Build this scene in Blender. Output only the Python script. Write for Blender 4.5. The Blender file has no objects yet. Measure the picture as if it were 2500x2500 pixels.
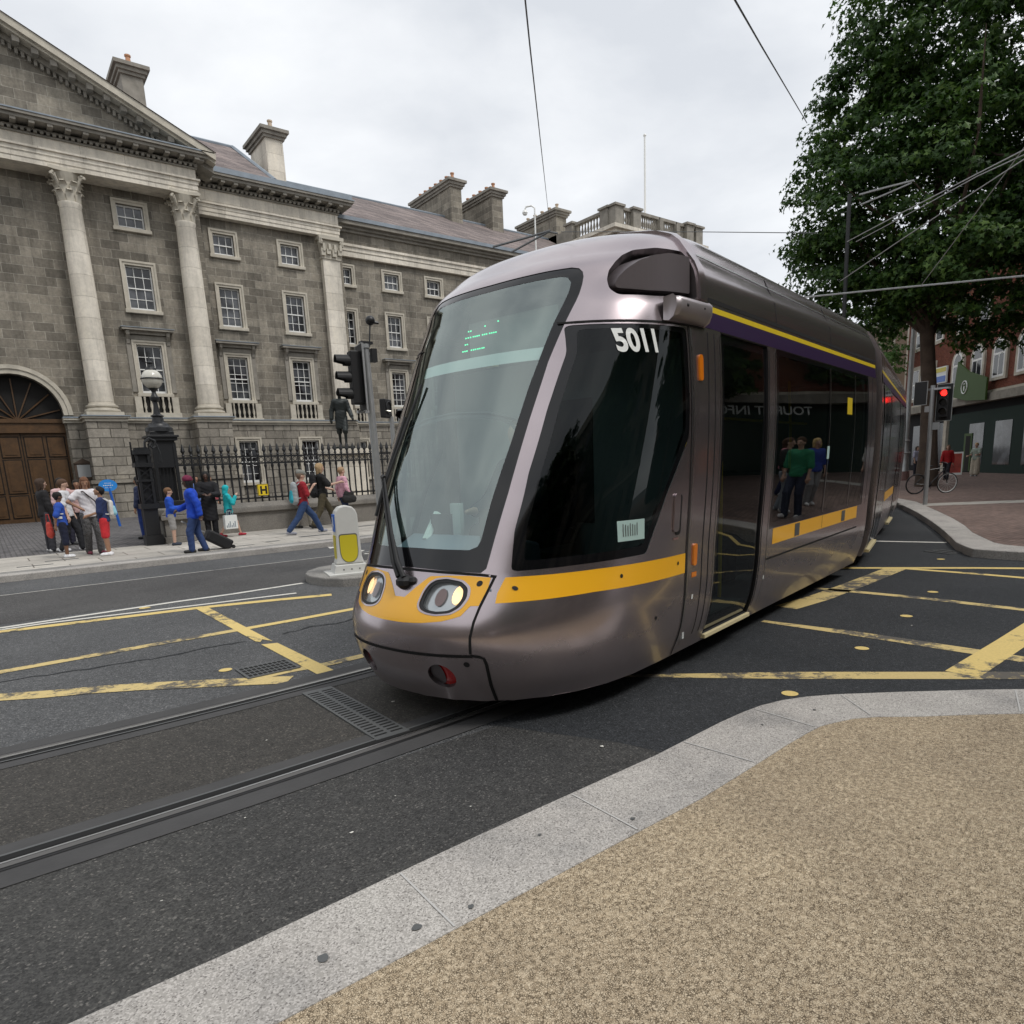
import bpy, bmesh, math, random
import numpy as np
from mathutils import Vector, Matrix
from mathutils.geometry import delaunay_2d_cdt
random.seed(7); rng = np.random.default_rng(7)
SC = bpy.context.scene
COL = SC.collection
R = math.radians
# ------------------------------------------------------------ camera
cam_d = bpy.data.cameras.new('camera'); cam = bpy.data.objects.new('camera', cam_d); COL.objects.link(cam)
cam_d.sensor_width = 36; cam_d.lens = 1650/2500*36
cam_d.shift_x = -0.0048; cam_d.shift_y = 0.092
cam_d.clip_start = 0.05; cam_d.clip_end = 3000
cam.matrix_world = Matrix(((0.78717932, 0.15721901, -0.59634797, 0.0), (-0.6151816, 0.13182162, -0.77728673, 0.0), (-0.0435927, 0.97872634, 0.20048549, 1.6), (0, 0, 0, 1)))
SC.camera = cam
# ------------------------------------------------------------ sky and sun
SUN_EL, SUN_AZ = 56.0, 292.0      # direction the light comes from, degrees from +X
w = bpy.data.worlds.new('World'); SC.world = w; w.use_nodes = True
nt = w.node_tree; nt.nodes.clear()
def wn(t, **k):
    n = nt.nodes.new(t)
    for a, b in k.items(): setattr(n, a, b)
    return n
out = wn('ShaderNodeOutputWorld'); bg = wn('ShaderNodeBackground'); sky = wn('ShaderNodeTexSky')
sky.sky_type = 'NISHITA'; sky.sun_disc = False; sky.sun_elevation = R(SUN_EL); sky.sun_rotation = R(90-SUN_AZ)
tc = wn('ShaderNodeTexCoord'); mp = wn('ShaderNodeMapping'); mp.inputs['Scale'].default_value = (1, 1, 2.6)
nz = wn('ShaderNodeTexNoise'); nz.inputs['Scale'].default_value = 2.1; nz.inputs['Detail'].default_value = 7; nz.inputs['Roughness'].default_value = .52; nz.inputs['Distortion'].default_value = .3
cr = wn('ShaderNodeValToRGB'); cr.color_ramp.elements[0].position = .36; cr.color_ramp.elements[1].position = .66
cr.color_ramp.elements[0].color = (5.5, 5.72, 6.05, 1); cr.color_ramp.elements[1].color = (8.0, 8.1, 8.2, 1)
mx = wn('ShaderNodeMix', data_type='RGBA'); mx.inputs[0].default_value = .93
L = nt.links.new
L(tc.outputs['Generated'], mp.inputs[0]); L(mp.outputs[0], nz.inputs['Vector']); L(nz.outputs['Fac'], cr.inputs[0])
L(sky.outputs[0], mx.inputs[6]); L(cr.outputs[0], mx.inputs[7]); L(mx.outputs[2], bg.inputs[0]); bg.inputs[1].default_value = .128
L(bg.outputs[0], out.inputs[0])
sun_d = bpy.data.lights.new('sun', 'SUN'); sun_d.energy = 1.5; sun_d.angle = R(14); sun_d.color = (1, .965, .92)
sun = bpy.data.objects.new('sun', sun_d); COL.objects.link(sun)
_d = Vector((math.cos(R(SUN_AZ))*math.cos(R(SUN_EL)), math.sin(R(SUN_AZ))*math.cos(R(SUN_EL)), math.sin(R(SUN_EL))))
sun.rotation_euler = _d.to_track_quat('Z', 'Y').to_euler()
SC.view_settings.view_transform = 'Standard'; SC.view_settings.look = 'None'
SC.view_settings.exposure = 0.12; SC.view_settings.gamma = 1.0
SC.cycles.max_bounces = 6; SC.cycles.transparent_max_bounces = 10; SC.cycles.diffuse_bounces = 3; SC.cycles.glossy_bounces = 3

# ------------------------------------------------------------ materials
MATS = {}
def mat(name, col, rough=.6, metal=0., spec=.5, coat=0., emit=None, estr=1., var=0., vscale=3., bump=0., bscale=60., alpha=1.):
    m = bpy.data.materials.new(name); m.use_nodes = True; t = m.node_tree; b = t.nodes['Principled BSDF']
    b.inputs['Base Color'].default_value = (*col, 1); b.inputs['Roughness'].default_value = rough; b.inputs['Metallic'].default_value = metal
    b.inputs['Specular IOR Level'].default_value = spec; b.inputs['Coat Weight'].default_value = coat; b.inputs['Coat Roughness'].default_value = .08
    if emit: b.inputs['Emission Color'].default_value = (*emit, 1); b.inputs['Emission Strength'].default_value = estr
    if var or bump:
        c = t.nodes.new('ShaderNodeTexCoord')
    if var:
        n = t.nodes.new('ShaderNodeTexNoise'); n.inputs['Scale'].default_value = vscale; n.inputs['Detail'].default_value = 6; n.inputs['Roughness'].default_value = .65
        r = t.nodes.new('ShaderNodeMapRange'); r.inputs[1].default_value = .3; r.inputs[2].default_value = .7; r.inputs[3].default_value = 1-var; r.inputs[4].default_value = 1+var
        h = t.nodes.new('ShaderNodeHueSaturation'); h.inputs['Color'].default_value = (*col, 1)
        t.links.new(c.outputs['Object'], n.inputs['Vector']); t.links.new(n.outputs['Fac'], r.inputs[0]); t.links.new(r.outputs[0], h.inputs['Value']); t.links.new(h.outputs[0], b.inputs['Base Color'])
    if bump:
        n2 = t.nodes.new('ShaderNodeTexNoise'); n2.inputs['Scale'].default_value = bscale; n2.inputs['Detail'].default_value = 4
        bm_ = t.nodes.new('ShaderNodeBump'); bm_.inputs['Strength'].default_value = bump; bm_.inputs['Distance'].default_value = .01
        t.links.new(c.outputs['Object'], n2.inputs['Vector']); t.links.new(n2.outputs['Fac'], bm_.inputs['Height']); t.links.new(bm_.outputs[0], b.inputs['Normal'])
    MATS[name] = m
    return m
def ramp(t, pts):
    r = t.nodes.new('ShaderNodeValToRGB'); e = r.color_ramp.elements
    e[0].position, e[0].color = pts[0][0], (*pts[0][1], 1); e[1].position, e[1].color = pts[-1][0], (*pts[-1][1], 1)
    for p, c in pts[1:-1]:
        x = e.new(p); x.color = (*c, 1)
    return r
def mixc(t, a, b, f, mode='MIX'):
    n = t.nodes.new('ShaderNodeMix'); n.data_type = 'RGBA'; n.blend_type = mode
    for i, v in ((0, f), (6, a), (7, b)):
        if hasattr(v, 'links') or isinstance(v, bpy.types.NodeSocket): t.links.new(v, n.inputs[i])
        elif isinstance(v, (int, float)): n.inputs[i].default_value = v
        else: n.inputs[i].default_value = (*v, 1)
    return n.outputs[2]
def base(name, rough=.8, spec=.3):
    m = bpy.data.materials.new(name); m.use_nodes = True; t = m.node_tree; b = t.nodes['Principled BSDF']
    b.inputs['Roughness'].default_value = rough; b.inputs['Specular IOR Level'].default_value = spec
    c = t.nodes.new('ShaderNodeTexCoord'); MATS[name] = m
    return m, t, b, c.outputs['Object']
def tex(t, kind, vec, scale, **k):
    n = t.nodes.new(kind); t.links.new(vec, n.inputs['Vector']); n.inputs['Scale'].default_value = scale
    for a, v in k.items():
        if a in n.inputs: n.inputs[a].default_value = v
        else: setattr(n, a, v)
    return n
def bumpn(t, b, h, s, d=.01):
    n = t.nodes.new('ShaderNodeBump'); n.inputs['Strength'].default_value = s; n.inputs['Distance'].default_value = d
    t.links.new(h, n.inputs['Height']); t.links.new(n.outputs[0], b.inputs['Normal'])
def mth(t, op, a, b=None):
    n = t.nodes.new('ShaderNodeMath'); n.operation = op
    for i, v in ((0, a), (1, b)):
        if v is None: continue
        if isinstance(v, (int, float)): n.inputs[i].default_value = v
        else: t.links.new(v, n.inputs[i])
    return n.outputs[0]

def m_asphalt(name, lo, hi, spk=.3):
    m, t, b, c = base(name, .72, .35)
    big = tex(t, 'ShaderNodeTexNoise', c, .55, Detail=5, Roughness=.6); r1 = ramp(t, [(.3, lo), (.72, hi)]); t.links.new(big.outputs['Fac'], r1.inputs[0])
    vo = tex(t, 'ShaderNodeTexVoronoi', c, 125.); wn_ = t.nodes.new('ShaderNodeSeparateColor'); t.links.new(vo.outputs['Color'], wn_.inputs[0])
    r2 = ramp(t, [(.0, (.45, .45, .45)), (.55, (.9, .9, .9)), (.93, (1.25, 1.25, 1.22)), (1., (2.6, 2.5, 2.4))]); t.links.new(wn_.outputs[0], r2.inputs[0])
    fine = tex(t, 'ShaderNodeTexNoise', c, 14., Detail=5, Roughness=.7); r3 = ramp(t, [(.3, (.78, .78, .78)), (.7, (1.2, 1.2, 1.2))]); t.links.new(fine.outputs['Fac'], r3.inputs[0])
    x = mixc(t, r1.outputs[0], r2.outputs[0], 1., 'MULTIPLY'); x = mixc(t, x, r3.outputs[0], 1., 'MULTIPLY')
    t.links.new(x, b.inputs['Base Color']); bumpn(t, b, vo.outputs['Distance'], .55, .006)
    return m
m_asphalt('asphalt', (.078, .080, .083), (.122, .124, .127))
m_asphalt('asphalt_near', (.046, .046, .046), (.078, .076, .071))
m_asphalt('asphalt_lane', (.062, .060, .060), (.100, .098, .097))
m_asphalt('asphalt_new', (.026, .029, .033), (.042, .045, .049))
m_asphalt('asphalt_track', (.048, .045, .041), (.072, .067, .060))
def m_paint(name, col, under, wear):
    m, t, b, c = base(name, .6, .4)
    n = tex(t, 'ShaderNodeTexNoise', c, 9., Detail=10, Roughness=.78); n2 = tex(t, 'ShaderNodeTexNoise', c, 1.7, Detail=2)
    s = mth(t, 'ADD', n.outputs['Fac'], mth(t, 'MULTIPLY', n2.outputs['Fac'], .8)); r = ramp(t, [(.83-wear, (0, 0, 0)), (.93-wear, (1, 1, 1))]); t.links.new(s, r.inputs[0])
    g = tex(t, 'ShaderNodeTexNoise', c, 60., Detail=3); rg = ramp(t, [(.3, tuple(x*.85 for x in col)), (.7, col)]); t.links.new(g.outputs['Fac'], rg.inputs[0])
    t.links.new(mixc(t, under, rg.outputs[0], r.outputs[0]), b.inputs['Base Color'])
    return m
m_paint('yellow_paint', (.76, .575, .215), (.12, .11, .09), .12)
m_paint('yellow_worn', (.66, .51, .22), (.11, .10, .085), .02)
m_paint('white_paint', (.72, .70, .64), (.2, .2, .19), .12)
def m_granite(name, a, bcol, cc):
    m, t, b, c = base(name, .75, .35)
    v = tex(t, 'ShaderNodeTexVoronoi', c, 185.); s = t.nodes.new('ShaderNodeSeparateColor'); t.links.new(v.outputs['Color'], s.inputs[0])
    r = ramp(t, [(.0, a), (.18, bcol), (.6, bcol), (.75, cc), (1., cc)]); t.links.new(s.outputs[0], r.inputs[0])
    n = tex(t, 'ShaderNodeTexNoise', c, 1.6, Detail=7, Roughness=.7); r2 = ramp(t, [(.28, (.62, .62, .63)), (.5, (.97, .95, .94)), (.72, (1.12, 1.11, 1.09))]); t.links.new(n.outputs['Fac'], r2.inputs[0])
    t.links.new(mixc(t, r.outputs[0], r2.outputs[0], 1., 'MULTIPLY'), b.inputs['Base Color']); bumpn(t, b, v.outputs['Distance'], .25, .004)
    return m
m_granite('granite', (.17, .16, .15), (.385, .37, .345), (.54, .52, .49))
m_granite('granite_dark', (.12, .12, .115), (.24, .235, .22), (.36, .35, .33))
m_granite('wall_granite', (.10, .095, .085), (.20, .19, .17), (.28, .265, .24))
def m_gravel():
    m, t, b, c = base('resin_gravel', .8, .3)
    wq = tex(t, 'ShaderNodeTexNoise', c, 30., Detail=2); ad = t.nodes.new('ShaderNodeVectorMath'); ad.operation = 'MULTIPLY_ADD'
    t.links.new(wq.outputs['Color'], ad.inputs[0]); ad.inputs[1].default_value = (.02, .02, .02); t.links.new(c, ad.inputs[2])
    v = t.nodes.new('ShaderNodeTexVoronoi'); v.feature = 'DISTANCE_TO_EDGE'; v.inputs['Scale'].default_value = 150.; t.links.new(ad.outputs[0], v.inputs['Vector'])
    v2 = t.nodes.new('ShaderNodeTexVoronoi'); v2.inputs['Scale'].default_value = 150.; t.links.new(ad.outputs[0], v2.inputs['Vector'])
    s = t.nodes.new('ShaderNodeSeparateColor'); t.links.new(v2.outputs['Color'], s.inputs[0])
    stone = ramp(t, [(0, (.42, .33, .22)), (.5, (.56, .455, .315)), (1, (.68, .57, .41))]); t.links.new(s.outputs[0], stone.inputs[0])
    gate = tex(t, 'ShaderNodeTexNoise', c, 55., Detail=3); sub = mth(t, 'SUBTRACT', gate.outputs['Fac'], .30)
    e = mth(t, 'DIVIDE', v.outputs['Distance'], mth(t, 'MAXIMUM', mth(t, 'MULTIPLY', sub, .55), .004)); r = ramp(t, [(.25, (0, 0, 0)), (1., (1, 1, 1))]); t.links.new(e, r.inputs[0])
    big = tex(t, 'ShaderNodeTexNoise', c, 1.1, Detail=6, Roughness=.6); rb = ramp(t, [(.3, (.80, .79, .79)), (.7, (1.08, 1.07, 1.05))]); t.links.new(big.outputs['Fac'], rb.inputs[0])
    x = mixc(t, (.13, .098, .062), stone.outputs[0], r.outputs[0]); x = mixc(t, x, rb.outputs[0], 1., 'MULTIPLY')
    t.links.new(x, b.inputs['Base Color']); bumpn(t, b, r.outputs[0], .5, .006)
m_gravel()
def m_blocks(name, cols, mortar, bw, bh, vert=True, size=.012, var=.25, soot=.35, squash=1., streak=0.):
    """coursed stone or brick; vert: runs over X/Z (walls), else X/Y (paving)"""
    m, t, b, c = base(name, .88, .2)
    mp = t.nodes.new('ShaderNodeMapping'); t.links.new(c, mp.inputs[0])
    if vert:
        cb = t.nodes.new('ShaderNodeSeparateXYZ'); t.links.new(c, cb.inputs[0]); cx = t.nodes.new('ShaderNodeCombineXYZ')
        t.links.new(mth(t, 'ADD', cb.outputs[0], cb.outputs[1]), cx.inputs[0]); t.links.new(cb.outputs[2], cx.inputs[1]); vec = cx.outputs[0]
    else: vec = c
    wob = tex(t, 'ShaderNodeTexNoise', vec, 3., Detail=2); va = t.nodes.new('ShaderNodeVectorMath'); va.operation = 'MULTIPLY_ADD'
    t.links.new(wob.outputs['Color'], va.inputs[0]); va.inputs[1].default_value = (size*1.6,)*3; t.links.new(vec, va.inputs[2])
    br = t.nodes.new('ShaderNodeTexBrick'); t.links.new(va.outputs[0], br.inputs['Vector']); br.inputs['Scale'].default_value = 1.
    br.inputs['Brick Width'].default_value = bw; br.inputs['Row Height'].default_value = bh; br.inputs['Mortar Size'].default_value = size; br.inputs['Mortar Smooth'].default_value = .2
    br.inputs['Color1'].default_value = (*cols[0], 1); br.inputs['Color2'].default_value = (*cols[1], 1); br.inputs['Mortar'].default_value = (*mortar, 1); br.squash = squash; br.squash_frequency = 2
    n = tex(t, 'ShaderNodeTexNoise', c, .5, Detail=8, Roughness=.7); r = ramp(t, [(.28, (1-soot,)*3), (.7, (1.12,)*3)]); t.links.new(n.outputs['Fac'], r.inputs[0])
    f = tex(t, 'ShaderNodeTexNoise', c, 7., Detail=6, Roughness=.75); r2 = ramp(t, [(.25, (1-var,)*3), (.75, (1+var,)*3)]); t.links.new(f.outputs['Fac'], r2.inputs[0])
    x = mixc(t, br.outputs['Color'], r.outputs[0], 1., 'MULTIPLY'); x = mixc(t, x, r2.outputs[0], 1., 'MULTIPLY')
    if streak:
        ms = t.nodes.new('ShaderNodeMapping'); ms.inputs['Scale'].default_value = (2.2, 2.2, .22); t.links.new(c, ms.inputs[0])
        q = tex(t, 'ShaderNodeTexNoise', ms.outputs[0], 1., Detail=7, Roughness=.68); rs = ramp(t, [(.32, (1-streak,)*3), (.52, (1., 1., 1.)), (.75, (1.12, 1.11, 1.08))]); t.links.new(q.outputs['Fac'], rs.inputs[0]); x = mixc(t, x, rs.outputs[0], 1., 'MULTIPLY')
    t.links.new(x, b.inputs['Base Color'])
    h = mth(t, 'SUBTRACT', mth(t, 'MULTIPLY', f.outputs['Fac'], .5), br.outputs['Fac']); bumpn(t, b, h, .6, .02)
    return m
m_blocks('calp_stone', ((.36, .325, .267), (.195, .176, .146)), (.43, .40, .34), .78, .385, size=.012, var=.32, soot=.36, streak=.36)
m_blocks('rustic_stone', ((.37, .34, .29), (.25, .228, .193)), (.12, .11, .092), .95, .42, size=.022, var=.3, soot=.35, streak=.35)
m_blocks('portland_stone', ((.83, .77, .665), (.70, .645, .55)), (.46, .42, .35), 1.7, .9, size=.008, var=.14, soot=.25, streak=.25)
m_blocks('brick', ((.22, .070, .042), (.15, .048, .032)), (.22, .14, .11), .23, .08, size=.006, var=.2, soot=.25)
m_blocks('slate', ((.27, .225, .21), (.17, .145, .14)), (.06, .05, .05), .6, .42, vert=True, size=.012, var=.3, soot=.25)
m_blocks('slabs', ((.50, .47, .42), (.42, .395, .355)), (.2, .18, .155), 1.15, .8, vert=False, size=.014, var=.15, soot=.25)
m_blocks('cobbles', ((.21, .20, .20), (.13, .125, .13)), (.06, .058, .055), .21, .14, vert=False, size=.018, var=.3, soot=.25)
m_blocks('brick_paving', ((.24, .17, .145), (.17, .125, .11)), (.12, .095, .08), .2, .1, vert=False, size=.006, var=.2, soot=.25)
mat('trim_stone', (.52, .48, .40), .85, var=.18, vscale=2.5, bump=.3, bscale=25)
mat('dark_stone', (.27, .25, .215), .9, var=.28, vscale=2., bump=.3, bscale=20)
mat('lead', (.25, .29, .33), .6, var=.15, vscale=2)
mat('white_wood', (.86, .86, .83), .45)
def m_window():
    m, t, b, c = base('win_glass', .07, .6)
    oi = t.nodes.new('ShaderNodeObjectInfo'); ad = t.nodes.new('ShaderNodeVectorMath'); ad.operation = 'ADD'; cx = t.nodes.new('ShaderNodeCombineXYZ'); k = mth(t, 'MULTIPLY', oi.outputs['Random'], 40.)
    t.links.new(k, cx.inputs[0]); t.links.new(k, cx.inputs[2]); t.links.new(c, ad.inputs[0]); t.links.new(cx.outputs[0], ad.inputs[1])
    n = tex(t, 'ShaderNodeTexNoise', ad.outputs[0], 1.1, Detail=2); r = ramp(t, [(.42, (.010, .010, .012)), (.60, (.10, .105, .115))]); t.links.new(n.outputs['Fac'], r.inputs[0]); t.links.new(r.outputs[0], b.inputs['Base Color'])  # pale patches in the pane colour stand in for reflected sky and blinds
m_window()
mat('win_glass_far', (.035, .038, .045), .15)
mat('oak_gap', (.012, .007, .003), .8)
mat('oak', (.085, .042, .014), .5, var=.3, vscale=4)
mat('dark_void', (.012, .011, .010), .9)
mat('iron', (.016, .017, .019), .42, spec=.5)
mat('bronze', (.022, .027, .026), .45, metal=.3, var=.3, vscale=4)
mat('terracotta', (.50, .26, .15), .8, var=.2, vscale=5)
mat('terracotta_pale', (.55, .44, .33), .8, var=.2, vscale=5)
def m_tram():
    m, t, b, c = base('tram_paint', .3, .5); b.inputs['Metallic'].default_value = .9; b.inputs['Coat Weight'].default_value = .45; b.inputs['Coat Roughness'].default_value = .07
    n = tex(t, 'ShaderNodeTexNoise', c, 1.6, Detail=4, Roughness=.5); r = ramp(t, [(.3, (.41, .352, .365)), (.6, (.46, .398, .412))]); t.links.new(n.outputs['Fac'], r.inputs[0])
    sx = t.nodes.new('ShaderNodeSeparateXYZ'); t.links.new(c, sx.inputs[0]); n2 = tex(t, 'ShaderNodeTexNoise', c, 2.6, Detail=5, Roughness=.55)
    z = mth(t, 'ADD', sx.outputs[2], mth(t, 'MULTIPLY', n2.outputs['Fac'], -.55)); rz = ramp(t, [(.0, (1, 1, 1)), (.38, (0, 0, 0))]); t.links.new(z, rz.inputs[0])      # road dirt splashed on the skirt
    d = mth(t, 'MULTIPLY', rz.outputs[0], .35); t.links.new(mixc(t, r.outputs[0], (.09, .08, .072), d), b.inputs['Base Color'])
    q = mth(t, 'ADD', mth(t, 'MULTIPLY', n2.outputs['Fac'], .06), .20); t.links.new(mth(t, 'ADD', q, mth(t, 'MULTIPLY', d, .4)), b.inputs['Roughness']); t.links.new(mth(t, 'SUBTRACT', .9, mth(t, 'MULTIPLY', d, .6)), b.inputs['Metallic'])
m_tram()
mat('tram_satin', (.17, .148, .155), .45, metal=.5)
mat('pod_satin', (.42, .38, .39), .38, metal=.6)
mat('tram_paint_dark', (.15, .135, .14), .35, metal=.8)
mat('tram_yellow', (.93, .47, .018), .3, spec=.5, coat=.3)
mat('tram_yellow_lemon', (.72, .53, .03), .35, coat=.2)
mat('tram_purple', (.035, .018, .06), .35, coat=.2)
mat('black_gloss', (.006, .006, .007), .08, spec=.5)
mat('black_matt', (.010, .010, .011), .6)
mat('rubber', (.014, .014, .015), .55)
mat('seam_black', (.004, .004, .004), .9)
mat('steel', (.55, .55, .54), .3, metal=1.)
mat('rail_dull', (.16, .155, .15), .5, metal=.6)
mat('rail_steel', (.62, .62, .61), .36, metal=1.)
mat('galv', (.42, .43, .43), .45, metal=.55, var=.1, vscale=6)
mat('cast_grey', (.13, .135, .135), .55, metal=.4)
mat('track_concrete', (.056, .055, .055), .75, var=.18, vscale=2.5, bump=.2, bscale=60)
mat('cream_strip', (.66, .57, .34), .5)
mat('interior_grey', (.10, .10, .105), .6)
mat('interior_light', (.32, .33, .33), .6)
mat('cab_lining', (.52, .55, .55), .6)
mat('dash_blue', (.17, .20, .25), .5)
mat('interior_dark', (.014, .014, .016), .8, spec=.2)
mat('pole_yellow', (.75, .52, .03), .35)
mat('red_lens', (.42, .012, .012), .12, spec=.6, coat=.5)
mat('orange_lens', (.50, .13, .008), .12, coat=.5, emit=(1, .30, .02), estr=.10)
mat('reflector', (.62, .63, .64), .18, metal=.7)
mat('bulb_lit', (1, .75, .45), .3, emit=(1, .60, .28), estr=1.5)
mat('brownlens', (.22, .13, .12), .25, coat=.4)
mat('paper', (.42, .58, .55), .6)
mat('decal_white', (.78, .80, .78), .5)
mat('led_green', (.05, .8, .35), .4, emit=(.05, 1, .45), estr=1.3)
mat('led_white', (.9, .9, .85), .4, emit=(1, .97, .85), estr=2.2)
mat('lamp_red', (.9, .02, .02), .3, emit=(1, .02, .015), estr=3.)
mat('lamp_off', (.03, .03, .03), .2)
mat('white_plastic', (.62, .62, .59), .45, var=.06, vscale=4)
mat('bollard_yellow', (.62, .52, .03), .4)
mat('sign_blue', (.02, .12, .50), .4)
mat('sign_bright_blue', (.03, .27, .75), .45)
mat('sign_yellow', (.85, .62, .03), .4)
mat('milky_globe', (.62, .60, .53), .25, coat=.4)
mat('banner_green', (.040, .088, .010), .6)
mat('green_front', (.016, .032, .026), .75, spec=.2)
mat('tan_panel', (.30, .23, .17), .8, var=.12, vscale=1.2)
mat('bark', (.075, .052, .038), .9, var=.4, vscale=2.5, bump=.6, bscale=14)
mat('poster_red', (.36, .05, .035), .5, var=.5, vscale=3.)
mat('bike_dark', (.02, .02, .022), .4)
mat('copper_wire', (.10, .105, .11), .5)
mat('bin_grey', (.2, .21, .21), .5)
def m_leaf(name, cols):
    m, t, b, c = base(name, .55, .35)
    oi = t.nodes.new('ShaderNodeNewGeometry'); r = ramp(t, [(0, cols[0]), (.6, cols[1]), (1, cols[2])]); t.links.new(oi.outputs['Random Per Island'], r.inputs[0])
    n = tex(t, 'ShaderNodeTexNoise', c, .45, Detail=2); r2 = ramp(t, [(.35, (.6, .7, .6)), (.65, (1.3, 1.2, 1.1))]); t.links.new(n.outputs['Fac'], r2.inputs[0])
    t.links.new(mixc(t, r.outputs[0], r2.outputs[0], 1., 'MULTIPLY'), b.inputs['Base Color'])
    tr = t.nodes.new('ShaderNodeBsdfTranslucent'); tr.inputs[0].default_value = (cols[1][0]*1.6, cols[1][1]*1.6, cols[1][2], 1)
    ms = t.nodes.new('ShaderNodeMixShader'); ms.inputs[0].default_value = .22; o = t.nodes['Material Output']
    t.links.new(b.outputs[0], ms.inputs[1]); t.links.new(tr.outputs[0], ms.inputs[2]); t.links.new(ms.outputs[0], o.inputs[0])
m_leaf('leaf', ((.016, .042, .009), (.038, .090, .017), (.095, .165, .032)))
m_leaf('leaf_light', ((.05, .12, .03), (.09, .18, .05), (.14, .24, .08)))
def m_glass(name, tint, ior, rough=.0):
    m = bpy.data.materials.new(name); m.use_nodes = True; t = m.node_tree; t.nodes.clear(); o = t.nodes.new('ShaderNodeOutputMaterial')
    tr = t.nodes.new('ShaderNodeBsdfTransparent'); tr.inputs[0].default_value = (*tint, 1); g = t.nodes.new('ShaderNodeBsdfGlossy'); g.inputs['Roughness'].default_value = rough
    g.inputs[0].default_value = (.86, .96, .93, 1) if ior > 1.6 else (.95, .97, .97, 1)
    f = t.nodes.new('ShaderNodeFresnel'); f.inputs[0].default_value = ior; gm = t.nodes.new('ShaderNodeNewGeometry'); ms = t.nodes.new('ShaderNodeMixShader')
    t.links.new(mth(t, 'MULTIPLY', f.outputs[0], mth(t, 'SUBTRACT', 1., gm.outputs['Backfacing'])), ms.inputs[0]); t.links.new(tr.outputs[0], ms.inputs[1]); t.links.new(g.outputs[0], ms.inputs[2]); t.links.new(ms.outputs[0], o.inputs[0]); MATS[name] = m
m_glass('windscreen_glass', (.72, .88, .84), 2.9)
m_glass('tinted_glass', (.24, .29, .28), 1.5)
m_glass('cab_glass', (.10, .13, .13), 1.42)
m_glass('lens_glass', (.85, .87, .87), 1.5)
M = MATS

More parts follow.
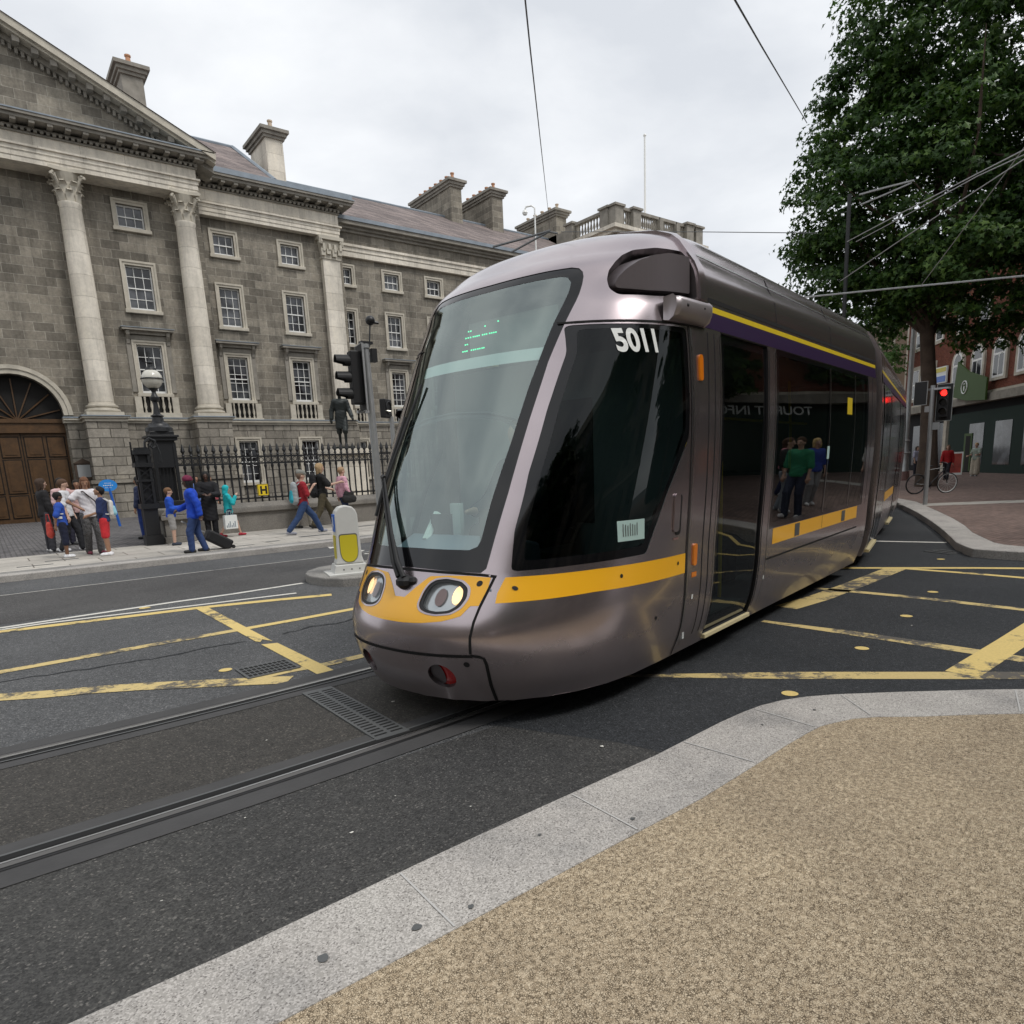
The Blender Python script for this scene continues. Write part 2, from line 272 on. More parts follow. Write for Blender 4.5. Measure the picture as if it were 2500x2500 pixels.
# ------------------------------------------------------------ object helpers
def tag(o, label=None, cat=None, group=None, kind=None):
    if label: o['label'] = label
    if cat: o['category'] = cat
    if group: o['group'] = group
    if kind: o['kind'] = kind
    return o
def thing(name, label, cat, loc=(0, 0, 0), rz=0, group=None, parent=None):
    o = bpy.data.objects.new(name, None); COL.objects.link(o); o.location = loc; o.rotation_euler = (0, 0, rz); o.empty_display_size = .2
    return tag(o, label, cat, group)
class MB:
    def __init__(s): s.v = []; s.f = []; s.m = []; s.cur = 0
    def add(s, vs, fs):
        o = len(s.v); s.v += [tuple(p) for p in vs]; s.f += [tuple(i+o for i in f) for f in fs]; s.m += [s.cur]*len(fs); return s
    def box(s, x0, x1, y0, y1, z0, z1):
        return s.add([(x0, y0, z0), (x1, y0, z0), (x1, y1, z0), (x0, y1, z0), (x0, y0, z1), (x1, y0, z1), (x1, y1, z1), (x0, y1, z1)],
                     [(0, 3, 2, 1), (4, 5, 6, 7), (0, 1, 5, 4), (1, 2, 6, 5), (2, 3, 7, 6), (3, 0, 4, 7)])
    def prism(s, pts, axis, a, b):
        """polygon pts in the two other axes, extruded along axis from a to b"""
        n = len(pts)
        def P(p, h): return {'x': (h, p[0], p[1]), 'y': (p[0], h, p[1]), 'z': (p[0], p[1], h)}[axis]
        vs = [P(p, a) for p in pts]+[P(p, b) for p in pts]
        fs = [tuple(range(n))[::-1], tuple(range(n, 2*n))]+[(i, (i+1) % n, (i+1) % n+n, i+n) for i in range(n)]
        return s.add(vs, fs)
    def cone(s, a, b, ra, rb, n=12, cap=True):
        a = Vector(a); b = Vector(b); d = (b-a).normalized(); e = d.orthogonal().normalized(); g = d.cross(e)
        vs = []
        for c, r in ((a, ra), (b, rb)):
            for i in range(n):
                q = 2*math.pi*i/n; vs.append(c+(e*math.cos(q)+g*math.sin(q))*r)
        fs = [(i, (i+1) % n, (i+1) % n+n, i+n) for i in range(n)]
        if cap: fs += [tuple(range(n))[::-1], tuple(range(n, 2*n))]
        return s.add(vs, fs)
    def tube(s, path, r, n=6):
        path = [Vector(p) for p in path]; rs = r if isinstance(r, (list, tuple)) else [r]*len(path); vs = []; prev = None
        for i, p in enumerate(path):
            d = (path[min(i+1, len(path)-1)]-path[max(i-1, 0)]).normalized()
            e = d.orthogonal().normalized() if prev is None else (prev-d*prev.dot(d)).normalized()
            prev = e; g = d.cross(e)
            for k in range(n):
                q = 2*math.pi*k/n; vs.append(p+(e*math.cos(q)+g*math.sin(q))*rs[i])
        fs = []
        for i in range(len(path)-1):
            for k in range(n): fs.append((i*n+k, i*n+(k+1) % n, (i+1)*n+(k+1) % n, (i+1)*n+k))
        fs += [tuple(range(n))[::-1], tuple(range(len(vs)-n, len(vs)))]
        return s.add(vs, fs)
    def lathe(s, prof, cx=0, cy=0, n=20, sq=None):
        """prof: (radius, z) pairs, bottom to top"""
        vs = []
        for r, z in prof:
            for k in range(n):
                q = 2*math.pi*(k+.5)/n; c, d = math.cos(q), math.sin(q)
                if sq: u = max(abs(c), abs(d)); c, d = c/u, d/u
                vs.append((cx+c*r, cy+d*r, z))
        fs = []
        for i in range(len(prof)-1):
            for k in range(n): fs.append((i*n+k, i*n+(k+1) % n, (i+1)*n+(k+1) % n, (i+1)*n+k))
        fs += [tuple(range(n))[::-1], tuple(range(len(vs)-n, len(vs)))]
        return s.add(vs, fs)
    def sphere(s, c, r, n=12, sc=(1, 1, 1)):
        vs = [(c[0], c[1], c[2]-r*sc[2])]; m_ = n//2
        for i in range(1, m_):
            a = math.pi*i/m_-math.pi/2
            for k in range(n): q = 2*math.pi*k/n; vs.append((c[0]+r*sc[0]*math.cos(a)*math.cos(q), c[1]+r*sc[1]*math.cos(a)*math.sin(q), c[2]+r*sc[2]*math.sin(a)))
        vs.append((c[0], c[1], c[2]+r*sc[2])); fs = [(0, 1+(k+1) % n, 1+k) for k in range(n)]
        for i in range(m_-2):
            for k in range(n): fs.append((1+i*n+k, 1+i*n+(k+1) % n, 1+(i+1)*n+(k+1) % n, 1+(i+1)*n+k))
        l = len(vs)-1; fs += [(l, 1+(m_-2)*n+k, 1+(m_-2)*n+(k+1) % n) for k in range(n)]
        return s.add(vs, fs)
    def build(s, name, mats, parent=None, smooth=False, bevel=0, loc=None):
        me = bpy.data.meshes.new(name); me.from_pydata([tuple(v) for v in s.v], [], s.f)
        for m_ in (mats if isinstance(mats, (list, tuple)) else [mats]): me.materials.append(M[m_])
        if any(s.m): me.polygons.foreach_set('material_index', s.m)
        if smooth: 
            me.polygons.foreach_set('use_smooth', [True]*len(s.f)); 
            if smooth != 'full': me.set_sharp_from_angle(angle=R(38))
        me.update(); o = bpy.data.objects.new(name, me); COL.objects.link(o)
        if parent: o.parent = parent
        if loc: o.location = loc
        if bevel:
            b = o.modifiers.new('bevel', 'BEVEL'); b.width = bevel; b.segments = 2; b.limit_method = 'ANGLE'; b.angle_limit = R(40)
        return o
def copy_obj(o, parent, loc=None, rz=None):
    c = o.copy(); COL.objects.link(c); c.parent = parent
    if loc is not None: c.location = loc
    if rz is not None: c.rotation_euler = (0, 0, rz)
    for ch in o.children: copy_obj(ch, c)
    return c
def relabel(o, label): o['label'] = label; return o
def text_mesh(name, s, size, m_, parent=None, fn=None, bold=.0, align='LEFT', extrude=0.):
    cu = bpy.data.curves.new(name, 'FONT'); cu.body = s; cu.size = size; cu.offset = bold; cu.align_x = align; cu.extrude = extrude; cu.resolution_u = 6
    o = bpy.data.objects.new(name, cu); COL.objects.link(o); dg = bpy.context.evaluated_depsgraph_get(); me = bpy.data.meshes.new_from_object(o.evaluated_get(dg))
    bpy.data.objects.remove(o); bpy.data.curves.remove(cu); me.name = name; me.materials.clear(); me.materials.append(M[m_])
    if fn:
        for v in me.vertices: v.co = fn(v.co)
    o = bpy.data.objects.new(name, me); COL.objects.link(o)
    if parent: o.parent = parent
    return o
# ------------------------------------------------------------ ground, roads, pavements
def sheet(name, polys, z, m_, kind='structure', parent=None):
    b = MB()
    for p in polys:
        b.add([(x, y, z) for x, y in p], [tuple(range(len(p)))])
    o = b.build(name, m_, parent)
    # faces up
    for p in o.data.polygons:
        if p.normal.z < 0: o.data.flip_normals(); break
    return tag(o, kind=kind) if kind else o
def strip_poly(path, w_, closed=False):
    P = [Vector((p[0], p[1])) for p in path]; l = []; r = []
    for i, p in enumerate(P):
        d = (P[min(i+1, len(P)-1)]-P[max(i-1, 0)]).normalized(); n_ = Vector((-d.y, d.x)); ww = w_[i] if isinstance(w_, (list, tuple)) else w_
        l.append(p+n_*ww/2); r.append(p-n_*ww/2)
    return [[tuple(l[i]), tuple(r[i]), tuple(r[i+1]), tuple(l[i+1])][::-1] for i in range(len(P)-1)]
def strip(name, path, w_, z, m_, kind='structure', parent=None):
    b = MB(); P = [Vector((p[0], p[1])) for p in path]; vs = []
    for i, p in enumerate(P):
        d = (P[min(i+1, len(P)-1)]-P[max(i-1, 0)]).normalized(); n_ = Vector((-d.y, d.x)); ww = w_[i] if isinstance(w_, (list, tuple)) else w_
        a = p+n_*ww/2; c = p-n_*ww/2; vs += [(c.x, c.y, z), (a.x, a.y, z)]
    b.add(vs, [(2*i, 2*i+2, 2*i+3, 2*i+1) for i in range(len(P)-1)])
    o = b.build(name, m_, parent); return tag(o, kind=kind) if kind else o
sheet('ground', [[(-900, -900), (1500, -900), (1500, 1500), (-900, 1500)]], -.02, 'asphalt')
sheet('road', [[(-60, -30), (120, -30), (120, 15.05), (-60, 15.05)]], 0., 'asphalt')
sheet('road_near_lane', [[(-60, 1.5), (3.0, 1.5), (3.0, 3.32), (-60, 3.32)]], .002, 'asphalt_near')
sheet('road_junction', [[(3.0, 1.5), (3.0, -30), (30, -30), (30, 12), (14, 9.5), (8, 6.6), (3.4, 5.4), (2.4, 5.2), (2.3, 3.4), (2.7, 2.6)]], .0024, 'asphalt_new')  # darker sheet around and under the tram; deep blacks put into the asphalt colour
def slab(name, outline, z0, z1, m_):
    b = MB(); b.prism(outline, 'z', z0, z1); return tag(b.build(name, m_), kind='structure')
# near pavement: granite kerb and resin gravel
KO = [(-30, 2.14), (.4, 2.14), (1.4, 2.18), (2.56, 2.2), (2.83, 2.22), (3.17, 2.245), (3.4, 2.25), (3.58, 2.24), (3.76, 2.20), (3.92, 2.13), (4.08, 2.03), (4.38, 1.79), (4.77, 1.46), (5.06, 1.19), (5.6, .65), (6.1, 0), (6.4, -.7), (6.5, -1.6), (6.5, -30)]
KI = [(-30, 1.74), (.4, 1.74), (1.4, 1.745), (2.34, 1.75), (2.78, 1.78), (3.16, 1.81), (3.38, 1.82), (3.52, 1.82), (3.64, 1.79), (3.76, 1.75), (3.88, 1.67), (4.05, 1.51), (4.3, 1.31), (4.68, .97), (5.2, .47), (5.65, -.1), (5.9, -.8), (6.0, -1.6), (6.0, -30)]
def cov(b, A, B, z0, z1):
    n = len(A)
    vs = [(x, y, z1) for x, y in A]+[(x, y, z1) for x, y in B]+[(x, y, z0) for x, y in A]+[(x, y, z0) for x, y in B]
    fs = []
    for i in range(n-1):
        fs += [(n+i, n+i+1, i+1, i), (i, i+1, 2*n+i+1, 2*n+i), (n+i+1, n+i, 3*n+i, 3*n+i+1)]
    return b.add(vs, fs)
b = MB(); cov(b, KO, KI, -.02, .1); tag(b.build('near_kerb', 'granite', bevel=.008), kind='structure')
b = MB(); P = [(x, y, .096) for x, y in KI]+[(-30, -30, .096)]; b.add(P, [tuple(range(len(P)))[::-1]]); o = b.build('near_pavement', 'resin_gravel')
if o.data.polygons[0].normal.z < 0: o.data.flip_normals()
tag(o, kind='structure')
mat('kerb_mortar', (.50, .49, .47), .9)
b = MB()   # joints between kerb stones
for (x0, y0), (x1, y1) in (((-1.2, 2.15), (-1.2, 1.75)), ((-.2, 2.15), (-.2, 1.75)), ((1.03, 2.15), (1.02, 1.75)), ((1.94, 2.17), (1.93, 1.76)), ((2.79, 2.2), (2.84, 1.80)), ((3.49, 2.22), (3.48, 1.84)), ((4.09, 2.0), (3.87, 1.71)), ((4.9, 1.3), (4.5, 1.16))):
    for p in strip_poly([(x0, y0), (x1, y1)], .008): b.add([(x, y, .1035) for x, y in p], [(0, 1, 2, 3)])
tag(b.build('kerb_joints', 'kerb_mortar'), kind='structure')
# white litter and gum spots lie in the surface
b = MB()
for i, (x, y, r) in enumerate([(1.12, 1.80, .014), (1.98, 1.83, .013), (.92, 1.83, .02), (3.72, 1.97, .012), (3.3, 2.05, .009), (.62, 1.9, .024), (1.6, 2.0, .01)]):
    b.add([(x+r*.8*math.cos(k*math.pi/12)*(1+.15*math.sin(2*k*math.pi/12*1+i)), y+r*.8*math.sin(k*math.pi/12)*(1+.12*math.cos(3*k*math.pi/12+i)), .1045) for k in range(24)], [tuple(range(24))])
tag(b.build('gum_stains', 'cast_grey'), kind='structure')
b = MB()
for x, y, s_ in [(2.58, 2.62, .02), (1.08, 2.72, .012), (2.07, 4.2, .016), (1.15, 4.12, .008), (.75, 3.2, .006), (2.3, 8.8, .02), (.3, 2.75, .006), (1.4, 2.9, .005), (6.6, 2.6, .012), (4.6, 9.05, .03), (1.62, 2.55, .005)]:
    pts = [(x+s_*random.uniform(.3, 1)*math.cos(k*math.pi/4)*1.3, y+s_*random.uniform(.3, 1)*math.sin(k*math.pi/4), .009) for k in range(8)]; b.add(pts, [tuple(range(8))])
tag(b.build('paper_scraps', 'white_paint'), 'small white scraps of litter scattered on the asphalt road', 'litter', kind='stuff')
# tram track
def track(off, n=60):
    pts = [(-40, 4.27+off)]; r = 27.
    for i in range(n+1):
        a = R(34)*i/n; pts.append((.2+(r-off)*math.sin(a), 4.27+r-(r-off)*math.cos(a)))
    a = R(34); p = pts[-1]
    for k in (5, 15, 40): pts.append((p[0]+k*math.cos(a), p[1]+k*math.sin(a)))
    return [(x, y-.01) for x, y in pts]
strip('track_bed', track(0), 1.75, .003, 'asphalt_track')
for nm, o_ in (('far', .75), ('near', -.75)):
    strip('track_concrete', track(o_), .42, .006, 'track_concrete')
    s_ = -1 if o_ > 0 else 1
    t = thing('tram_rail', f"steel tram rail in the road, {'at the far end of the slotted drain' if o_ > 0 else 'on the kerb side of the drain'}", 'rail', group='rails of the tram track')
    strip('rail_head', track(o_-s_*.012), .05, .012, 'rail_dull', None, t); strip('polished_band', track(o_+s_*.012), .03 if o_ > 0 else .013, .0135, 'rail_steel', None, t); strip('flange_groove', track(o_+s_*.058), .055, .0115, 'seam_black', None, t)
    strip('rail_lip', track(o_+s_*.09), .018, .0125, 'cast_grey', None, t); strip('rubber_seal', track(o_-s_*.045), .026, .0095, 'rubber', None, t)
#strip('asphalt_overlay', [(2.0, 2.95), (3.5, 2.75), (5, 2.1), (6.5, .5)], .5, .0025, 'asphalt_dark')
# slotted drain across the track
t = thing('track_drain', 'grey slotted metal drain lying across the tram track in front of the tram', 'drain', (1.77, 4.24, 0))
b = MB(); b.box(-.115, .115, -.62, .62, .004, .0135); b.build('drain_plate', 'cast_grey', t)
b = MB()
for i in range(23):
    for s_ in (-.055, .055): b.box(s_-.042, s_+.042, -.565+i*.05, -.545+i*.05, .013, .0145)
b.build('drain_slots', 'seam_black', t)
# gully grate with 3 x 10 openings
def grate(name, label, x, y, rz, nx, ny, lx, ly):
    t = thing(name, label, 'grate', (x, y, 0), rz); b = MB(); b.box(-lx/2, lx/2, -ly/2, ly/2, .004, .013); b.build('grate_frame', 'cast_grey', t)
    b = MB(); sx = lx*.92/nx; sy = ly*.9/ny
    for i in range(nx):
        for j in range(ny): cx = -lx*.46+sx*(i+.5); cy = -ly*.45+sy*(j+.5); b.box(cx-sx*.36, cx+sx*.36, cy-sy*.36, cy+sy*.36, .0125, .0142)
    b.build('grate_openings', 'seam_black', t)
grate('gully_grate', 'square iron gully grate in the yellow box beside the tram nose', 1.69, 5.75, 0, 10, 4, .44, .37)
grate('gully_grate', 'iron gully grate at the foot of the far curved kerb', 11.8, 4.25, R(70), 8, 2, .45, .35)
# painted markings
def mark(name, polys, m_, z=.0045): return sheet(name, polys, z, m_)
strip('yellow_line', [(-6, 9.9), (-.15, 9.72), (.35, 9.64), (1.06, 9.5), (2.03, 9.33), (2.77, 9.1), (3.56, 8.81)], .17, .0045, 'yellow_paint')
strip('yellow_line', [(-6, 7.52), (-.18, 7.51), (.97, 7.55), (1.97, 7.56)], .14, .0045, 'yellow_worn')
strip('yellow_line', [(2.06, 7.56), (2.57, 7.57), (3.31, 7.62), (6, 7.8)], .13, .0048, 'yellow_paint')
strip('yellow_line', [(-6, 8.6), (-.19, 6.6), (.15, 6.38), (.49, 6.2), (.81, 5.99), (1.22, 5.68), (1.46, 5.5), (1.72, 5.3)], .2, .0045, 'yellow_worn')
strip('yellow_line', [(1.40, 5.54), (1.8, 5.56), (2.12, 5.51), (2.49, 5.53), (4, 5.5)], .12, .0042, 'yellow_worn')
mark('yellow_line', [[(1.93, 9.37), (2.07, 9.22), (2.06, 6.73), (2.01, 6.9), (1.96, 6.80), (1.93, 6.86)]], 'yellow_paint', .0052)
mark('yellow_line', [[(1.93, 6.68), (2.07, 6.62), (2.09, 5.23), (1.94, 5.23)]], 'yellow_paint', .0055)
strip('white_line', [(-6, 10.1), (-.15, 9.99), (.38, 10.02), (1.15, 10.06), (1.84, 10.1), (2.58, 10.08), (3.67, 10.18)], .10, .0045, 'white_paint')
strip('white_line', [(-6, 9.98), (-.15, 9.85), (.37, 9.86), (1.1, 9.73), (1.97, 9.57), (3.27, 9.36)], .085, .005, 'white_paint')
def dot(x, y, r=.055):
    mark('yellow_dot', [[(x+r*math.cos(k*R(20)), y+r*math.sin(k*R(20))) for k in range(18)]], 'yellow_paint', .006)
for p in [(1.41, 6.0), (4.14, 2.37), (5.56, 2.56), (6.97, 2.8), (8.37, 3.1), (11.0, 4.0)]: dot(*p)
dot(1.45, 9.95, .07)
strip('yellow_line', [(3.6, 3.5), (4.51, 2.58), (5.39, 1.67), (7.4, -.4)], [.05, .17, .17, .17], .0045, 'yellow_worn')
strip('yellow_line', [(5.9, 3.7), (6.0, 2.8), (6.04, 1.88), (6.05, -.5)], [.08, .16, .17, .17], .0045, 'yellow_worn')
strip('yellow_line', [(5.36, 1.75), (6.5, 1.79), (9, 1.9)], .22, .0052, 'yellow_paint')
strip('yellow_line', [(6.6, 3.87), (7.27, 3.87), (8.3, 3.96), (9.85, 4.13)], .26, .0045, 'yellow_worn')
strip('yellow_line', [(9.3, 4.9), (9.52, 4.61), (10.42, 3.34), (11.5, 1.6)], .14, .0048, 'yellow_paint')
strip('yellow_line', [(9.87, 4.03), (9.92, 3.17), (9.9, 1.2)], .12, .0052, 'yellow_paint')
strip('yellow_line', [(7.8, 4.2), (7.87, 3.84), (7.96, 3.05), (7.95, 2.52), (7.96, .8)], .13, .0045, 'yellow_worn')
strip('white_line', [(12.5, 6.5), (12.73, 5.63), (13.05, 4.68)], .12, .0045, 'white_paint')
# far side: joint line, arrows, kerb and pavement
strip('road_joint', [(-40, 13.14), (.56, 13.14), (3.7, 13.16), (30, 13.2)], .035, .004, 'white_paint')
strip('road_lane_band', [(-40, 11.7), (60, 11.7)], 2.85, .0025, 'asphalt_lane')
mark('white_arrow', [[(6.08, 15.0), (6.25, 14.75), (5.95, 14.55)], [(6.15, 13.8), (6.3, 13.5), (6.03, 13.2)], [(6.05, 12.95), (6.15, 12.7), (5.95, 12.85)]], 'white_paint')
b = MB(); b.box(-60, 45, 15.0, 15.32, -.02, .12); tag(b.build('far_kerb', 'granite', bevel=.015), kind='structure')
b = MB(); b.box(-60, 45, 15.32, 15.7, -.02, .118); b.build('far_kerb_inner', 'granite_dark'); tag(COL.objects['far_kerb_inner'], kind='structure')
b = MB(); b.box(-60, 45, 15.7, 19.0, -.02, .116); tag(b.build('far_pavement', 'slabs'), kind='structure')
b = MB(); b.box(4.6, 45, 19.0, 26.0, -.02, .114); tag(b.build('far_pavement_back', 'slabs'), kind='structure')
b = MB(); b.box(-60, 4.6, 19.0, 40.0, -.02, .113); b.box(4.6, 60, 26., 42., -.02, .112); tag(b.build('forecourt', 'cobbles'), kind='structure')
b = MB()
for x, y, a, c in [(6.6, 17.0, .42, .11), (5.35, 16.55, .16, .07), (1.1, 17.1, .3, .06), (.6, 16.4, .3, .05), (4.5, 16.2, .3, .05), (8.6, 18.6, .8, .12)]:
    b.box(x-a, x+a, y-c, y+c, .117, .120)
tag(b.build('pavement_covers', 'cast_grey'), kind='structure')
rc = random.Random(9)
for pth in ([(-1.5, 7.35), (0, 7.1), (.5, 7.02), (1.0, 6.95), (1.6, 6.97), (1.93, 6.95)], [(2.25, 7.0), (2.6, 7.08), (2.9, 7.02), (3.2, 7.1)]):
    q = []
    for (x0, y0), (x1, y1) in zip(pth, pth[1:]):
        for k in range(5): q.append((x0+(x1-x0)*k/5, y0+(y1-y0)*k/5+rc.uniform(-.03, .03)))
    strip('road_crack', q, [rc.uniform(.012, .05) for _ in q], .0036, 'asphalt_new')
# refuge island
IS = [(3.72, 10.0), (3.78, 9.6), (3.95, 9.3), (4.25, 9.12), (4.8, 9.1), (9.5, 9.3), (9.5, 10.9), (4.6, 10.95), (4.2, 10.85), (3.92, 10.6), (3.77, 10.3)]
b = MB(); b.prism(IS, 'z', -.02, .13); tag(b.build('refuge_island', 'granite_dark', bevel=.02), kind='structure')
# right hand pavement across the junction
RK = [(11.5, -30), (11.42, 3.0), (11.4, 3.45), (11.45, 3.75), (11.69, 3.93), (12.17, 4.23), (13.06, 4.65), (14.31, 5.26), (15.91, 6.08), (17.85, 7.12), (20.99, 8.91), (24.67, 11.8), (30, 16.5), (60, 45)]
RI = [(12.1, -30), (12.05, 3.0), (12.05, 3.3), (12.15, 3.55), (12.35, 3.75), (12.75, 3.98), (13.68, 4.5), (14.9, 5.05), (16.4, 5.8), (18.2, 6.78), (21.3, 8.5), (25.0, 11.3), (30.4, 16.1), (60.4, 44.5)]
b = MB(); cov(b, RK, RI, -.02, .13); tag(b.build('corner_kerb', 'granite', bevel=.015), kind='structure')
b = MB(); P = [(x, y, .126) for x, y in RI]+[(140, 110, .126), (140, -30, .126)]; b.add(P, [tuple(range(len(P)))]); o = b.build('corner_pavement', 'brick_paving')
if o.data.polygons[0].normal.z < 0: o.data.flip_normals()
tag(o, kind='structure')
strip('paving_band', [(19.8, 8.2), (21.6, 6.5), (26, 2)], .9, .129, 'slabs')
# ------------------------------------------------------------ the college front
COLLEGE = thing('college_building', 'long grey stone classical college front with pediment, columns and sash windows', 'building', (0, 0, 0))
AX = 1.75      # axis of the portal; the front mirrors about it
def mx_(x): return 2*AX-x
def wall(name, x0, x1, y, z0, z1, holes, m_, th=.5, parent=COLLEGE):
    """wall sheet facing -Y with openings (hx0,hx1,hz0,hz1) and reveals"""
    xs = sorted({x0, x1, *[v for h in holes for v in h[:2]]}); zs = sorted({z0, z1, *[v for h in holes for v in h[2:]]}); b = MB()
    for i in range(len(xs)-1):
        for j in range(len(zs)-1):
            cx, cz = (xs[i]+xs[i+1])/2, (zs[j]+zs[j+1])/2
            if any(h[0] < cx < h[1] and h[2] < cz < h[3] for h in holes): continue
            b.add([(xs[i], y, zs[j]), (xs[i+1], y, zs[j]), (xs[i+1], y, zs[j+1]), (xs[i], y, zs[j+1])], [(0, 1, 2, 3)])
    for a, c, d, e in holes:
        b.add([(a, y, d), (c, y, d), (c, y, e), (a, y, e), (a, y+th, d), (c, y+th, d), (c, y+th, e), (a, y+th, e)], [(0, 4, 5, 1), (1, 5, 6, 2), (2, 6, 7, 3), (3, 7, 4, 0)])
    b.add([(x0, y, z0), (x0, y+8, z0), (x0, y+8, z1), (x0, y, z1), (x1, y, z0), (x1, y+8, z0), (x1, y+8, z1), (x1, y, z1)], [(0, 3, 2, 1), (4, 5, 6, 7)])
    return b.build(name, m_, parent)
WIN = {}
def window(cx, y, z0, z1, w_, cols, rows, style='plain', parent=COLLEGE):
    """sash window: pane mesh with sash, surround, sill (and hood, balustrade) below it; local origin at sill centre"""
    key = (round(z1-z0, 2), w_, cols, rows, style); h = z1-z0
    if key in WIN: return copy_obj(WIN[key], parent, (cx, y, z0))
    b = MB(); b.add([(-w_/2, .21, 0), (w_/2, .21, 0), (w_/2, .21, h), (-w_/2, .21, h)], [(0, 1, 2, 3)])
    o = b.build('window', 'win_glass', parent, loc=(cx, y, z0)); WIN[key] = o
    b = MB(); f = .055; g = .013
    b.box(-w_/2, -w_/2+f, .14, .24, 0, h); b.box(w_/2-f, w_/2, .14, .24, 0, h); b.box(-w_/2+f, w_/2-f, .14, .24, 0, .12); b.box(-w_/2+f, w_/2-f, .14, .24, h-.07, h)
    b.box(-w_/2+f, w_/2-f, .15, .23, h/2-.025, h/2+.025)
    for i in range(1, cols): x = -w_/2+w_*i/cols; b.box(x-g, x+g, .17, .205, .12, h-.07)
    for j in range(1, rows):
        if rows % 2 == 0 and j == rows//2: continue
        z = h*j/rows+.02; b.box(-w_/2+f, w_/2-f, .172, .203, z-g, z+g)
    b.build('sash', 'white_wood', o)
    s_ = .2; b = MB(); m_ = 'trim_stone'
    for k, (d, p) in enumerate(((s_, .05), (s_*.45, .09))):
        b.box(-w_/2-s_, -w_/2-s_+d, -p, .02, 0, h+s_); b.box(w_/2+s_-d, w_/2+s_, -p, .02, 0, h+s_); b.box(-w_/2-s_+d, w_/2+s_-d, -p, .02, h+s_-d, h+s_)
    b.build('surround', m_, o)
    b = MB(); b.box(-w_/2-s_-.05, w_/2+s_+.05, -.14, .15, -.16, 0); b.build('sill', m_, o, bevel=.015)
    if style == 'hood':
        b = MB(); q = w_/2+.42
        b.box(-w_/2-.42, -w_/2-.22, -.06, .02, .05, h+.3); b.box(w_/2+.22, w_/2+.42, -.06, .02, .05, h+.3)
        b.box(-q+.05, q-.05, -.08, .02, h+.22, h+.42); b.box(-q, q, -.22, .02, h+.45, h+.6); b.box(-q-.15, q+.15, -.42, .02, h+.6, h+.7)
        for sx in (-1, 1): b.prism([(-.02, h+.6), (-.34, h+.58), (-.3, h+.4), (-.12, h+.2), (-.1, h+.02), (-.02, h-.05)], 'x', sx*(w_/2+.32)-.07, sx*(w_/2+.32)+.07)
        b.build('hood', 'dark_stone', o)
        b = MB(); b.box(-q-.18, q+.18, -.45, .02, h+.702, h+.73); b.build('hood_lead', 'lead', o)
        b = MB(); zb = -.92
        b.box(-q, -q+.3, -.16, .02, zb, -.17); b.box(q-.3, q, -.16, .02, zb, -.17); b.box(-q-.06, q+.06, -.2, .02, zb-.22, zb)
        b.build('apron', m_, o)
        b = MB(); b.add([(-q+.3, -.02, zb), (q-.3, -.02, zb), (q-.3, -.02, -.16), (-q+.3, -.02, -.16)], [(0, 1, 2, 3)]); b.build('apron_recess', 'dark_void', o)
        b = MB()
        for i in range(5):
            x = -q+.3+(2*q-.6)*(i+.5)/5; b.lathe([(.05, zb), (.05, zb+.08), (.03, zb+.12), (.07, zb+.3), (.03, zb+.55), (.05, zb+.68), (.05, -.17)], x, -.11, 8)
        b.build('balusters', m_, o, smooth=True)
    return o
# wall sheets: portal bay, mid bay, long wing
WC, WMD, WW = 38.0, 38.7, 39.7
centre_w = [(7.47, 13.33, 14.34, 1.12, 3, 2, 'plain'), (7.47, 9.74, 11.72, 1.12, 3, 4, 'plain'), (7.45, 5.93, 8.17, 1.1, 3, 4, 'hood')]
mid_w = [(x, *r) for x in (11.76, 15.22) for r in ((12.94, 13.96, 1.02, 3, 2, 'plain'), (9.47, 11.4, 1.02, 3, 4, 'plain'), (5.78, 7.98, 1.02, 3, 5, 'hood'), (1.45, 3.65, 1.0, 3, 5, 'plain'))]
wing_w = [(18.86+3.0*k if k else 18.72, *r) for k in range(0, 7) for r in ((12.62, 13.55, 1.0, 3, 2, 'plain'), (9.27, 11.14, .96, 3, 4, 'plain'), (5.72, 7.8, .96, 3, 5, 'hood'), (1.45, 3.6, .96, 3, 5, 'plain'))]
def hl(ws): return [(c-w_/2, c+w_/2, a, d) for c, a, d, w_, *_ in ws]
# portal bay: arch cut as a stepped outline filled by its own piece
cw2 = centre_w+[(mx_(c), *r) for c, *r in centre_w]
arch = (AX-1.75, AX+1.75, .1, 6.62)
wall('wall', mx_(10.55), 10.55, WC, 0, 15.0, hl(cw2)+[arch], 'calp_stone')
b = MB(); n = 18; pr = [(AX+1.75*math.cos(math.pi*i/n), 4.86+1.75*math.sin(math.pi*i/n)) for i in range(n+1)]
for i in range(n):      # spandrels between the round arch and the square cut
    (xa, za), (xb, zb) = pr[i], pr[i+1]; b.add([(xa, WC, za), (xb, WC, zb), (xb, WC, 6.62), (xa, WC, 6.62), (xa, WC+.6, za), (xb, WC+.6, zb)], [(0, 3, 2, 1), (0, 1, 5, 4)])
b.build('wall', 'calp_stone', COLLEGE)
b = MB()
for k, (r0, r1, p) in enumerate(((1.75, 2.06, .07), (1.95, 2.12, .12))):
    for i in range(n):
        a0, a1 = math.pi*i/n, math.pi*(i+1)/n
        q = [(AX+r*math.cos(a), 4.86+r*math.sin(a)) for r, a in ((r0, a0), (r1, a0), (r1, a1), (r0, a1))]; b.prism(q, 'y', WC-p, WC+.05)
b.build('archivolt', 'trim_stone', COLLEGE)
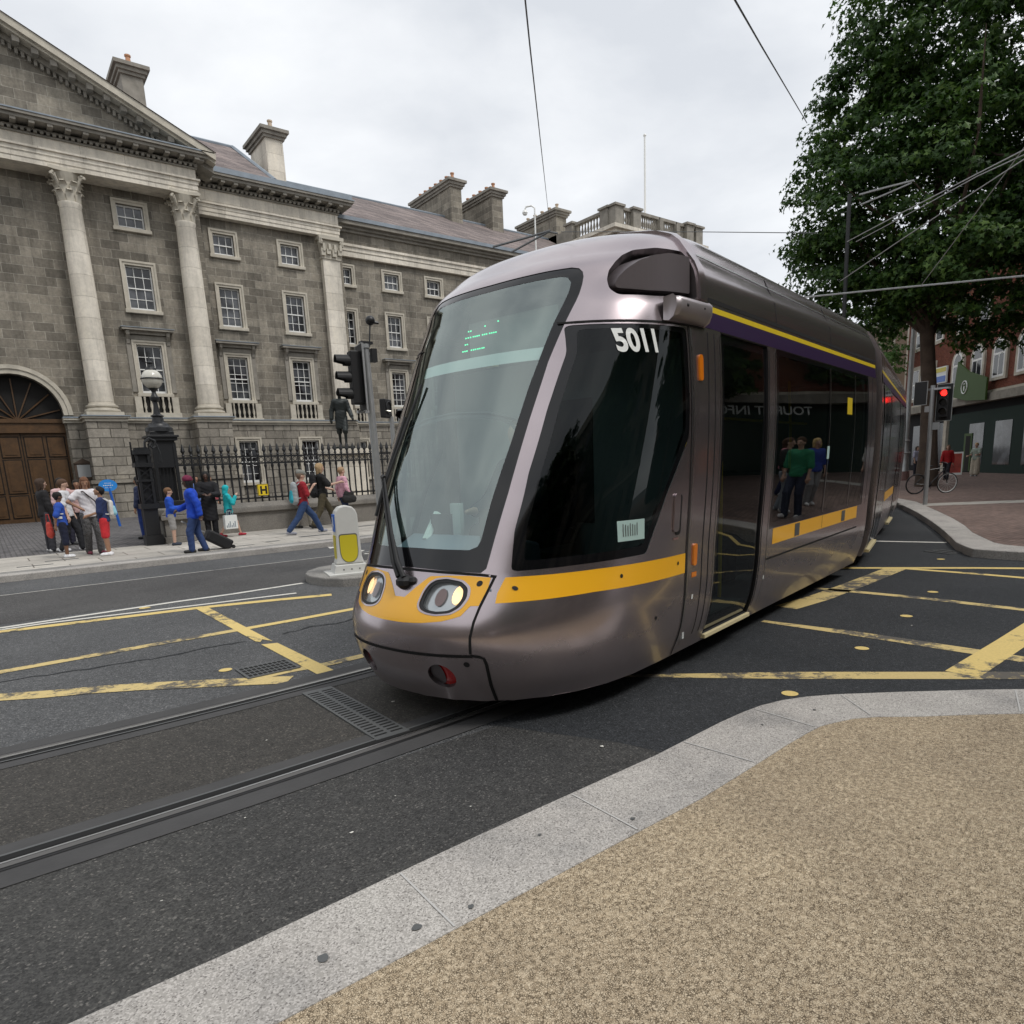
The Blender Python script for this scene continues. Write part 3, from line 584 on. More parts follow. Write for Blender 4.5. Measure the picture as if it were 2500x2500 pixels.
# double door
D = None
b = MB(); b.box(AX-1.75, AX+1.75, WC+.45, WC+.5, .1, 4.6); D = b.build('door', 'oak', COLLEGE)
b = MB()
for cx in (-1.3, -.45, .45, 1.3):
    for z0, z1 in ((.35, 1.3), (1.45, 2.9), (3.05, 3.9)): b.box(AX+cx-.37, AX+cx+.37, WC+.435, WC+.448, z0-.05, z1+.05)
b.box(AX-.02, AX+.02, WC+.42, WC+.447, .1, 4.1); b.build('panel_gaps', 'oak_gap', D)
b = MB()
for cx in (-1.3, -.45, .45, 1.3):
    for z0, z1 in ((.35, 1.3), (1.45, 2.9), (3.05, 3.9)): 
        b.box(AX+cx-.32, AX+cx+.32, WC+.41, WC+.45, z0, z1); b.box(AX+cx-.22, AX+cx+.22, WC+.385, WC+.41, z0+.1, z1-.1)
b.box(AX-1.75, AX+1.75, WC+.3, WC+.449, 4.1, 4.3); b.build('door_panels', 'oak', D)
b = MB(); b.box(AX-1.75, AX+1.75, WC+.46, WC+.49, 4.6, 6.7); b.build('door_tympanum', 'dark_void', COLLEGE)
b = MB()
for i in range(7): a = math.pi*(i+.5)/7; b.cone((AX, WC+.42, 4.65), (AX+1.7*math.cos(a), WC+.42, 4.75+1.7*math.sin(a)), .035, .035, 4)
b.box(AX-1.75, AX+1.75, WC+.38, WC+.455, 4.55, 4.72); b.build('fanlight_bars', 'oak', COLLEGE)
# rustic basement facing and string course
for x0, x1, y, hs in ((3.55, 10.5, 37.82, [(0, 0, 0, 0)][:0]), (mx_(10.5), mx_(3.55), 37.82, [])):
    wall('basement', x0, x1, y, 0, 4.5, hs, 'rustic_stone', .2)
wall('wall', 10.55, 18.25, WMD, 4.5, 14.9, hl([w_ for w_ in mid_w if w_[1] > 4]), 'calp_stone')
wall('basement', 10.5, 18.3, WMD-.16, 0, 4.5, hl([w_ for w_ in mid_w if w_[1] < 4]), 'rustic_stone', .3)
wall('wall', 18.25, 40, WW, 4.5, 14.6, hl([w_ for w_ in wing_w if w_[1] > 4]), 'calp_stone')
wall('basement', 18.3, 40, WW-.16, 0, 4.5, hl([w_ for w_ in wing_w if w_[1] < 4]), 'rustic_stone', .3)
b = MB()
def band(b, x0, x1, y, prof, back=None):
    """prof: (projection, z0, z1) steps in front of face y, with returned end"""
    for p, z0, z1 in prof: b.box(x0-(p if x0 > 0 else -0), x1+p, y-p, (back or y+.3), z0, z1)
for x0, x1, y in ((3.42, 10.55, 37.82), (mx_(10.55), mx_(3.42), 37.82), (10.56, 18.2, WMD-.16), (18.22, 40, WW-.16)):
    for p, z0, z1 in ((.06, 4.5, 4.62), (.16, 4.62, 4.72)): b.box(x0, x1, y-p, y+.3, z0, z1)
b.build('string_course', 'trim_stone', COLLEGE)
b = MB()
for x0, x1, y in ((3.42, 10.55, 37.82), (mx_(10.55), mx_(3.42), 37.82), (10.56, 18.2, WMD-.16), (18.22, 40, WW-.16)): b.box(x0, x1+.02, y-.19, y+.3, 4.721, 4.77)
b.build('string_lead', 'lead', COLLEGE)
for ws, y in ((cw2, WC), (mid_w, WMD), (wing_w, WW)):
    for c, z0, z1, w_, co, ro, st in ws: window(c, y-(.16 if z0 < 4 else 0), z0, z1, w_, co, ro, st)
# columns on pedestals
def column(cx, cy):
    b = MB(); b.lathe([(.505, 5.32), (.51, 5.4), (.50, 6.5), (.495, 9.0), (.46, 11.8), (.425, 13.6), (.46, 13.66), (.46, 13.74), (.42, 13.76)], 0, 0, 28)
    c = b.build('column', 'portland_stone', COLLEGE, smooth=True, loc=(cx, cy, 0))
    b = MB(); b.lathe([(.74, 4.78), (.74, 4.93)], 0, 0, 4, sq=1) if False else b.box(-.75, .75, -.75, .75, 4.77, 4.92)
    b.lathe([(.70, 4.92), (.74, 4.98), (.72, 5.06), (.62, 5.09), (.60, 5.14), (.66, 5.17), (.66, 5.24), (.56, 5.27), (.54, 5.34)], 0, 0, 28); b.build('base', 'trim_stone', c, smooth=True)
    b = MB(); b.lathe([(.40, 13.75), (.41, 14.1), (.44, 14.5), (.58, 14.86)], 0, 0, 20)
    for row, (z0, z1, r0, r1) in enumerate(((13.76, 14.2, .43, .56), (14.0, 14.52, .44, .62))):
        for i in range(8):
            a = 2*math.pi*(i+.5*row)/8; ca, sa = math.cos(a), math.sin(a); hw = .13
            P = []
            for r, z, ww in ((r0, z0, hw), (r0+.03, z0+(z1-z0)*.7, hw*1.15), (r1-.02, z1, hw*.9), (r1+.05, z1-.06, hw*.5)):
                for s_ in (-1, 1): P.append((ca*r-sa*ww*s_, sa*r+ca*ww*s_, z))
                for s_ in (-1, 1): P.append((ca*(r-.07)-sa*ww*s_, sa*(r-.07)+ca*ww*s_, z-.01))
            fs = []
            for k in range(3): o = 4*k; fs += [(o, o+1, o+5, o+4), (o+2, o+6, o+7, o+3), (o, o+4, o+6, o+2), (o+1, o+3, o+7, o+5)]
            b.add(P, fs)
    for sx in (-1, 1):
        for sy in (-1, 1):
            for k in range(6):
                a = k*1.15; r = .13-.018*k; b.sphere((sx*(.5+.1*math.cos(a)*r/.13), sy*(.5+.1*math.cos(a)*r/.13), 14.68+.11*math.sin(a)*r/.13), .075-.006*k, 6)
            b.cone((sx*.3, sy*.3, 14.25), (sx*.5, sy*.5, 14.72), .05, .07, 6)
    q = [(-.68, -.68), (-.5, -.62), (0, -.5), (.5, -.62), (.68, -.68), (.62, -.5), (.5, 0), (.62, .5), (.68, .68), (.5, .62), (0, .5), (-.5, .62), (-.68, .68), (-.62, .5), (-.5, 0), (-.62, -.5)]
    b.prism(q, 'z', 14.86, 15.0); b.build('capital', 'trim_stone', c)
    return c
COLX = (5.0, 9.68)
for cx in (*COLX, *[mx_(x) for x in COLX]): column(cx, 37.35)
for cx in (*COLX, *[mx_(x) for x in COLX]):
    b = MB(); b.box(cx-.82, cx+.82, 36.7, 37.9, 1.9, 4.5); p = b.build('pedestal', 'rustic_stone', COLLEGE)
    b = MB(); b.box(cx-.98, cx+.98, 36.5, 37.9, .05, 1.72); b.box(cx-1.03, cx+1.03, 36.42, 37.9, 1.72, 1.88); b.build('plinth', 'rustic_stone', p)
    b = MB(); b.box(cx-.86, cx+.86, 36.64, 37.8, 4.5, 4.64); b.box(cx-.95, cx+.95, 36.55, 37.8, 4.64, 4.72); b.build('cap', 'trim_stone', p)
    b = MB(); b.box(cx-.99, cx+.99, 36.5, 37.8, 4.721, 4.768); b.build('lead', 'lead', p)
# entablature of the portal bay
EX0, EX1 = mx_(10.3), 10.3
def entab(x0, x1, y, zs, cor, name, mod=True, m_='portland_stone'):
    z0, z1, z2, z3 = zs; h = z1-z0
    b = MB(); b.box(x0, x1, y, y+1.4, z0, z0+h*.3); b.box(x0-.03, x1+.03, y-.03, y+1.4, z0+h*.3, z0+h*.62); b.box(x0-.06, x1+.06, y-.06, y+1.4, z0+h*.62, z0+h*.88); b.box(x0-.14, x1+.14, y-.14, y+1.4, z0+h*.88, z1)
    e = b.build('entablature', m_, COLLEGE)
    b = MB(); b.box(x0, x1, y+.004, y+1.4, z1, z2); b.build('frieze', m_, e)
    b = MB(); k = z3-z2
    b.box(x0-.06, x1+.06, y-.08, y+1.4, z2, z2+k*.12)
    if mod:
        nd = int((x1-x0)/.22)
        for i in range(nd+1): x = x0+(x1-x0)*i/nd; b.box(x-.06, x+.06, y-.2, y-.06, z2+k*.12, z2+k*.30)
        nm_ = int((x1-x0)/.62)
        for i in range(nm_+1): x = x0+(x1-x0)*i/nm_; b.box(x-.1, x+.1, y-cor*.82, y-.1, z2+k*.42, z2+k*.6)
    b.box(x0-.1, x1+.1, y-.12, y+1.4, z2+k*.30, z2+k*.42)
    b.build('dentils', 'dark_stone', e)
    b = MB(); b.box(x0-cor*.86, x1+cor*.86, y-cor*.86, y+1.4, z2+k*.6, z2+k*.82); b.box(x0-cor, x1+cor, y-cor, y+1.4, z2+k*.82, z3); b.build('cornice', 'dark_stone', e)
    b = MB(); b.box(x0-cor-.03, x1+cor+.03, y-cor-.03, y+1.4, z3+.001, z3+.05); b.build('cornice_lead', 'lead', e)
    return e
entab(EX0, EX1, 36.85, (14.93, 15.6, 16.02, 16.60), .72, 'portal')
# pediment
APX = AX; zb = 16.64; sl = .443; xe = 11.1; za = zb+(xe-APX)*sl
PED = None
b = MB(); b.prism([(EX0, zb), (EX1, zb), (APX, zb+(EX1-APX)*sl-.1)], 'y', 36.95, 38.2); PED = b.build('pediment', 'calp_stone', COLLEGE)
def rake(b, s_, d0, d1, y0, off=0):
    """raking strip: d0..d1 measured down from the sloping top line"""
    X = lambda x: x if s_ > 0 else mx_(x)
    pts = [(X(xe+off), zb-d0-.30), (X(APX), za-d0-.30), (X(APX), za-d1-.30), (X(xe+off), zb-d1-.30)]
    if s_ < 0: pts = pts[::-1]
    b.prism([(p[0], p[1]) for p in pts], 'y', y0, 38.0)
b = MB()
for s_ in (1, -1): rake(b, s_, -.30, .0, 36.1); rake(b, s_, 0.001, .12, 36.25)
b.build('raking_cornice', 'trim_stone', PED)
b = MB()
for s_ in (1, -1):
    rake(b, s_, .121, .36, 36.7); 
    for i in range(15):
        x = APX+.35+i*.6; z = za-(x-APX)*sl; X = x if s_ > 0 else mx_(x); d = .13
        b.box(X-.12, X+.12, 36.34, 36.75, z-.64, z-.42)
    for i in range(42):
        x = APX+.1+i*.205; z = za-(x-APX)*sl; X = x if s_ > 0 else mx_(x); b.box(X-.055, X+.055, 36.78, 36.96, z-.86, z-.66)
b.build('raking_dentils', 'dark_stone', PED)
b = MB()
for s_ in (1, -1):
    X = lambda x: x if s_ > 0 else mx_(x)
    q = [(X(xe+.02), zb+.01), (X(APX), za+.01), (X(APX), za-.02), (X(xe+.02), zb-.02)]
    b.add([(q[0][0], 36.05, q[0][1]), (q[1][0], 36.05, q[1][1]), (q[1][0], 46, q[1][1]), (q[0][0], 46, q[0][1])], [(0, 1, 2, 3)] if s_ > 0 else [(3, 2, 1, 0)])
b.build('portal_roof', 'slate', COLLEGE)
# mid bay entablature, pilaster
entab(10.55, 18.0, 38.28, (14.62, 15.2, 15.8, 16.42), .72, 'mid')
b = MB(); b.box(16.94, 17.94, 38.36, 38.8, 5.35, 13.45); p = b.build('pilaster', 'portland_stone', COLLEGE)
b = MB(); b.box(16.84, 18.04, 38.26, 38.8, 5.05, 5.2); b.box(16.78, 18.1, 38.2, 38.8, 4.78, 5.05); b.box(16.88, 18.0, 38.3, 38.8, 5.2, 5.349); b.build('base', 'trim_stone', p)
b = MB(); b.box(16.88, 18.0, 38.3, 38.8, 13.451, 13.56); b.prism([(16.98, 13.56), (17.9, 13.56), (18.05, 14.4), (16.83, 14.4)], 'y', 38.3, 38.8)
for i, x in enumerate((16.95, 17.28, 17.6, 17.93)):
    for z0, z1, p_ in ((13.58, 13.95, .12), (13.8, 14.2, .17)): b.box(x-.13+(.1 if p_ > .15 else 0), x+.1, 38.3-p_, 38.32, z0+(.1 if i % 2 else 0), z1)
for sx in (16.82, 18.06):
    for k in range(5): b.sphere((sx+.05*math.cos(k*1.3), 38.2, 14.3+.1*math.sin(k*1.3)), .1, 6)
b.box(16.72, 18.16, 38.12, 38.8, 14.42, 14.6); b.build('capital', 'trim_stone', p)
b = MB(); b.box(10.6, 18.65, 37.62, 39.5, 16.475, 16.70); b.build('gutter', 'lead', COLLEGE)
def quad(name, P, m_, parent=COLLEGE):
    b = MB(); b.add(P, [tuple(range(len(P)))]); return b.build(name, m_, parent)
RF = MB(); RF.add([(8.0, 37.8, 16.7), (14.5, 37.8, 16.7), (14.2, 43, 20.0), (8.0, 43, 20.0)], [(0, 1, 2, 3)])
RF.add([(14.5, 37.8, 16.7), (18.6, 39.4, 16.72), (18.6, 45, 18.9), (14.2, 43, 20.0)], [(0, 1, 2, 3)]); ROOF1 = RF.build('roof', 'slate', COLLEGE)
b = MB(); b.tube([(8, 43, 20.03), (14.2, 43, 20.03)], .09); b.tube([(14.2, 43, 20.03), (14.5, 37.9, 16.75)], .11); b.build('ridge_lead', 'lead', ROOF1)
# wing entablature, roof
b = MB(); y = 39.45
b.box(18.1, 40, y, 40.6, 14.12, 14.42); b.box(18.1, 40, y-.04, 40.6, 14.42, 14.66); b.box(18.1, 40, y-.12, 40.6, 14.66, 14.79); e = b.build('entablature', 'portland_stone', COLLEGE)
b = MB(); b.box(18.1, 40, y, 40.6, 14.791, 15.40); b.build('frieze', 'calp_stone', e)
b = MB(); b.box(18.1, 40, y-.14, 40.6, 15.401, 15.55); b.box(18.1, 40, y-.3, 40.6, 15.55, 15.70); b.box(18.1, 40, y-.55, 40.6, 15.70, 15.90); b.build('cornice', 'dark_stone', e)
b = MB(); b.box(18.1, 40, y-.62, 40.6, 15.901, 16.10); b.build('gutter', 'lead', e)
RF = MB(); RF.add([(17.6, 38.95, 16.10), (40.2, 38.95, 16.10), (40.2, 45, 19.6), (17.6, 45, 19.6)], [(0, 1, 2, 3)]); RF.add([(17.6, 45, 19.6), (40.2, 45, 19.6), (40.2, 51, 16.4), (17.6, 51, 16.4)], [(0, 1, 2, 3)])
ROOF2 = RF.build('roof', 'slate', COLLEGE)
b = MB(); b.tube([(17.6, 45, 19.63), (40.2, 45, 19.63)], .08); b.build('ridge_lead', 'lead', ROOF2)
# chimneys
def chimney(x0, x1, y0, y1, z0, z1, pots, parent, pm='terracotta', m_='calp_stone'):
    b = MB(); b.box(x0, x1, y0, y1, z0, z1-.55); c = b.build('chimney', m_, parent)
    b = MB(); b.box(x0-.1, x1+.1, y0-.1, y1+.1, z1-.55, z1-.4); b.box(x0-.2, x1+.2, y0-.2, y1+.2, z1-.4, z1-.22); b.box(x0-.32, x1+.32, y0-.32, y1+.32, z1-.22, z1-.05); b.box(x0-.1, x1+.1, y0-.1, y1+.1, z1-.05, z1+.05); b.build('chimney_cap', 'dark_stone', c)
    for i in range(pots):
        y = y0+(y1-y0)*(i+.5)/pots if pots > 1 else y0+.35
        b = MB(); b.lathe([(.15, z1+.05), (.13, z1+.1), (.11, z1+.42), (.15, z1+.45), (.15, z1+.52), (.11, z1+.53)], (x0+x1)/2, y, 10); b.build('chimney_pot', pm, c, smooth=True)
    return c
CH = [chimney(8.75, 9.75, 42.0, 44.2, 18, 22.35, 1, ROOF1, 'terracotta', 'dark_stone'),
      chimney(15.75, 16.75, 42.0, 44.6, 16.8, 21.1, 1, ROOF1, 'terracotta_pale', 'portland_stone'),
      chimney(29.5, 30.4, 44.0, 49.2, 18.2, 21.85, 7, ROOF2), chimney(33.1, 34.1, 44.0, 48.2, 18.2, 21.9, 5, ROOF2), chimney(39.4, 40.5, 44.0, 48.6, 18, 21.65, 5, ROOF2, 'terracotta_pale')]
# end pavilion with balustrade
PX0, PX1, PY0 = 39.5, 49.2, 37.7
b = MB(); b.box(PX0+.02, PX1-.02, PY0+1.2, 56, .1, 18.05); b.build('wall', 'calp_stone', COLLEGE)
wall('wall', PX0, PX1, PY0, 0, 18.1, [(43.2, 45.4, 6.0, 10.5), (43.4, 45.2, 12.6, 15.4)], 'calp_stone', 1.)
b = MB()
for a, c, d, e in ((43.2, 45.4, 6.0, 10.5), (43.4, 45.2, 12.6, 15.4)): b.add([(a, PY0+.4, d), (c, PY0+.4, d), (c, PY0+.4, e), (a, PY0+.4, e)], [(0, 1, 2, 3)])
b.build('window', 'win_glass', COLLEGE)
b = MB(); b.box(PX0-.1, PX1+.1, PY0-.1, 46, 16.2, 16.9); b.box(PX0-.35, PX1+.35, PY0-.35, 46, 18.1, 18.35); b.box(PX0-.6, PX1+.6, PY0-.6, 46, 18.35, 18.6); b.build('entablature', 'portland_stone', COLLEGE)
b = MB(); b.box(PX0-.03, PX1+.03, PY0-.03, 46, 16.9, 18.1); b.build('attic', 'dark_stone', COLLEGE)
BAL = MB()
def bal_run(p, q, n):
    (x0, y0), (x1, y1) = p, q
    dx, dy = x1-x0, y1-y0; l = math.hypot(dx, dy); h = .13
    for z0, z1, e in ((18.6, 18.85, .16), (19.75, 19.95, .2)):
        BAL.box(min(x0, x1)-e, max(x0, x1)+e, min(y0, y1)-e, max(y0, y1)+e, z0, z1)
    for i in range(n):
        x = x0+dx*(i+.5)/n; y = y0+dy*(i+.5)/n; BAL.lathe([(.09, 18.85), (.05, 18.95), (.11, 19.15), (.05, 19.5), (.09, 19.7), (.09, 19.75)], x, y, 8)
for p, q, n in (((PX0+.1, 38.8), (PX0+.1, 42.0), 10), ((PX0+.8, PY0), (PX0+1.6, PY0), 3), ((PX0+2.4, PY0), (PX0+4.6, PY0), 9), ((PX0+4.9, PY0), (PX0+6.6, PY0), 7), ((PX0+6.9, PY0), (PX1-1.9, PY0), 5), ((PX1-1.1, PY0), (PX1-.5, PY0), 2), ((PX1-.1, 38.6), (PX1-.1, 42), 10)): bal_run(p, q, n)
bo = BAL.build('balustrade', 'dark_stone', COLLEGE, smooth=True)
for x, y in ((PX0+.2, PY0+.1), (PX0+2.0, PY0), (PX0+4.75, PY0), (PX0+6.75, PY0), (PX1-1.5, PY0), (PX1-.2, PY0+.1), (PX0+.1, 38.5), (PX0+.1, 42.3), (PX1-.1, 42.3)):
    w_ = .42 if x not in (PX0+4.75, PX0+6.75) else .2; b = MB()
    b.box(x-w_, x+w_, y-.4, y+.4, 18.6, 19.9 if w_ > .3 else 19.72); 
    if w_ > .3: b.box(x-w_-.12, x+w_+.12, y-.52, y+.52, 19.9, 20.05)
    b.build('pier', 'dark_stone', bo)
b = MB(); b.box(PX0-.1, PX0+.3, 42.75, 46, 18.6, 19.7); b.build('parapet', 'dark_stone', bo)
# ------------------------------------------------------------ the tram
TH = R(12.416); TU = Vector((math.cos(TH), math.sin(TH), 0)); TN = Vector((-math.sin(TH), math.cos(TH), 0)); TC0 = 3.3
ZK = np.array([.18, .35, .6, .98, 1.5, 2.1, 2.6, 2.95, 3.2, 3.32])
TCK = np.array([2.80, 2.709, 2.666, 2.855, 3.083, 3.386, 3.657, 3.923, 4.427, 5.006])
WK = np.array([1.035, 1.10, 1.145, 1.165, 1.195, 1.20, 1.165, 1.093, .826, .346])
LK = np.array([1.36, 1.477, 1.574, 1.503, 1.356, 1.212, 1.07, .897, .771, .684]); PE = 2.334
def hint(x, yk):
    m = np.gradient(yk, ZK); x = min(max(x, ZK[0]), ZK[-1]); i = min(max(int(np.searchsorted(ZK, x))-1, 0), len(ZK)-2); h = ZK[i+1]-ZK[i]; t = (x-ZK[i])/h
    return float((2*t**3-3*t**2+1)*yk[i]+(t**3-2*t**2+t)*h*m[i]+(-2*t**3+3*t**2)*yk[i+1]+(t**3-t**2)*h*m[i+1])
_zc = {}
def zpar(z):
    k = round(z, 4)
    if k not in _zc: _zc[k] = (hint(z, TCK), hint(z, WK), hint(z, LK))
    return _zc[k]
TEND = 9.62; KS = 2.7
def Sf(s, z):
    """surface point of the nose car; s<0 is the near side, |s|<=1 the nose, beyond it the straight side"""
    tc_, W_, L_ = zpar(z); a = min(abs(s), 1)*math.pi/2
    b_ = W_*math.sin(a)**(2/PE) if a > 0 else 0; t_ = tc_+L_*(1-max(math.cos(a), 0)**(2/PE))
    if abs(s) > 1: ts = tc_+L_; t_ = ts+(abs(s)-1)*(TEND-ts)/KS
    return Vector((t_, math.copysign(b_, s), z))      # local x = t, local y = -b
def Nf(s, z):
    e = 1e-3; s0 = s if abs(s) > 2e-3 else (2e-3 if s >= 0 else -2e-3)
    z0 = min(max(z, .182), 3.318)
    du = Sf(s0+e, z0)-Sf(s0-e, z0); dv = Sf(s0, z0+1.5e-3)-Sf(s0, z0-1.5e-3); n = du.cross(dv).normalized()
    p = Sf(s0, z0); c = Vector((6.0, 0, 1.7))
    return n if n.dot(p-c) > 0 else -n
def fs(b_, z):
    tc_, W_, L_ = zpar(z); q = min(abs(b_)/W_, 1)**(PE/2); return math.copysign(math.asin(q)/(math.pi/2), -b_)
def ss(t_, z, side=-1):
    tc_, W_, L_ = zpar(z); fr = (t_-tc_)/L_
    if fr >= 1: return side*(1+(t_-tc_-L_)*KS/(TEND-tc_-L_))
    return side*math.acos(max(1-max(fr, 0), 0)**(PE/2))/(math.pi/2)
def inpoly(P, x, y):
    c = False; j = len(P)-1
    for i in range(len(P)):
        if (P[i][1] > y) != (P[j][1] > y) and x < (P[j][0]-P[i][0])*(y-P[i][1])/(P[j][1]-P[i][1])+P[i][0]: c = not c
        j = i
    return c
def dens(P, step=.05, conv=None):
    out_ = []
    for i in range(len(P)):
        a, b_ = P[i], P[(i+1) % len(P)]; n = max(1, int(math.hypot(b_[0]-a[0], b_[1]-a[1])/step))
        for k in range(n): out_.append((a[0]+(b_[0]-a[0])*k/n, a[1]+(b_[1]-a[1])*k/n))
    return [conv(*p) for p in out_] if conv else out_
def rnd(P, r=.03, n=4):
    """round the corners of a polygon"""
    out_ = []
    for i in range(len(P)):
        p = Vector(P[i]); a = Vector(P[i-1])-p; c = Vector(P[(i+1) % len(P)])-p; ra = min(r, a.length*.45); rc = min(r, c.length*.45)
        p0 = p+a.normalized()*ra; p1 = p+c.normalized()*rc
        for k in range(n+1): t = k/n; q = p0*(1-t)**2+p*2*t*(1-t)+p1*t*t; out_.append((q.x, q.y))
    return out_
SIDE = lambda t_, z: (ss(t_, z), z)
FAR = lambda t_, z: (ss(t_, z, 1), z)
FRONT = lambda b_, z: (fs(b_, z), z)
def spts(smin, smax, zmin, zmax, gs=.022, gz=.035):
    zs = list(np.arange(zmin, zmax, gz))+[zmax]
    if zmax > 3: zs += list(np.arange(max(2.95, zmin), zmax, .018))
    pts = []
    ss_ = sorted([v for v in np.arange(-1.0, 1.001, gs)]+[sg*(1+k*.09) for k in range(1, 31) for sg in (-1, 1)])
    for i, z in enumerate(sorted(set(np.round(zs, 4)))):
        for s_ in ss_:
            if smin < s_ < smax: pts.append((s_, float(z)))
    return pts
def patch(name, outer, holes, m_, parent, off=0., skirt=0., S=Sf, N=Nf, pts=None, flip=False, grid=(.022, .035)):
    """a piece of the car's skin inside outline 'outer' (s, z), with holes left open"""
    loops = [outer]+holes; V = []; E = []
    for lp in loops:
        o = len(V); V += lp; E += [(o+i, o+(i+1) % len(lp)) for i in range(len(lp))]
    xs = [p[0] for p in outer]; zs = [p[1] for p in outer]
    if pts is None: pts = spts(min(xs), max(xs), min(zs), max(zs), *grid)
    V2 = [Vector(v) for v in V]; segs = [(V[a], V[b_]) for a, b_ in E]
    A = np.array([s_[0] for s_ in segs]); B = np.array([s_[1] for s_ in segs]); AB = B-A; l2 = (AB**2).sum(1)+1e-12
    for p in pts:
        if not inpoly(outer, *p) or any(inpoly(h, *p) for h in holes): continue
        q = np.array(p)-A; u_ = np.clip((q*AB).sum(1)/l2, 0, 1)[:, None]; d = (q-AB*u_); 
        if (d**2).sum(1).min() < 5e-5: continue
        V2.append(Vector(p))
    vs, es, fcs, *_ = delaunay_2d_cdt(V2, E, [], 0, 1e-6)
    keep = []
    for f in fcs:
        cx = sum(vs[i][0] for i in f)/len(f); cz = sum(vs[i][1] for i in f)/len(f)
        if inpoly(outer, cx, cz) and not any(inpoly(h, cx, cz) for h in holes): keep.append(f)
    used = sorted({i for f in keep for i in f}); ix = {v: i for i, v in enumerate(used)}
    P = []; NN = []
    for i in used:
        s_, z = vs[i]; n = N(s_, z); P.append(S(s_, z)+n*off); NN.append(n)
    F = []
    for f in keep:
        g = tuple(ix[i] for i in f); a, b_, c = P[g[0]], P[g[1]], P[g[2]]; nn = (b_-a).cross(c-a)
        if nn.dot(NN[g[0]]+NN[g[1]]+NN[g[2]]) < 0: g = g[::-1]
        F.append(g)
    nb = len(P); SK = []
    if skirt:
        cnt = {}
        for f in F:
            for i in range(3):
                e = (f[i], f[(i+1) % 3]); cnt[e] = 1
        bd = [e for e in cnt if (e[1], e[0]) not in cnt]; mp_ = {}
        for e in bd:
            for i in e:
                if i not in mp_: mp_[i] = len(P); P.append(P[i].copy()); P.append(P[i]-NN[i]*skirt); 
        for a, b_ in bd: SK.append((mp_[b_], mp_[a], mp_[a]+1, mp_[b_]+1))
    me = bpy.data.meshes.new(name); me.from_pydata([tuple(p) for p in P], [], F+SK); me.materials.append(M[m_])
    me.polygons.foreach_set('use_smooth', [True]*len(F)+[False]*len(SK)); me.update()
    nl = []
    for poly in me.polygons:
        for li in poly.loop_indices:
            vi = me.loops[li].vertex_index; nl.append(tuple(NN[vi]) if vi < nb else tuple(poly.normal))
    me.normals_split_custom_set(nl)
    o = bpy.data.objects.new(name, me); COL.objects.link(o); o.parent = parent; return o
TRAM = thing('tram', 'purple grey articulated city tram with yellow bands turning across the junction, numbered 5011', 'tram', tuple(TN*TC0), TH)
def mirror(h): return h+[(-x, z) for x, z in h[::-1] if x > 1e-6]
def strip2(path, w_, conv):
    P = [Vector(p) for p in path]; l, r = [], []
    for i, p in enumerate(P):
        d = (P[min(i+1, len(P)-1)]-P[max(i-1, 0)]).normalized(); n = Vector((-d.y, d.x))*w_/2; l.append(tuple(p+n)); r.append(tuple(p-n))
    return dens(l+r[::-1], .05, conv)
# windscreen
wsh = [(0, 1.005), (.2, 1.0), (.38, .992), (.53, .985), (.556, 1.01), (.568, 1.18), (.593, 1.45), (.6, 1.6), (.612, 1.89), (.632, 2.24), (.668, 2.48), (.697, 2.67), (.701, 2.73), (.697, 2.78), (.682, 2.815), (.65, 2.843), (.60, 2.856), (.45, 2.856), (.29, 2.852), (0, 2.848)]
wsi = [(0, 1.125), (.25, 1.122), (.43, 1.12), (.475, 1.14), (.49, 1.18), (.502, 1.4), (.535, 1.75), (.553, 2.1), (.60, 2.5), (.632, 2.70), (.63, 2.755), (.60, 2.79), (.55, 2.802), (.29, 2.80), (0, 2.797)]
WSO = dens(mirror(wsh), .04, FRONT); WSI = dens(mirror(wsi), .04, FRONT)
cg = rnd([(3.71, 2.465), (4.0, 2.462), (4.405, 2.458), (4.395, 1.93), (4.385, 1.76), (4.115, 1.39), (3.903, 1.015), (3.385, 1.003), (3.065, .99), (3.14, 1.23), (3.28, 1.565), (3.467, 1.943), (3.653, 2.29)], .03)
cgi = rnd([(3.74, 2.435), (4.0, 2.432), (4.36, 2.428), (4.34, 1.80), (4.10, 1.43), (3.87, 1.07), (3.40, 1.06), (3.13, 1.05), (3.19, 1.25), (3.33, 1.58), (3.51, 1.95), (3.69, 2.29)], .03)
DOOR = [(4.92, .24), (4.92, 2.485), (5.86, 2.485), (5.86, .24)]
DOORI = rnd([(5.0, .36), (5.0, 2.42), (5.79, 2.42), (5.79, .36)], .04)
BW = [(6.06, .968), (6.06, 2.485), (9.22, 2.485), (9.30, .968)]
BWI = rnd([(6.12, 1.02), (6.12, 2.44), (7.62, 2.44), (7.62, 1.02)], .05); BWJ = rnd([(7.68, 1.02), (7.68, 2.44), (9.14, 2.44), (9.2, 1.02)], .05)
D1 = rnd([(3.962, 2.69), (3.97, 2.75), (4.0, 2.81), (4.06, 2.87), (4.13, 2.92), (4.23, 2.965), (4.38, 2.99), (4.58, 2.985), (4.585, 2.665), (4.2, 2.645), (3.99, 2.65)], .02)
D2 = rnd([(4.015, 2.72), (4.035, 2.77), (4.08, 2.82), (4.15, 2.87), (4.24, 2.905), (4.36, 2.93), (4.57, 2.935), (4.575, 2.705), (4.2, 2.69), (4.03, 2.70)], .02)
hlp = rnd([(.185, .80), (.192, .87), (.215, .915), (.255, .94), (.33, .95), (.43, .936), (.482, .90), (.494, .845), (.47, .79), (.42, .758), (.33, .748), (.26, .755), (.21, .77)], .02)
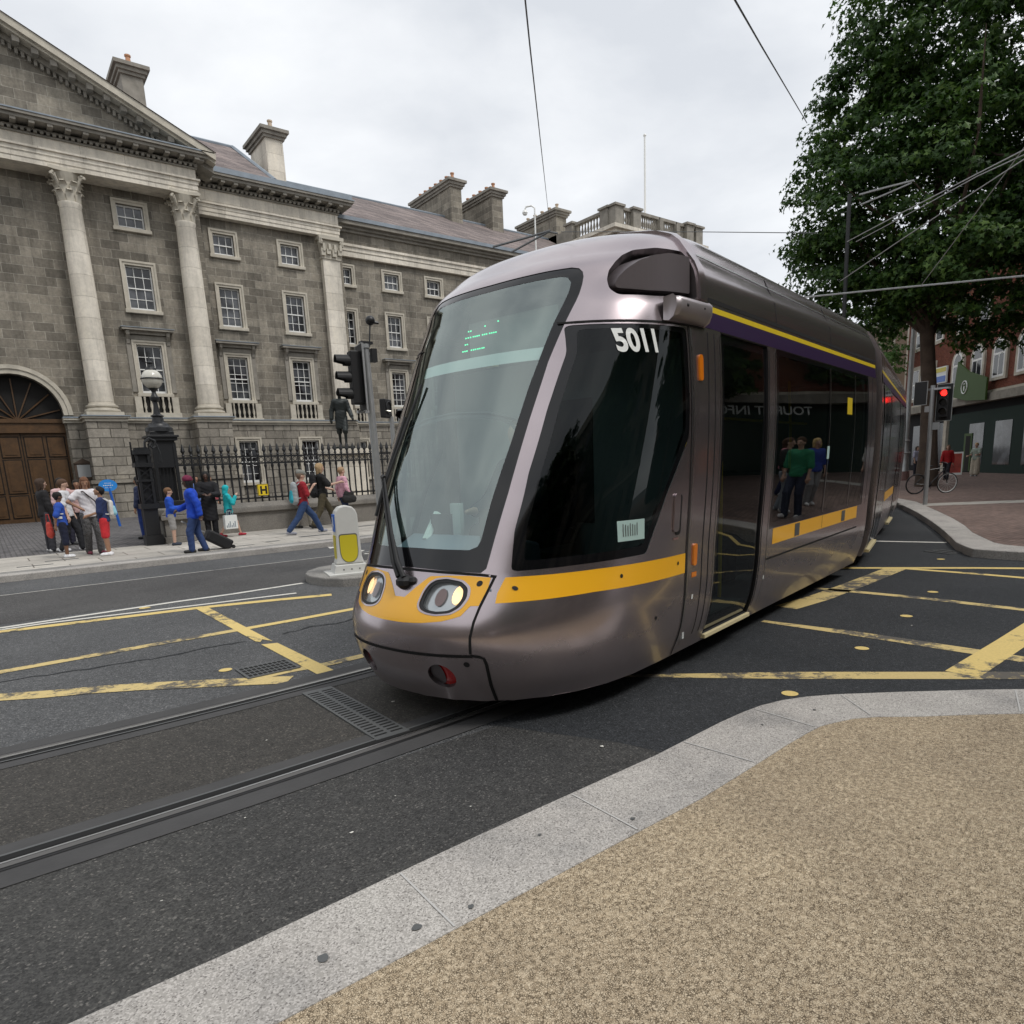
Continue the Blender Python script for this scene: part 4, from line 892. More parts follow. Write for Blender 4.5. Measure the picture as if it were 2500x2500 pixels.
def scl(P, k, d=(0, 0)): cx = sum(p[0] for p in P)/len(P); cz = sum(p[1] for p in P)/len(P); return [(cx+(p[0]-cx)*k+d[0], cz+(p[1]-cz)*k+d[1]) for p in P]
def ell(cx, cz, rx, rz, n=28, sk=0.): return [(cx+rx*math.cos(2*math.pi*i/n)+sk*rz*math.sin(2*math.pi*i/n), cz+rz*math.sin(2*math.pi*i/n)) for i in range(n)]
tl = ell(.352, .36, .09, .082)
yh = [(0, .83), (.045, .83), (.115, .893), (.187, .95), (.205, .960), (.33, .968), (.465, .969), (.592, .958), (.592, .90), (.572, .80), (.528, .80), (.49, .744), (.45, .73), (.38, .711), (.25, .695), (.1, .687), (0, .687)]
YEL = dens(mirror(yh), .03, FRONT)
band_ = [(3.035, .957), (3.5, .965), (4.0, .962), (4.412, .957), (4.412, .815), (3.9, .822), (3.45, .828), (2.945, .812), (2.975, .87)]
def hole_set(side):
    c = SIDE if side < 0 else FAR
    return [dens(cg, .05, c), dens(DOOR, .1, c), dens(BW, .1, c), dens(D1, .05, c)]
hl_n = [dens(scl(hlp, 1.0), .02, FRONT), dens([(-x, z) for x, z in hlp][::-1], .02, FRONT)]
tl_n = [dens(tl, .02, FRONT), dens([(-x, z) for x, z in tl][::-1], .02, FRONT)]
seamh = [(.61, .957), (.592, .86), (.58, .79), (.57, .71), (.563, .62), (.561, .52)]
SM = 1+KS
skin_out = dens([(-SM, .18), (SM, .18), (SM, 3.32), (-SM, 3.32)], .12)
ledp = [(.008, .004)]
shell = patch('body', skin_out, [WSO, *hole_set(-1), *hole_set(1), *hl_n, *tl_n], 'tram_paint', TRAM)
# flat roof and floor closing the shell
b = MB(); top = [Sf(s_, 3.32) for s_ in np.linspace(-SM, SM, 121)]; b.add(top, [tuple(range(len(top)))[::-1]]); bot = [Sf(s_, .182) for s_ in np.linspace(-SM, SM, 121)]; b.add(bot, [tuple(range(len(bot)))])
b.build('roof_and_floor', 'tram_paint_dark', shell)
frit = patch('windscreen', WSO, [WSI], 'black_gloss', TRAM, -.004, .03); patch('pane', WSI, [], 'windscreen_glass', frit, -.005, grid=(.03, .06))
o = patch('windscreen_trim', strip2([(-.62, .962), (-.53, .975), (-.38, .984), (-.2, .99), (0, .993), (.2, .99), (.38, .984), (.53, .975), (.62, .962)], .016, FRONT), [], 'seam_black', frit, .0015)
# side pieces on both sides
def side_piece(name, poly, m_, off, skirt=0., holes=(), parent=TRAM, sides=(-1, 1), step=.06):
    r = []
    for sd in sides:
        c = SIDE if sd < 0 else FAR; r.append(patch(name, dens(poly, step, c), [dens(h, step, c) for h in holes], m_, parent, off, skirt, grid=(.04, .09)))
    return r
for w_, g_ in zip(side_piece('cab_window', cg, 'black_gloss', -.003, .02, [cgi]), (-1, 1)): side_piece('pane', cgi, 'cab_glass', -.004, parent=w_, sides=(g_,))
drs = side_piece('door', DOOR, 'black_gloss', -.018, .0, [DOORI])
for d_, g_ in zip(drs, (-1, 1)): side_piece('pane', DOORI, 'tinted_glass', -.017, parent=d_, sides=(g_,))
for w_, g_ in zip(side_piece('side_window', BW, 'black_gloss', -.003, .02, [BWI, BWJ]), (-1, 1)):
    side_piece('pane', BWI, 'tinted_glass', -.004, parent=w_, sides=(g_,)); side_piece('pane', BWJ, 'tinted_glass', -.004, parent=w_, sides=(g_,))
rec = side_piece('roof_scoop', D1, 'black_matt', -.11)
def scoop_cover(par, g_):
    L_ = dens(D2, .04); V = [Vector(p) for p in L_]; n0 = len(V); pts = [(x, z) for x in np.arange(4.02, 4.6, .035) for z in np.arange(2.68, 2.95, .05) if inpoly(L_, x, z)]
    vs, es, fc, *_ = delaunay_2d_cdt(V+[Vector(p) for p in pts], [(i, (i+1) % n0) for i in range(n0)], [], 0, 1e-6)
    def q(t_, z, d): b_ = -Sf(ss(t_, 2.70), 2.70).y-.045-d; return (t_, g_*b_, z)
    b = MB(); k = len(vs); b.add([q(v[0], v[1], 0) for v in vs], [f if g_ > 0 else f[::-1] for f in fc if inpoly(L_, sum(vs[i][0] for i in f)/3, sum(vs[i][1] for i in f)/3)])
    b.add([q(x, z, d) for x, z in L_ for d in (0, .14)], [(2*i, 2*((i+1) % n0), 2*((i+1) % n0)+1, 2*i+1) for i in range(n0)]); return b.build('scoop_cover', 'tram_satin', par)
for r_, g_ in zip(rec, (-1, 1)): scoop_cover(r_, g_)
def rim(poly, g_, depth, parent=TRAM, m_='black_matt', conv=None):
    c = conv or (SIDE if g_ < 0 else FAR); L_ = dens(poly, .05, c); b = MB(); n = len(L_); vs = []
    for s_, z in L_: q = Sf(s_, z); nn = Nf(s_, z); vs += [q, q-nn*depth]
    b.add(vs, [(2*i, 2*((i+1) % n), 2*((i+1) % n)+1, 2*i+1) for i in range(n)]); return b.build('rim', m_, parent)
for r_, g_ in zip(rec, (-1, 1)): rim(D1, g_, .11, r_, 'tram_paint_dark')
for r_, g_ in zip(drs, (-1, 1)): rim(DOOR, g_, .04, r_)
side_piece('yellow_band', band_, 'tram_yellow', .0015)
bb = side_piece('yellow_band', [(6.17, .82), (6.17, .962), (9.1, .962), (9.1, .82)], 'tram_yellow', .0015)
for t_ in (6.78, 8.42): side_piece('latch_plate', [(t_, .83), (t_, .952), (t_+.14, .952), (t_+.14, .83)], 'cast_grey', .004, parent=bb[0], sides=(-1,))
side_piece('purple_stripe', [(4.62, 2.49), (4.62, 2.605), (9.6, 2.605), (9.6, 2.49)], 'tram_purple', .0015)
side_piece('yellow_stripe', [(4.62, 2.606), (4.62, 2.645), (9.6, 2.645), (9.6, 2.606)], 'tram_yellow_lemon', .002)
SMS = MB
for path, w_ in (([(4.43, .19), (4.43, .6), (4.425, .96), (4.42, 1.6), (4.425, 2.3), (4.43, 2.47)], .016), ([(6.04, .70), (9.15, .70)], .014), ([(7.66, .83), (7.66, .96)], .008)):
    for g_ in (-1, 1): patch('panel_gap', strip2(path, w_, SIDE if g_ < 0 else FAR), [], 'seam_black', shell, .0045, grid=(.5, .3))
for g_ in (-1, 1): patch('panel_gap', strip2([(3.70, 2.482), (4.0, 2.48), (4.43, 2.478), (4.62, 2.478)], .012, SIDE if g_ < 0 else FAR), [], 'seam_black', shell, .0045, grid=(.5, .3))
for t_ in (4.455, 4.69, 4.80, 4.895, 5.885, 6.035):
    for g_ in (-1, 1): patch('door_post_groove', strip2([(t_, .3), (t_, 1.2), (t_, 2.46)], .012, SIDE if g_ < 0 else FAR), [], 'steel' if t_ in (4.455, 4.895, 6.035) else 'seam_black', shell, .002, grid=(.5, .3))
for t_ in (9.42,): 
    for g_ in (-1, 1): patch('panel_gap', strip2([(t_+.05, .97), (t_+.0, 1.6), (t_, 2.47)], .01, SIDE if g_ < 0 else FAR), [], 'seam_black', shell, .0015, grid=(.5, .3))
# front
for g_ in (1, -1):
    patch('panel_gap', strip2([(g_*x, z) for x, z in seamh], .013, FRONT), [], 'seam_black', shell, .0045, grid=(.5, .3))
    patch('panel_gap', strip2([(g_*x, z) for x, z in [(.561, .51), (.6, .503), (.625, .49), (.632, .45), (.625, .36), (.60, .19)]], .016, FRONT), [], 'seam_black', shell, .0045, grid=(.5, .3))
patch('bumper_gap', strip2([(x, .505-.004*abs(x)*0) for x in np.linspace(-.57, .57, 25)], .017, FRONT), [], 'seam_black', shell, .0045, grid=(.5, .3))
fy = patch('nose_panel', YEL, hl_n, 'tram_yellow', TRAM, .0015)
notch = [(0, .836), (.04, .836), (.11, .899), (.18, .956), (.2, .966), (-.2, .966), (-.18, .956), (-.11, .899), (-.04, .836)]
for g_ in (1, -1):
    q = [(g_*x, z) for x, z in hlp]; q = q if g_ > 0 else q[::-1]; cv = lambda P: dens(P, .02, FRONT)
    hlm = patch('headlight', cv(q), [cv(scl(q, .83))], 'rubber', TRAM, -.002, .05)
    patch('chrome_ring', cv(scl(q, 1.10)), [cv(scl(q, 1.0))], 'tram_paint', hlm, .003)
    patch('reflector', cv(scl(q, .83)), [], 'reflector', hlm, -.03); patch('lens', cv(scl(q, .85)), [], 'lens_glass', hlm, -.007)
    patch('bulb', cv(ell(g_*.425, .865, .034, .052)), [], 'bulb_lit', hlm, -.02); patch('marker_lamp', cv(ell(g_*.315, .85, .038, .05)), [], 'brownlens', hlm, -.02)
    tq = [(g_*x, z) for x, z in tl]; tq = tq if g_ > 0 else tq[::-1]
    tlm = patch('tail_light', cv(tq), [], 'red_lens', TRAM, -.03); rim(tq, g_, .03, tlm, 'tram_paint_dark', FRONT)
    patch('tail_light_cover', cv([p for p in ell(g_*(.352-.035), .36, .048, .076)]), [], 'tram_paint_dark', tlm, -.022)
    for x, z in ((.54, .925), (.53, .452)): patch('bolt_cover', cv(ell(g_*x, z, .017, .017, 14)), [], 'black_matt', shell, .0025)
for t_, z in ((3.05, .893), (3.67, .90), (4.3, .90), (4.03, .56)): patch('bolt_cover', dens(ell(t_, z, .012, .013, 12), .02, SIDE), [], 'black_matt', shell, .004)
for t_, z in (): patch('bolt_cover', dens(ell(t_, z, .013, .016, 12), .02, SIDE), [], 'black_matt', rec[0], -.010)
# indicator lamps, reflector, handle, notice, number
for z0, z1, nm in ((2.13, 2.30, 'turn_signal'), (.85, 1.01, 'turn_signal')):
    for g_ in (-1, 1): 
        P = rnd([(4.53, z0), (4.53, z1), (4.585, z1), (4.585, z0)], .027); side_piece(nm, P, 'orange_lens', .012, .012, sides=(g_,), step=.02)
side_piece('side_reflector', [(4.53, .765), (4.53, .80), (4.60, .80), (4.60, .765)], 'orange_lens', .004, .004, sides=(-1,))
h_ = side_piece('cab_handle', rnd([(4.235, 1.10), (4.235, 1.375), (4.315, 1.375), (4.315, 1.10)], .03), 'black_matt', .002, sides=(-1,), step=.03)
side_piece('handle_cover', rnd([(4.20, 1.125), (4.20, 1.385), (4.275, 1.385), (4.275, 1.125)], .03), 'tram_paint', .012, .01, parent=h_[0], sides=(-1,), step=.03)
side_piece('handle_label', [(4.215, 1.07), (4.215, 1.085), (4.285, 1.085), (4.285, 1.07)], 'brownlens', .003, parent=h_[0], sides=(-1,), step=.03)
pp_ = side_piece('window_notice', [(3.66, 1.115), (3.66, 1.245), (3.885, 1.245), (3.885, 1.115)], 'paper', .002, .001, sides=(-1,), step=.03)
for k in range(7): side_piece('notice_lines', [(3.70+k*.019, 1.145), (3.70+k*.019, 1.225-(k % 3)*.006), (3.706+k*.019, 1.225-(k % 3)*.006), (3.706+k*.019, 1.145)], 'cast_grey', .004, parent=pp_[0], sides=(-1,), step=.04)
side_piece('car_number', [(0, 0)], 'decal_white', 0) if False else None
def num_fn(co):
    t_ = 3.865+co.x; z = 2.290+co.y; s_ = ss(t_, z); return Sf(s_, z)+Nf(s_, z)*.003
text_mesh('car_number', '5011', .205, 'decal_white', TRAM, lambda co: num_fn(Vector((co.x*.68, co.y*.96))), bold=.007)
# camera pod
b = MB()
prof = [(2.492, .0), (2.495, .05), (2.515, .09), (2.56, .115), (2.61, .115), (2.628, .09), (2.63, .0)]
for i, (t_, k) in enumerate(((4.20, .7), (4.23, 1.0), (4.4, 1.0), (4.62, .95), (4.65, .75))):
    for z, d in prof: b.v.append((t_, -(1.10+(t_-4.16)*.08+d*k), z))
n = len(prof)
for i in range(4): b.f += [(i*n+j, i*n+j+1, (i+1)*n+j+1, (i+1)*n+j) for j in range(n-1)]; b.m += [0]*(n-1)
b.f += [tuple(range(n)), tuple(range(4*n, 5*n))[::-1]]; b.m += [0, 0]
pod = b.build('mirror_camera', 'pod_satin', TRAM, smooth='full', bevel=.012)
b = MB(); b.sphere((4.30, -1.225, 2.575), .012, 8); b.sphere((4.52, -1.24, 2.58), .008, 8); b.build('camera_eye', 'black_matt', pod)
# raised roof hoop behind the scoops
b = MB(); hz = [2.66, 2.75, 2.85, 2.95, 3.05, 3.13, 3.2, 3.26, 3.3, 3.32]; ring = [(-hint(z, WK)-.0, z) for z in hz]+[(hint(z, WK), z) for z in hz[::-1]]
def hoop(t0, t1, p, name, m_, parent):
    b = MB(); vs = []
    for t_, k in ((t0, 0), (t0+.015, 1), (t1-.015, 1), (t1, 0)):
        for y, z in ring: l = math.hypot(y, z-2.2); vs.append((t_, y*(1+p*k/l), 2.2+(z-2.2)*(1+p*k/l)))
    n = len(ring); b.add(vs, [(i*n+j, (i+1)*n+j, (i+1)*n+j+1, i*n+j+1) for i in range(3) for j in range(n-1)]); return b.build(name, m_, parent, smooth=True)
for g_ in (-1, 1): patch('roof_hoop', strip2([(4.64, 2.665), (4.64, 2.8), (4.64, 2.95), (4.645, 3.05), (4.66, 3.14), (4.70, 3.2)], .085, SIDE if g_ < 0 else FAR), [], 'tram_paint', TRAM, .022, .03, grid=(.04, .04))
for t_ in (6.1, 7.7): hoop(t_, t_+.02, .003, 'roof_joint', 'seam_black', shell)
for g_ in (-1, 1): patch('roof_rib', strip2([(4.75, 2.99), (7, 2.99), (9.55, 2.99)], .014, SIDE if g_ < 0 else FAR), [], 'steel', shell, .004, grid=(.5, .3)); patch('roof_shadow_gap', strip2([(4.75, 2.685), (7, 2.685), (9.58, 2.685)], .03, SIDE if g_ < 0 else FAR), [], 'seam_black', shell, .002, grid=(.5, .3))
for g_ in (-1, 1):
    b = MB(); y = g_*1.035; b.box(4.93, 5.87, y-.05, y+.05, .205, .24); b.build('door_sill', 'cream_strip', TRAM, bevel=.004)
# wipers
def fp(b_, z, o_=.03): s_ = fs(b_, z); return Sf(s_, z)+Nf(s_, z)*o_
b = MB(); b.tube([fp(.01, .925, .02), fp(.05, 1.0, .05), fp(.12, 1.12, .06), fp(.28, 1.42, .05)][:0] or [fp(.02, .93, .04), fp(-.06, 1.02, .06), fp(-.2, 1.2, .055), fp(-.49, 1.545, .05)], [.017, .016, .011, .008], 8)
wp = b.build('wiper', 'black_matt', TRAM, smooth=True)
b = MB(); b.tube([fp(-.03, .93, .04), fp(-.10, 1.02, .06), fp(-.25, 1.22, .055), fp(-.525, 1.54, .05)], [.017, .016, .011, .008], 8); b.build('second_arm', 'black_matt', wp, smooth=True)
b = MB(); b.tube([fp(-.50, 1.55, .045), fp(-.545, 1.56, .045)], .02, 6); b.tube([fp(-.50, 1.53, .03), fp(-.44, 1.95, .02), fp(-.40, 2.2, .02)], .011, 6); b.tube([fp(-.535, 1.30, .03), fp(-.52, 1.53, .03), fp(-.50, 1.98, .025)], .012, 6); b.build('wiper_blade', 'rubber', wp)
b = MB(); b.sphere(fp(0, .915, .0), .06, 10, (1, 1.1, .8)); b.sphere(fp(.07, .925, .0), .03, 8); b.build('wiper_motor', 'black_matt', wp)
# LED destination lettering behind the screen (broken up by the display's scan, only fragments lit)
b = MB()
def led(b_, z, w_=.010, h_=.008):
    s_ = fs(b_, z); p = Sf(s_, z)-Nf(s_, z)*.06; b.box(p.x-.002, p.x+.002, p.y-w_/2, p.y+w_/2, p.z-h_/2, p.z+h_/2)
rows = [(2.585, [0, 1]), (2.60, [6.6]), (2.615, [11.4]), (2.535, [0, 1, 2, 3.2, 4, 4.8, 5.6, 7, 7.8, 8.6, 9.8, 10.6, 11.4, 12.2]), (2.485, [.8, 1.7]), (2.435, [.8, 1.7, 2.5, 4.4, 5.3, 6.1, 7.0, 7.8, 8.7, 9.4])]
for z, xs in rows:
    for x in xs: led(-.15+x*.0235, z)
b.build('destination_display', 'led_green', TRAM)
b = MB(); b.box(4.0, 4.3, -.42, .42, 2.42, 2.68); b.build('display_box', 'interior_light', TRAM)
b = MB(); b.box(3.70, 3.78, -.05, .05, 2.30, 2.37); b.build('validity_sticker', 'cream_strip', TRAM)
patch('sun_blind', dens([(-.56, 2.29), (.56, 2.29), (.57, 2.37), (-.57, 2.37)], .05, FRONT), [], 'cab_lining', TRAM, -.05)
patch('screen_bar', strip2([(-.53, 1.80), (-.50, 1.86), (-.42, 1.91), (-.25, 1.95), (0, 1.965), (.25, 1.95), (.42, 1.92), (.50, 1.88), (.55, 1.83)], .020, FRONT), [], 'black_matt', TRAM, -.03)
b = MB(); b.tube([(3.46, -.56, 1.82), (3.40, -.50, 1.90), (3.37, -.3, 1.95), (3.36, 0, 1.97), (3.37, .3, 1.95), (3.40, .5, 1.90), (3.46, .56, 1.82)], .014, 6); b.build('sun_visor_bar', 'black_matt', TRAM)
# cab interior
b = MB(); b.box(4.49, 4.50, -.35, .1, 1.15, 2.1); b.build('cab_door', 'interior_grey', TRAM)
b = MB(); b.box(3.62, 3.66, .26, .36, 1.1, 1.36); b.tube([(3.30, .30, 1.12), (3.45, .32, 1.3)], .03, 6); b.build('control_column', 'decal_white', TRAM)
for t_, z in ((4.545, .60), (6.02, .52)): side_piece('door_label', [(t_, z), (t_, z+.035), (t_+.025, z+.035), (t_+.025, z)], 'decal_white', .003, sides=(-1,))
for t_ in (7.65, 8.62):
    for g_ in (-1, 1): patch('window_divider', strip2([(t_, 1.0), (t_, 1.7), (t_, 2.45)], .014, SIDE if g_ < 0 else FAR), [], 'steel', shell, .002, grid=(.5, .3))
side_piece('window_sticker', [(8.30, 2.02), (8.30, 2.2), (8.50, 2.2), (8.50, 2.02)], 'tram_yellow_lemon', -.001, sides=(-1,))
side_piece('window_sticker', [(7.60, 1.55), (7.60, 1.68), (7.68, 1.68), (7.68, 1.55)], 'paper', .003, sides=(-1,))
b = MB(); b.box(2.95, 4.45, -.62, .62, .86, .9) ; b.prism([(3.0, .9), (3.02, 1.0), (3.35, 1.16), (3.6, 1.10), (3.62, .9)], 'y', -.5, .5); b.build('dashboard', 'dash_blue', TRAM, bevel=.02)
b = MB(); b.box(3.22, 3.26, -.46, -.30, 1.12, 1.34) ; b.box(3.36, 3.40, .12, .30, 1.14, 1.30); b.build('cab_screens', 'interior_dark', TRAM)
b = MB(); b.box(3.95, 4.4, -.26, .26, 1.0, 1.12); b.box(4.3, 4.44, -.24, .24, 1.12, 1.75); b.box(4.32, 4.42, -.13, .13, 1.78, 1.98); b.build('driver_seat', 'interior_dark', TRAM, bevel=.04)
b = MB(); b.box(4.50, 4.53, -1.10, 1.10, .3, 2.42); b.build('cab_partition', 'cab_lining', TRAM)
b = MB(); b.box(4.55, 9.6, -1.05, 1.05, .36, .38); b.build('saloon_floor', 'interior_grey', TRAM)
b = MB(); b.box(4.55, 9.6, -1.0, 1.0, 2.50, 2.53); b.build('saloon_ceiling', 'interior_light', TRAM)
b = MB()
for x, y in ((5.05, -.85), (5.75, -.85), (5.05, .85), (5.75, .85), (6.7, -.3), (7.9, .3), (8.9, -.4)): b.tube([(x, y, .38), (x, y, 1.3), (x+.05, y*.96, 1.9), (x, y*.9, 2.5)], .018, 8)
b.tube([(6.2, -.55, 1.98), (9.0, -.55, 1.98)], .015, 6); b.build('grab_poles', 'pole_yellow', TRAM, smooth=True)
def seat(x, y, s_, first=[]):
    if first: return copy_obj(first[0], TRAM, (x, y, 0), 0 if s_ > 0 else math.pi)
    b = MB(); b.box(-.22, .24, -.42, .42, .74, .84); b.box(.18, .27, -.42, .42, .84, 1.45); b.box(-.1, .15, -.1, .1, .38, .74); o = b.build('passenger_seat', 'interior_dark', TRAM, bevel=.03, loc=(x, y, 0)); first.append(o); return o
for x, s_ in ((6.5, 1), (7.35, -1), (7.9, 1), (8.75, -1)):
    for y in (-.55, .55): seat(x, y, s_)
# following cars, joined by bellows
def module(x, y, head, length, first):
    """straight car body in its own frame; placed in the tram's frame"""
    b = MB(); zl = [.2, .35, .6, .98, 1.5, 2.1, 2.6, 2.75, 2.85, 2.95, 3.05, 3.13, 3.2, 3.26, 3.32]; half = [(hint(z, WK), z) for z in zl]; P = [(-w_, z) for w_, z in half]+[(w_, z) for w_, z in half[::-1]]; n = len(P)
    b.add([(0, *p) for p in P]+[(length, *p) for p in P], [(i, n+i, n+i+1, i+1) for i in range(n-1)]+[(n-1, 2*n-1, n, 0), tuple(range(n)), tuple(range(n, 2*n))[::-1]])
    o = b.build('rear_car', 'tram_paint', TRAM, smooth=True); o.location = (x, y, 0); o.rotation_euler = (0, 0, head)
    def sp(name, t0, t1, z0, z1, m_, off=.004, th=.02):
        for g_ in (-1, 1):
            b = MB(); zz = [z0]+[z for z in zl if z0 < z < z1]+[z1]
            vs = []
            for t_ in (t0, t1):
                for z in zz: vs.append((t_, g_*(hint(z, WK)+off), z))
            k = len(zz); b.add(vs, [(i, i+1, k+i+1, k+i) if g_ > 0 else (i, k+i, k+i+1, i+1) for i in range(k-1)]); b.build(name, m_, o)
    sp('purple_stripe', 0.05, length-.05, 2.49, 2.605, 'tram_purple'); sp('yellow_stripe', .05, length-.05, 2.606, 2.645, 'tram_yellow_lemon')
    for t_ in ((.35, 1.75), (4.6, 6.0)) if length > 5 else (): 
        sp('door', t_[0], t_[1], .26, 2.48, 'black_gloss', .006); sp('door_edge', (t_[0]+t_[1])/2-.012, (t_[0]+t_[1])/2+.012, .26, 2.48, 'steel', .009)
        for g_ in (-1, 1): b = MB(); b.box(t_[0]+.05, t_[1]-.05, g_*1.05-.06, g_*1.05+.06, .205, .245); b.build('door_sill', 'cream_strip', o)
        for d_ in t_: sp('door_post', d_-.03, d_+.03, .3, 2.48, 'steel', .012)
    if length > 5: sp('side_window', 1.95, 4.4, .98, 2.46, 'black_gloss', .006); sp('yellow_band', 2.0, 4.35, .82, .96, 'tram_yellow')
    else: sp('side_window', .3, length-.3, .98, 2.46, 'black_gloss', .006)
    for s_ in (.04, length-.04): sp('end_trim', s_-.02, s_+.02, .3, 3.2, 'steel', .012)
    return o
def bellows(x, y, head, length):
    b = MB(); ring_ = [(-1.04, .35), (-1.1, 1.0), (-1.1, 2.3), (-1.0, 2.8), (-.7, 3.1), (-.3, 3.2), (.3, 3.2), (.7, 3.1), (1.0, 2.8), (1.1, 2.3), (1.1, 1.0), (1.04, .35)]; n = len(ring_); vs = []; k = 9
    for i in range(k):
        f = 1.0 if i % 2 else .95
        vs += [(length*i/(k-1), p[0]*f, 1.6+(p[1]-1.6)*f) for p in ring_]
    b.add(vs, [(i*n+j, (i+1)*n+j, (i+1)*n+(j+1) % n, i*n+(j+1) % n) for i in range(k-1) for j in range(n)]); o = b.build('bellows', 'rubber', TRAM); o.location = (x, y, 0); o.rotation_euler = (0, 0, head)
px, py, hd = 9.62, 0., 0.
for ln, dh in ((7.2, R(8.1)), (4.0, R(8)), (7.2, R(7))):
    bellows(px-.03, py, hd+dh/2, .42); px += .36*math.cos(hd+dh/2); py += .36*math.sin(hd+dh/2); hd += dh
    module(px, py, hd, ln, False); px += ln*math.cos(hd); py += ln*math.sin(hd)
# running gear
b = MB()
for x in (5.6, 7.4):
    for y in (-.72, .72): b.cone((x, y-.05, .30), (x, y+.05, .30), .29, .29, 20)
b.box(5.2, 7.8, -.55, .55, .2, .5); b.build('bogie', 'black_matt', TRAM)
# ------------------------------------------------------------ people: one skin of smooth joined limbs, with clothes over it
mat('skin_pale', (.56, .36, .27), .55); mat('skin_tan', (.36, .20, .125), .55); mat('skin_brown', (.19, .095, .055), .55); mat('skin_dark', (.075, .038, .025), .5)
mat('cloth_speckled', (.10, .10, .10), .85, var=.75, vscale=38)
CL = {}
def cloth(c):
    k = 'cloth_%d_%d_%d' % tuple(int(x*255) for x in c)
    if k not in M: mat(k, c, .85, var=.18, vscale=9, bump=.35, bscale=14)
    return k
def sdf_mesh(prims, vox, k=.03, cut=None, infl=0., wrinkle=0.):
    """prims: (a, b, ra, rb[, flatness]) tapered limbs; surface nets on their smooth union"""
    A = np.array([p[0] for p in prims], float); B = np.array([p[1] for p in prims], float); rr = np.array([(p[2], p[3]) for p in prims])+infl
    lo = np.minimum(A, B).min(0)-rr.max()-.04; hi = np.maximum(A, B).max(0)+rr.max()+.04
    if cut is not None: lo[2] = max(lo[2], cut[0]-.03); hi[2] = min(hi[2], cut[1]+.03)
    n = np.ceil((hi-lo)/vox).astype(int)+1; ax = [lo[i]+vox*np.arange(n[i]) for i in range(3)]
    F = np.full(n, .3)
    for (p, (ra, rb), a, b_) in zip(prims, rr, A, B):
        m_ = max(ra, rb)+.07; l = np.minimum(a, b_)-m_; h = np.maximum(a, b_)+m_
        i0 = np.maximum(((l-lo)/vox).astype(int), 0); i1 = np.minimum(((h-lo)/vox).astype(int)+2, n)
        if (i1 <= i0).any(): continue
        X = ax[0][i0[0]:i1[0], None, None]; Y = ax[1][None, i0[1]:i1[1], None]; Z = ax[2][None, None, i0[2]:i1[2]]
        d = b_-a; L2 = d@d+1e-9; t = np.clip(((X-a[0])*d[0]+(Y-a[1])*d[1]+(Z-a[2])*d[2])/L2, 0, 1)
        fl = p[4] if len(p) > 4 else (1, 1)
        qx = (X-(a[0]+t*d[0]))/fl[0]; qy = (Y-(a[1]+t*d[1]))/fl[1]; qz = Z-(a[2]+t*d[2])
        D = np.sqrt(qx**2+qy**2+qz**2)-(ra+(rb-ra)*t)
        S_ = F[i0[0]:i1[0], i0[1]:i1[1], i0[2]:i1[2]]; hh = np.clip(.5+.5*(S_-D)/k, 0, 1)
        F[i0[0]:i1[0], i0[1]:i1[1], i0[2]:i1[2]] = S_*(1-hh)+D*hh-k*hh*(1-hh)
    if wrinkle:
        X, Y, Z = np.meshgrid(*ax, indexing='ij'); F += wrinkle*(np.sin(X*31+Z*23)*np.sin(Z*37+Y*19)+.6*np.sin(Z*61+X*17+Y*29))
    if cut is not None:
        Z = ax[2][None, None, :]; F = np.maximum(F, np.maximum(cut[0]-Z, Z-cut[1]))
    I = F < 0; c = np.zeros(tuple(n-1), int)
    for dx in (0, 1):
        for dy in (0, 1):
            for dz in (0, 1): c += I[dx:n[0]-1+dx, dy:n[1]-1+dy, dz:n[2]-1+dz]
    act = np.argwhere((c > 0) & (c < 8)); idx = -np.ones(tuple(n-1), int); idx[tuple(act.T)] = np.arange(len(act))
    acc = np.zeros((len(act), 3)); cnt = np.zeros(len(act))
    co = [(i, j, k_) for i in (0, 1) for j in (0, 1) for k_ in (0, 1)]
    for u_ in co:
        for ax_ in range(3):
            if u_[ax_]: continue
            v_ = list(u_); v_[ax_] = 1
            f0 = F[tuple((act+np.array(u_)).T)]; f1 = F[tuple((act+np.array(v_)).T)]; s = (f0 < 0) != (f1 < 0)
            t = np.where(s, f0/np.where(s, f0-f1, 1), 0); p = act+np.array(u_, float); p[:, ax_] += t
            acc[s] += p[s]; cnt[s] += 1
    P = lo+vox*(acc/np.maximum(cnt, 1)[:, None]); fs_ = []
    for ax_ in range(3):
        sl0 = [slice(1, n[i]-1) for i in range(3)]; sl0[ax_] = slice(0, n[ax_]-1); sl1 = list(sl0); sl1[ax_] = slice(1, n[ax_])
        a = I[tuple(sl0)]; b_ = I[tuple(sl1)]; e = np.argwhere(a != b_)
        if not len(e): continue
        off = np.ones(3, int); off[ax_] = 0; g = e+off; o1, o2 = [(1, 2), (2, 0), (0, 1)][ax_]
        q = []
        for d1, d2 in ((0, 0), (-1, 0), (-1, -1), (0, -1)):
            h = g.copy(); h[:, o1] += d1; h[:, o2] += d2; q.append(idx[tuple(h.T)])
        q = np.stack(q, 1); fl = a[tuple(e.T)]; q[~fl] = q[~fl][:, ::-1]; fs_.append(q)
    return P, np.concatenate(fs_)
def sdf_obj(name, prims, m_, parent, vox=.014, **k):
    P, Fc = sdf_mesh(prims, vox, **k); me = bpy.data.meshes.new(name); me.from_pydata(P.tolist(), [], Fc.tolist()); me.materials.append(M[m_])
    me.polygons.foreach_set('use_smooth', [True]*len(Fc)); me.update(); o = bpy.data.objects.new(name, me); COL.objects.link(o); o.parent = parent; return o
def lerp(a, b_, t): return tuple(a[i]+(b_[i]-a[i])*t for i in range(3))
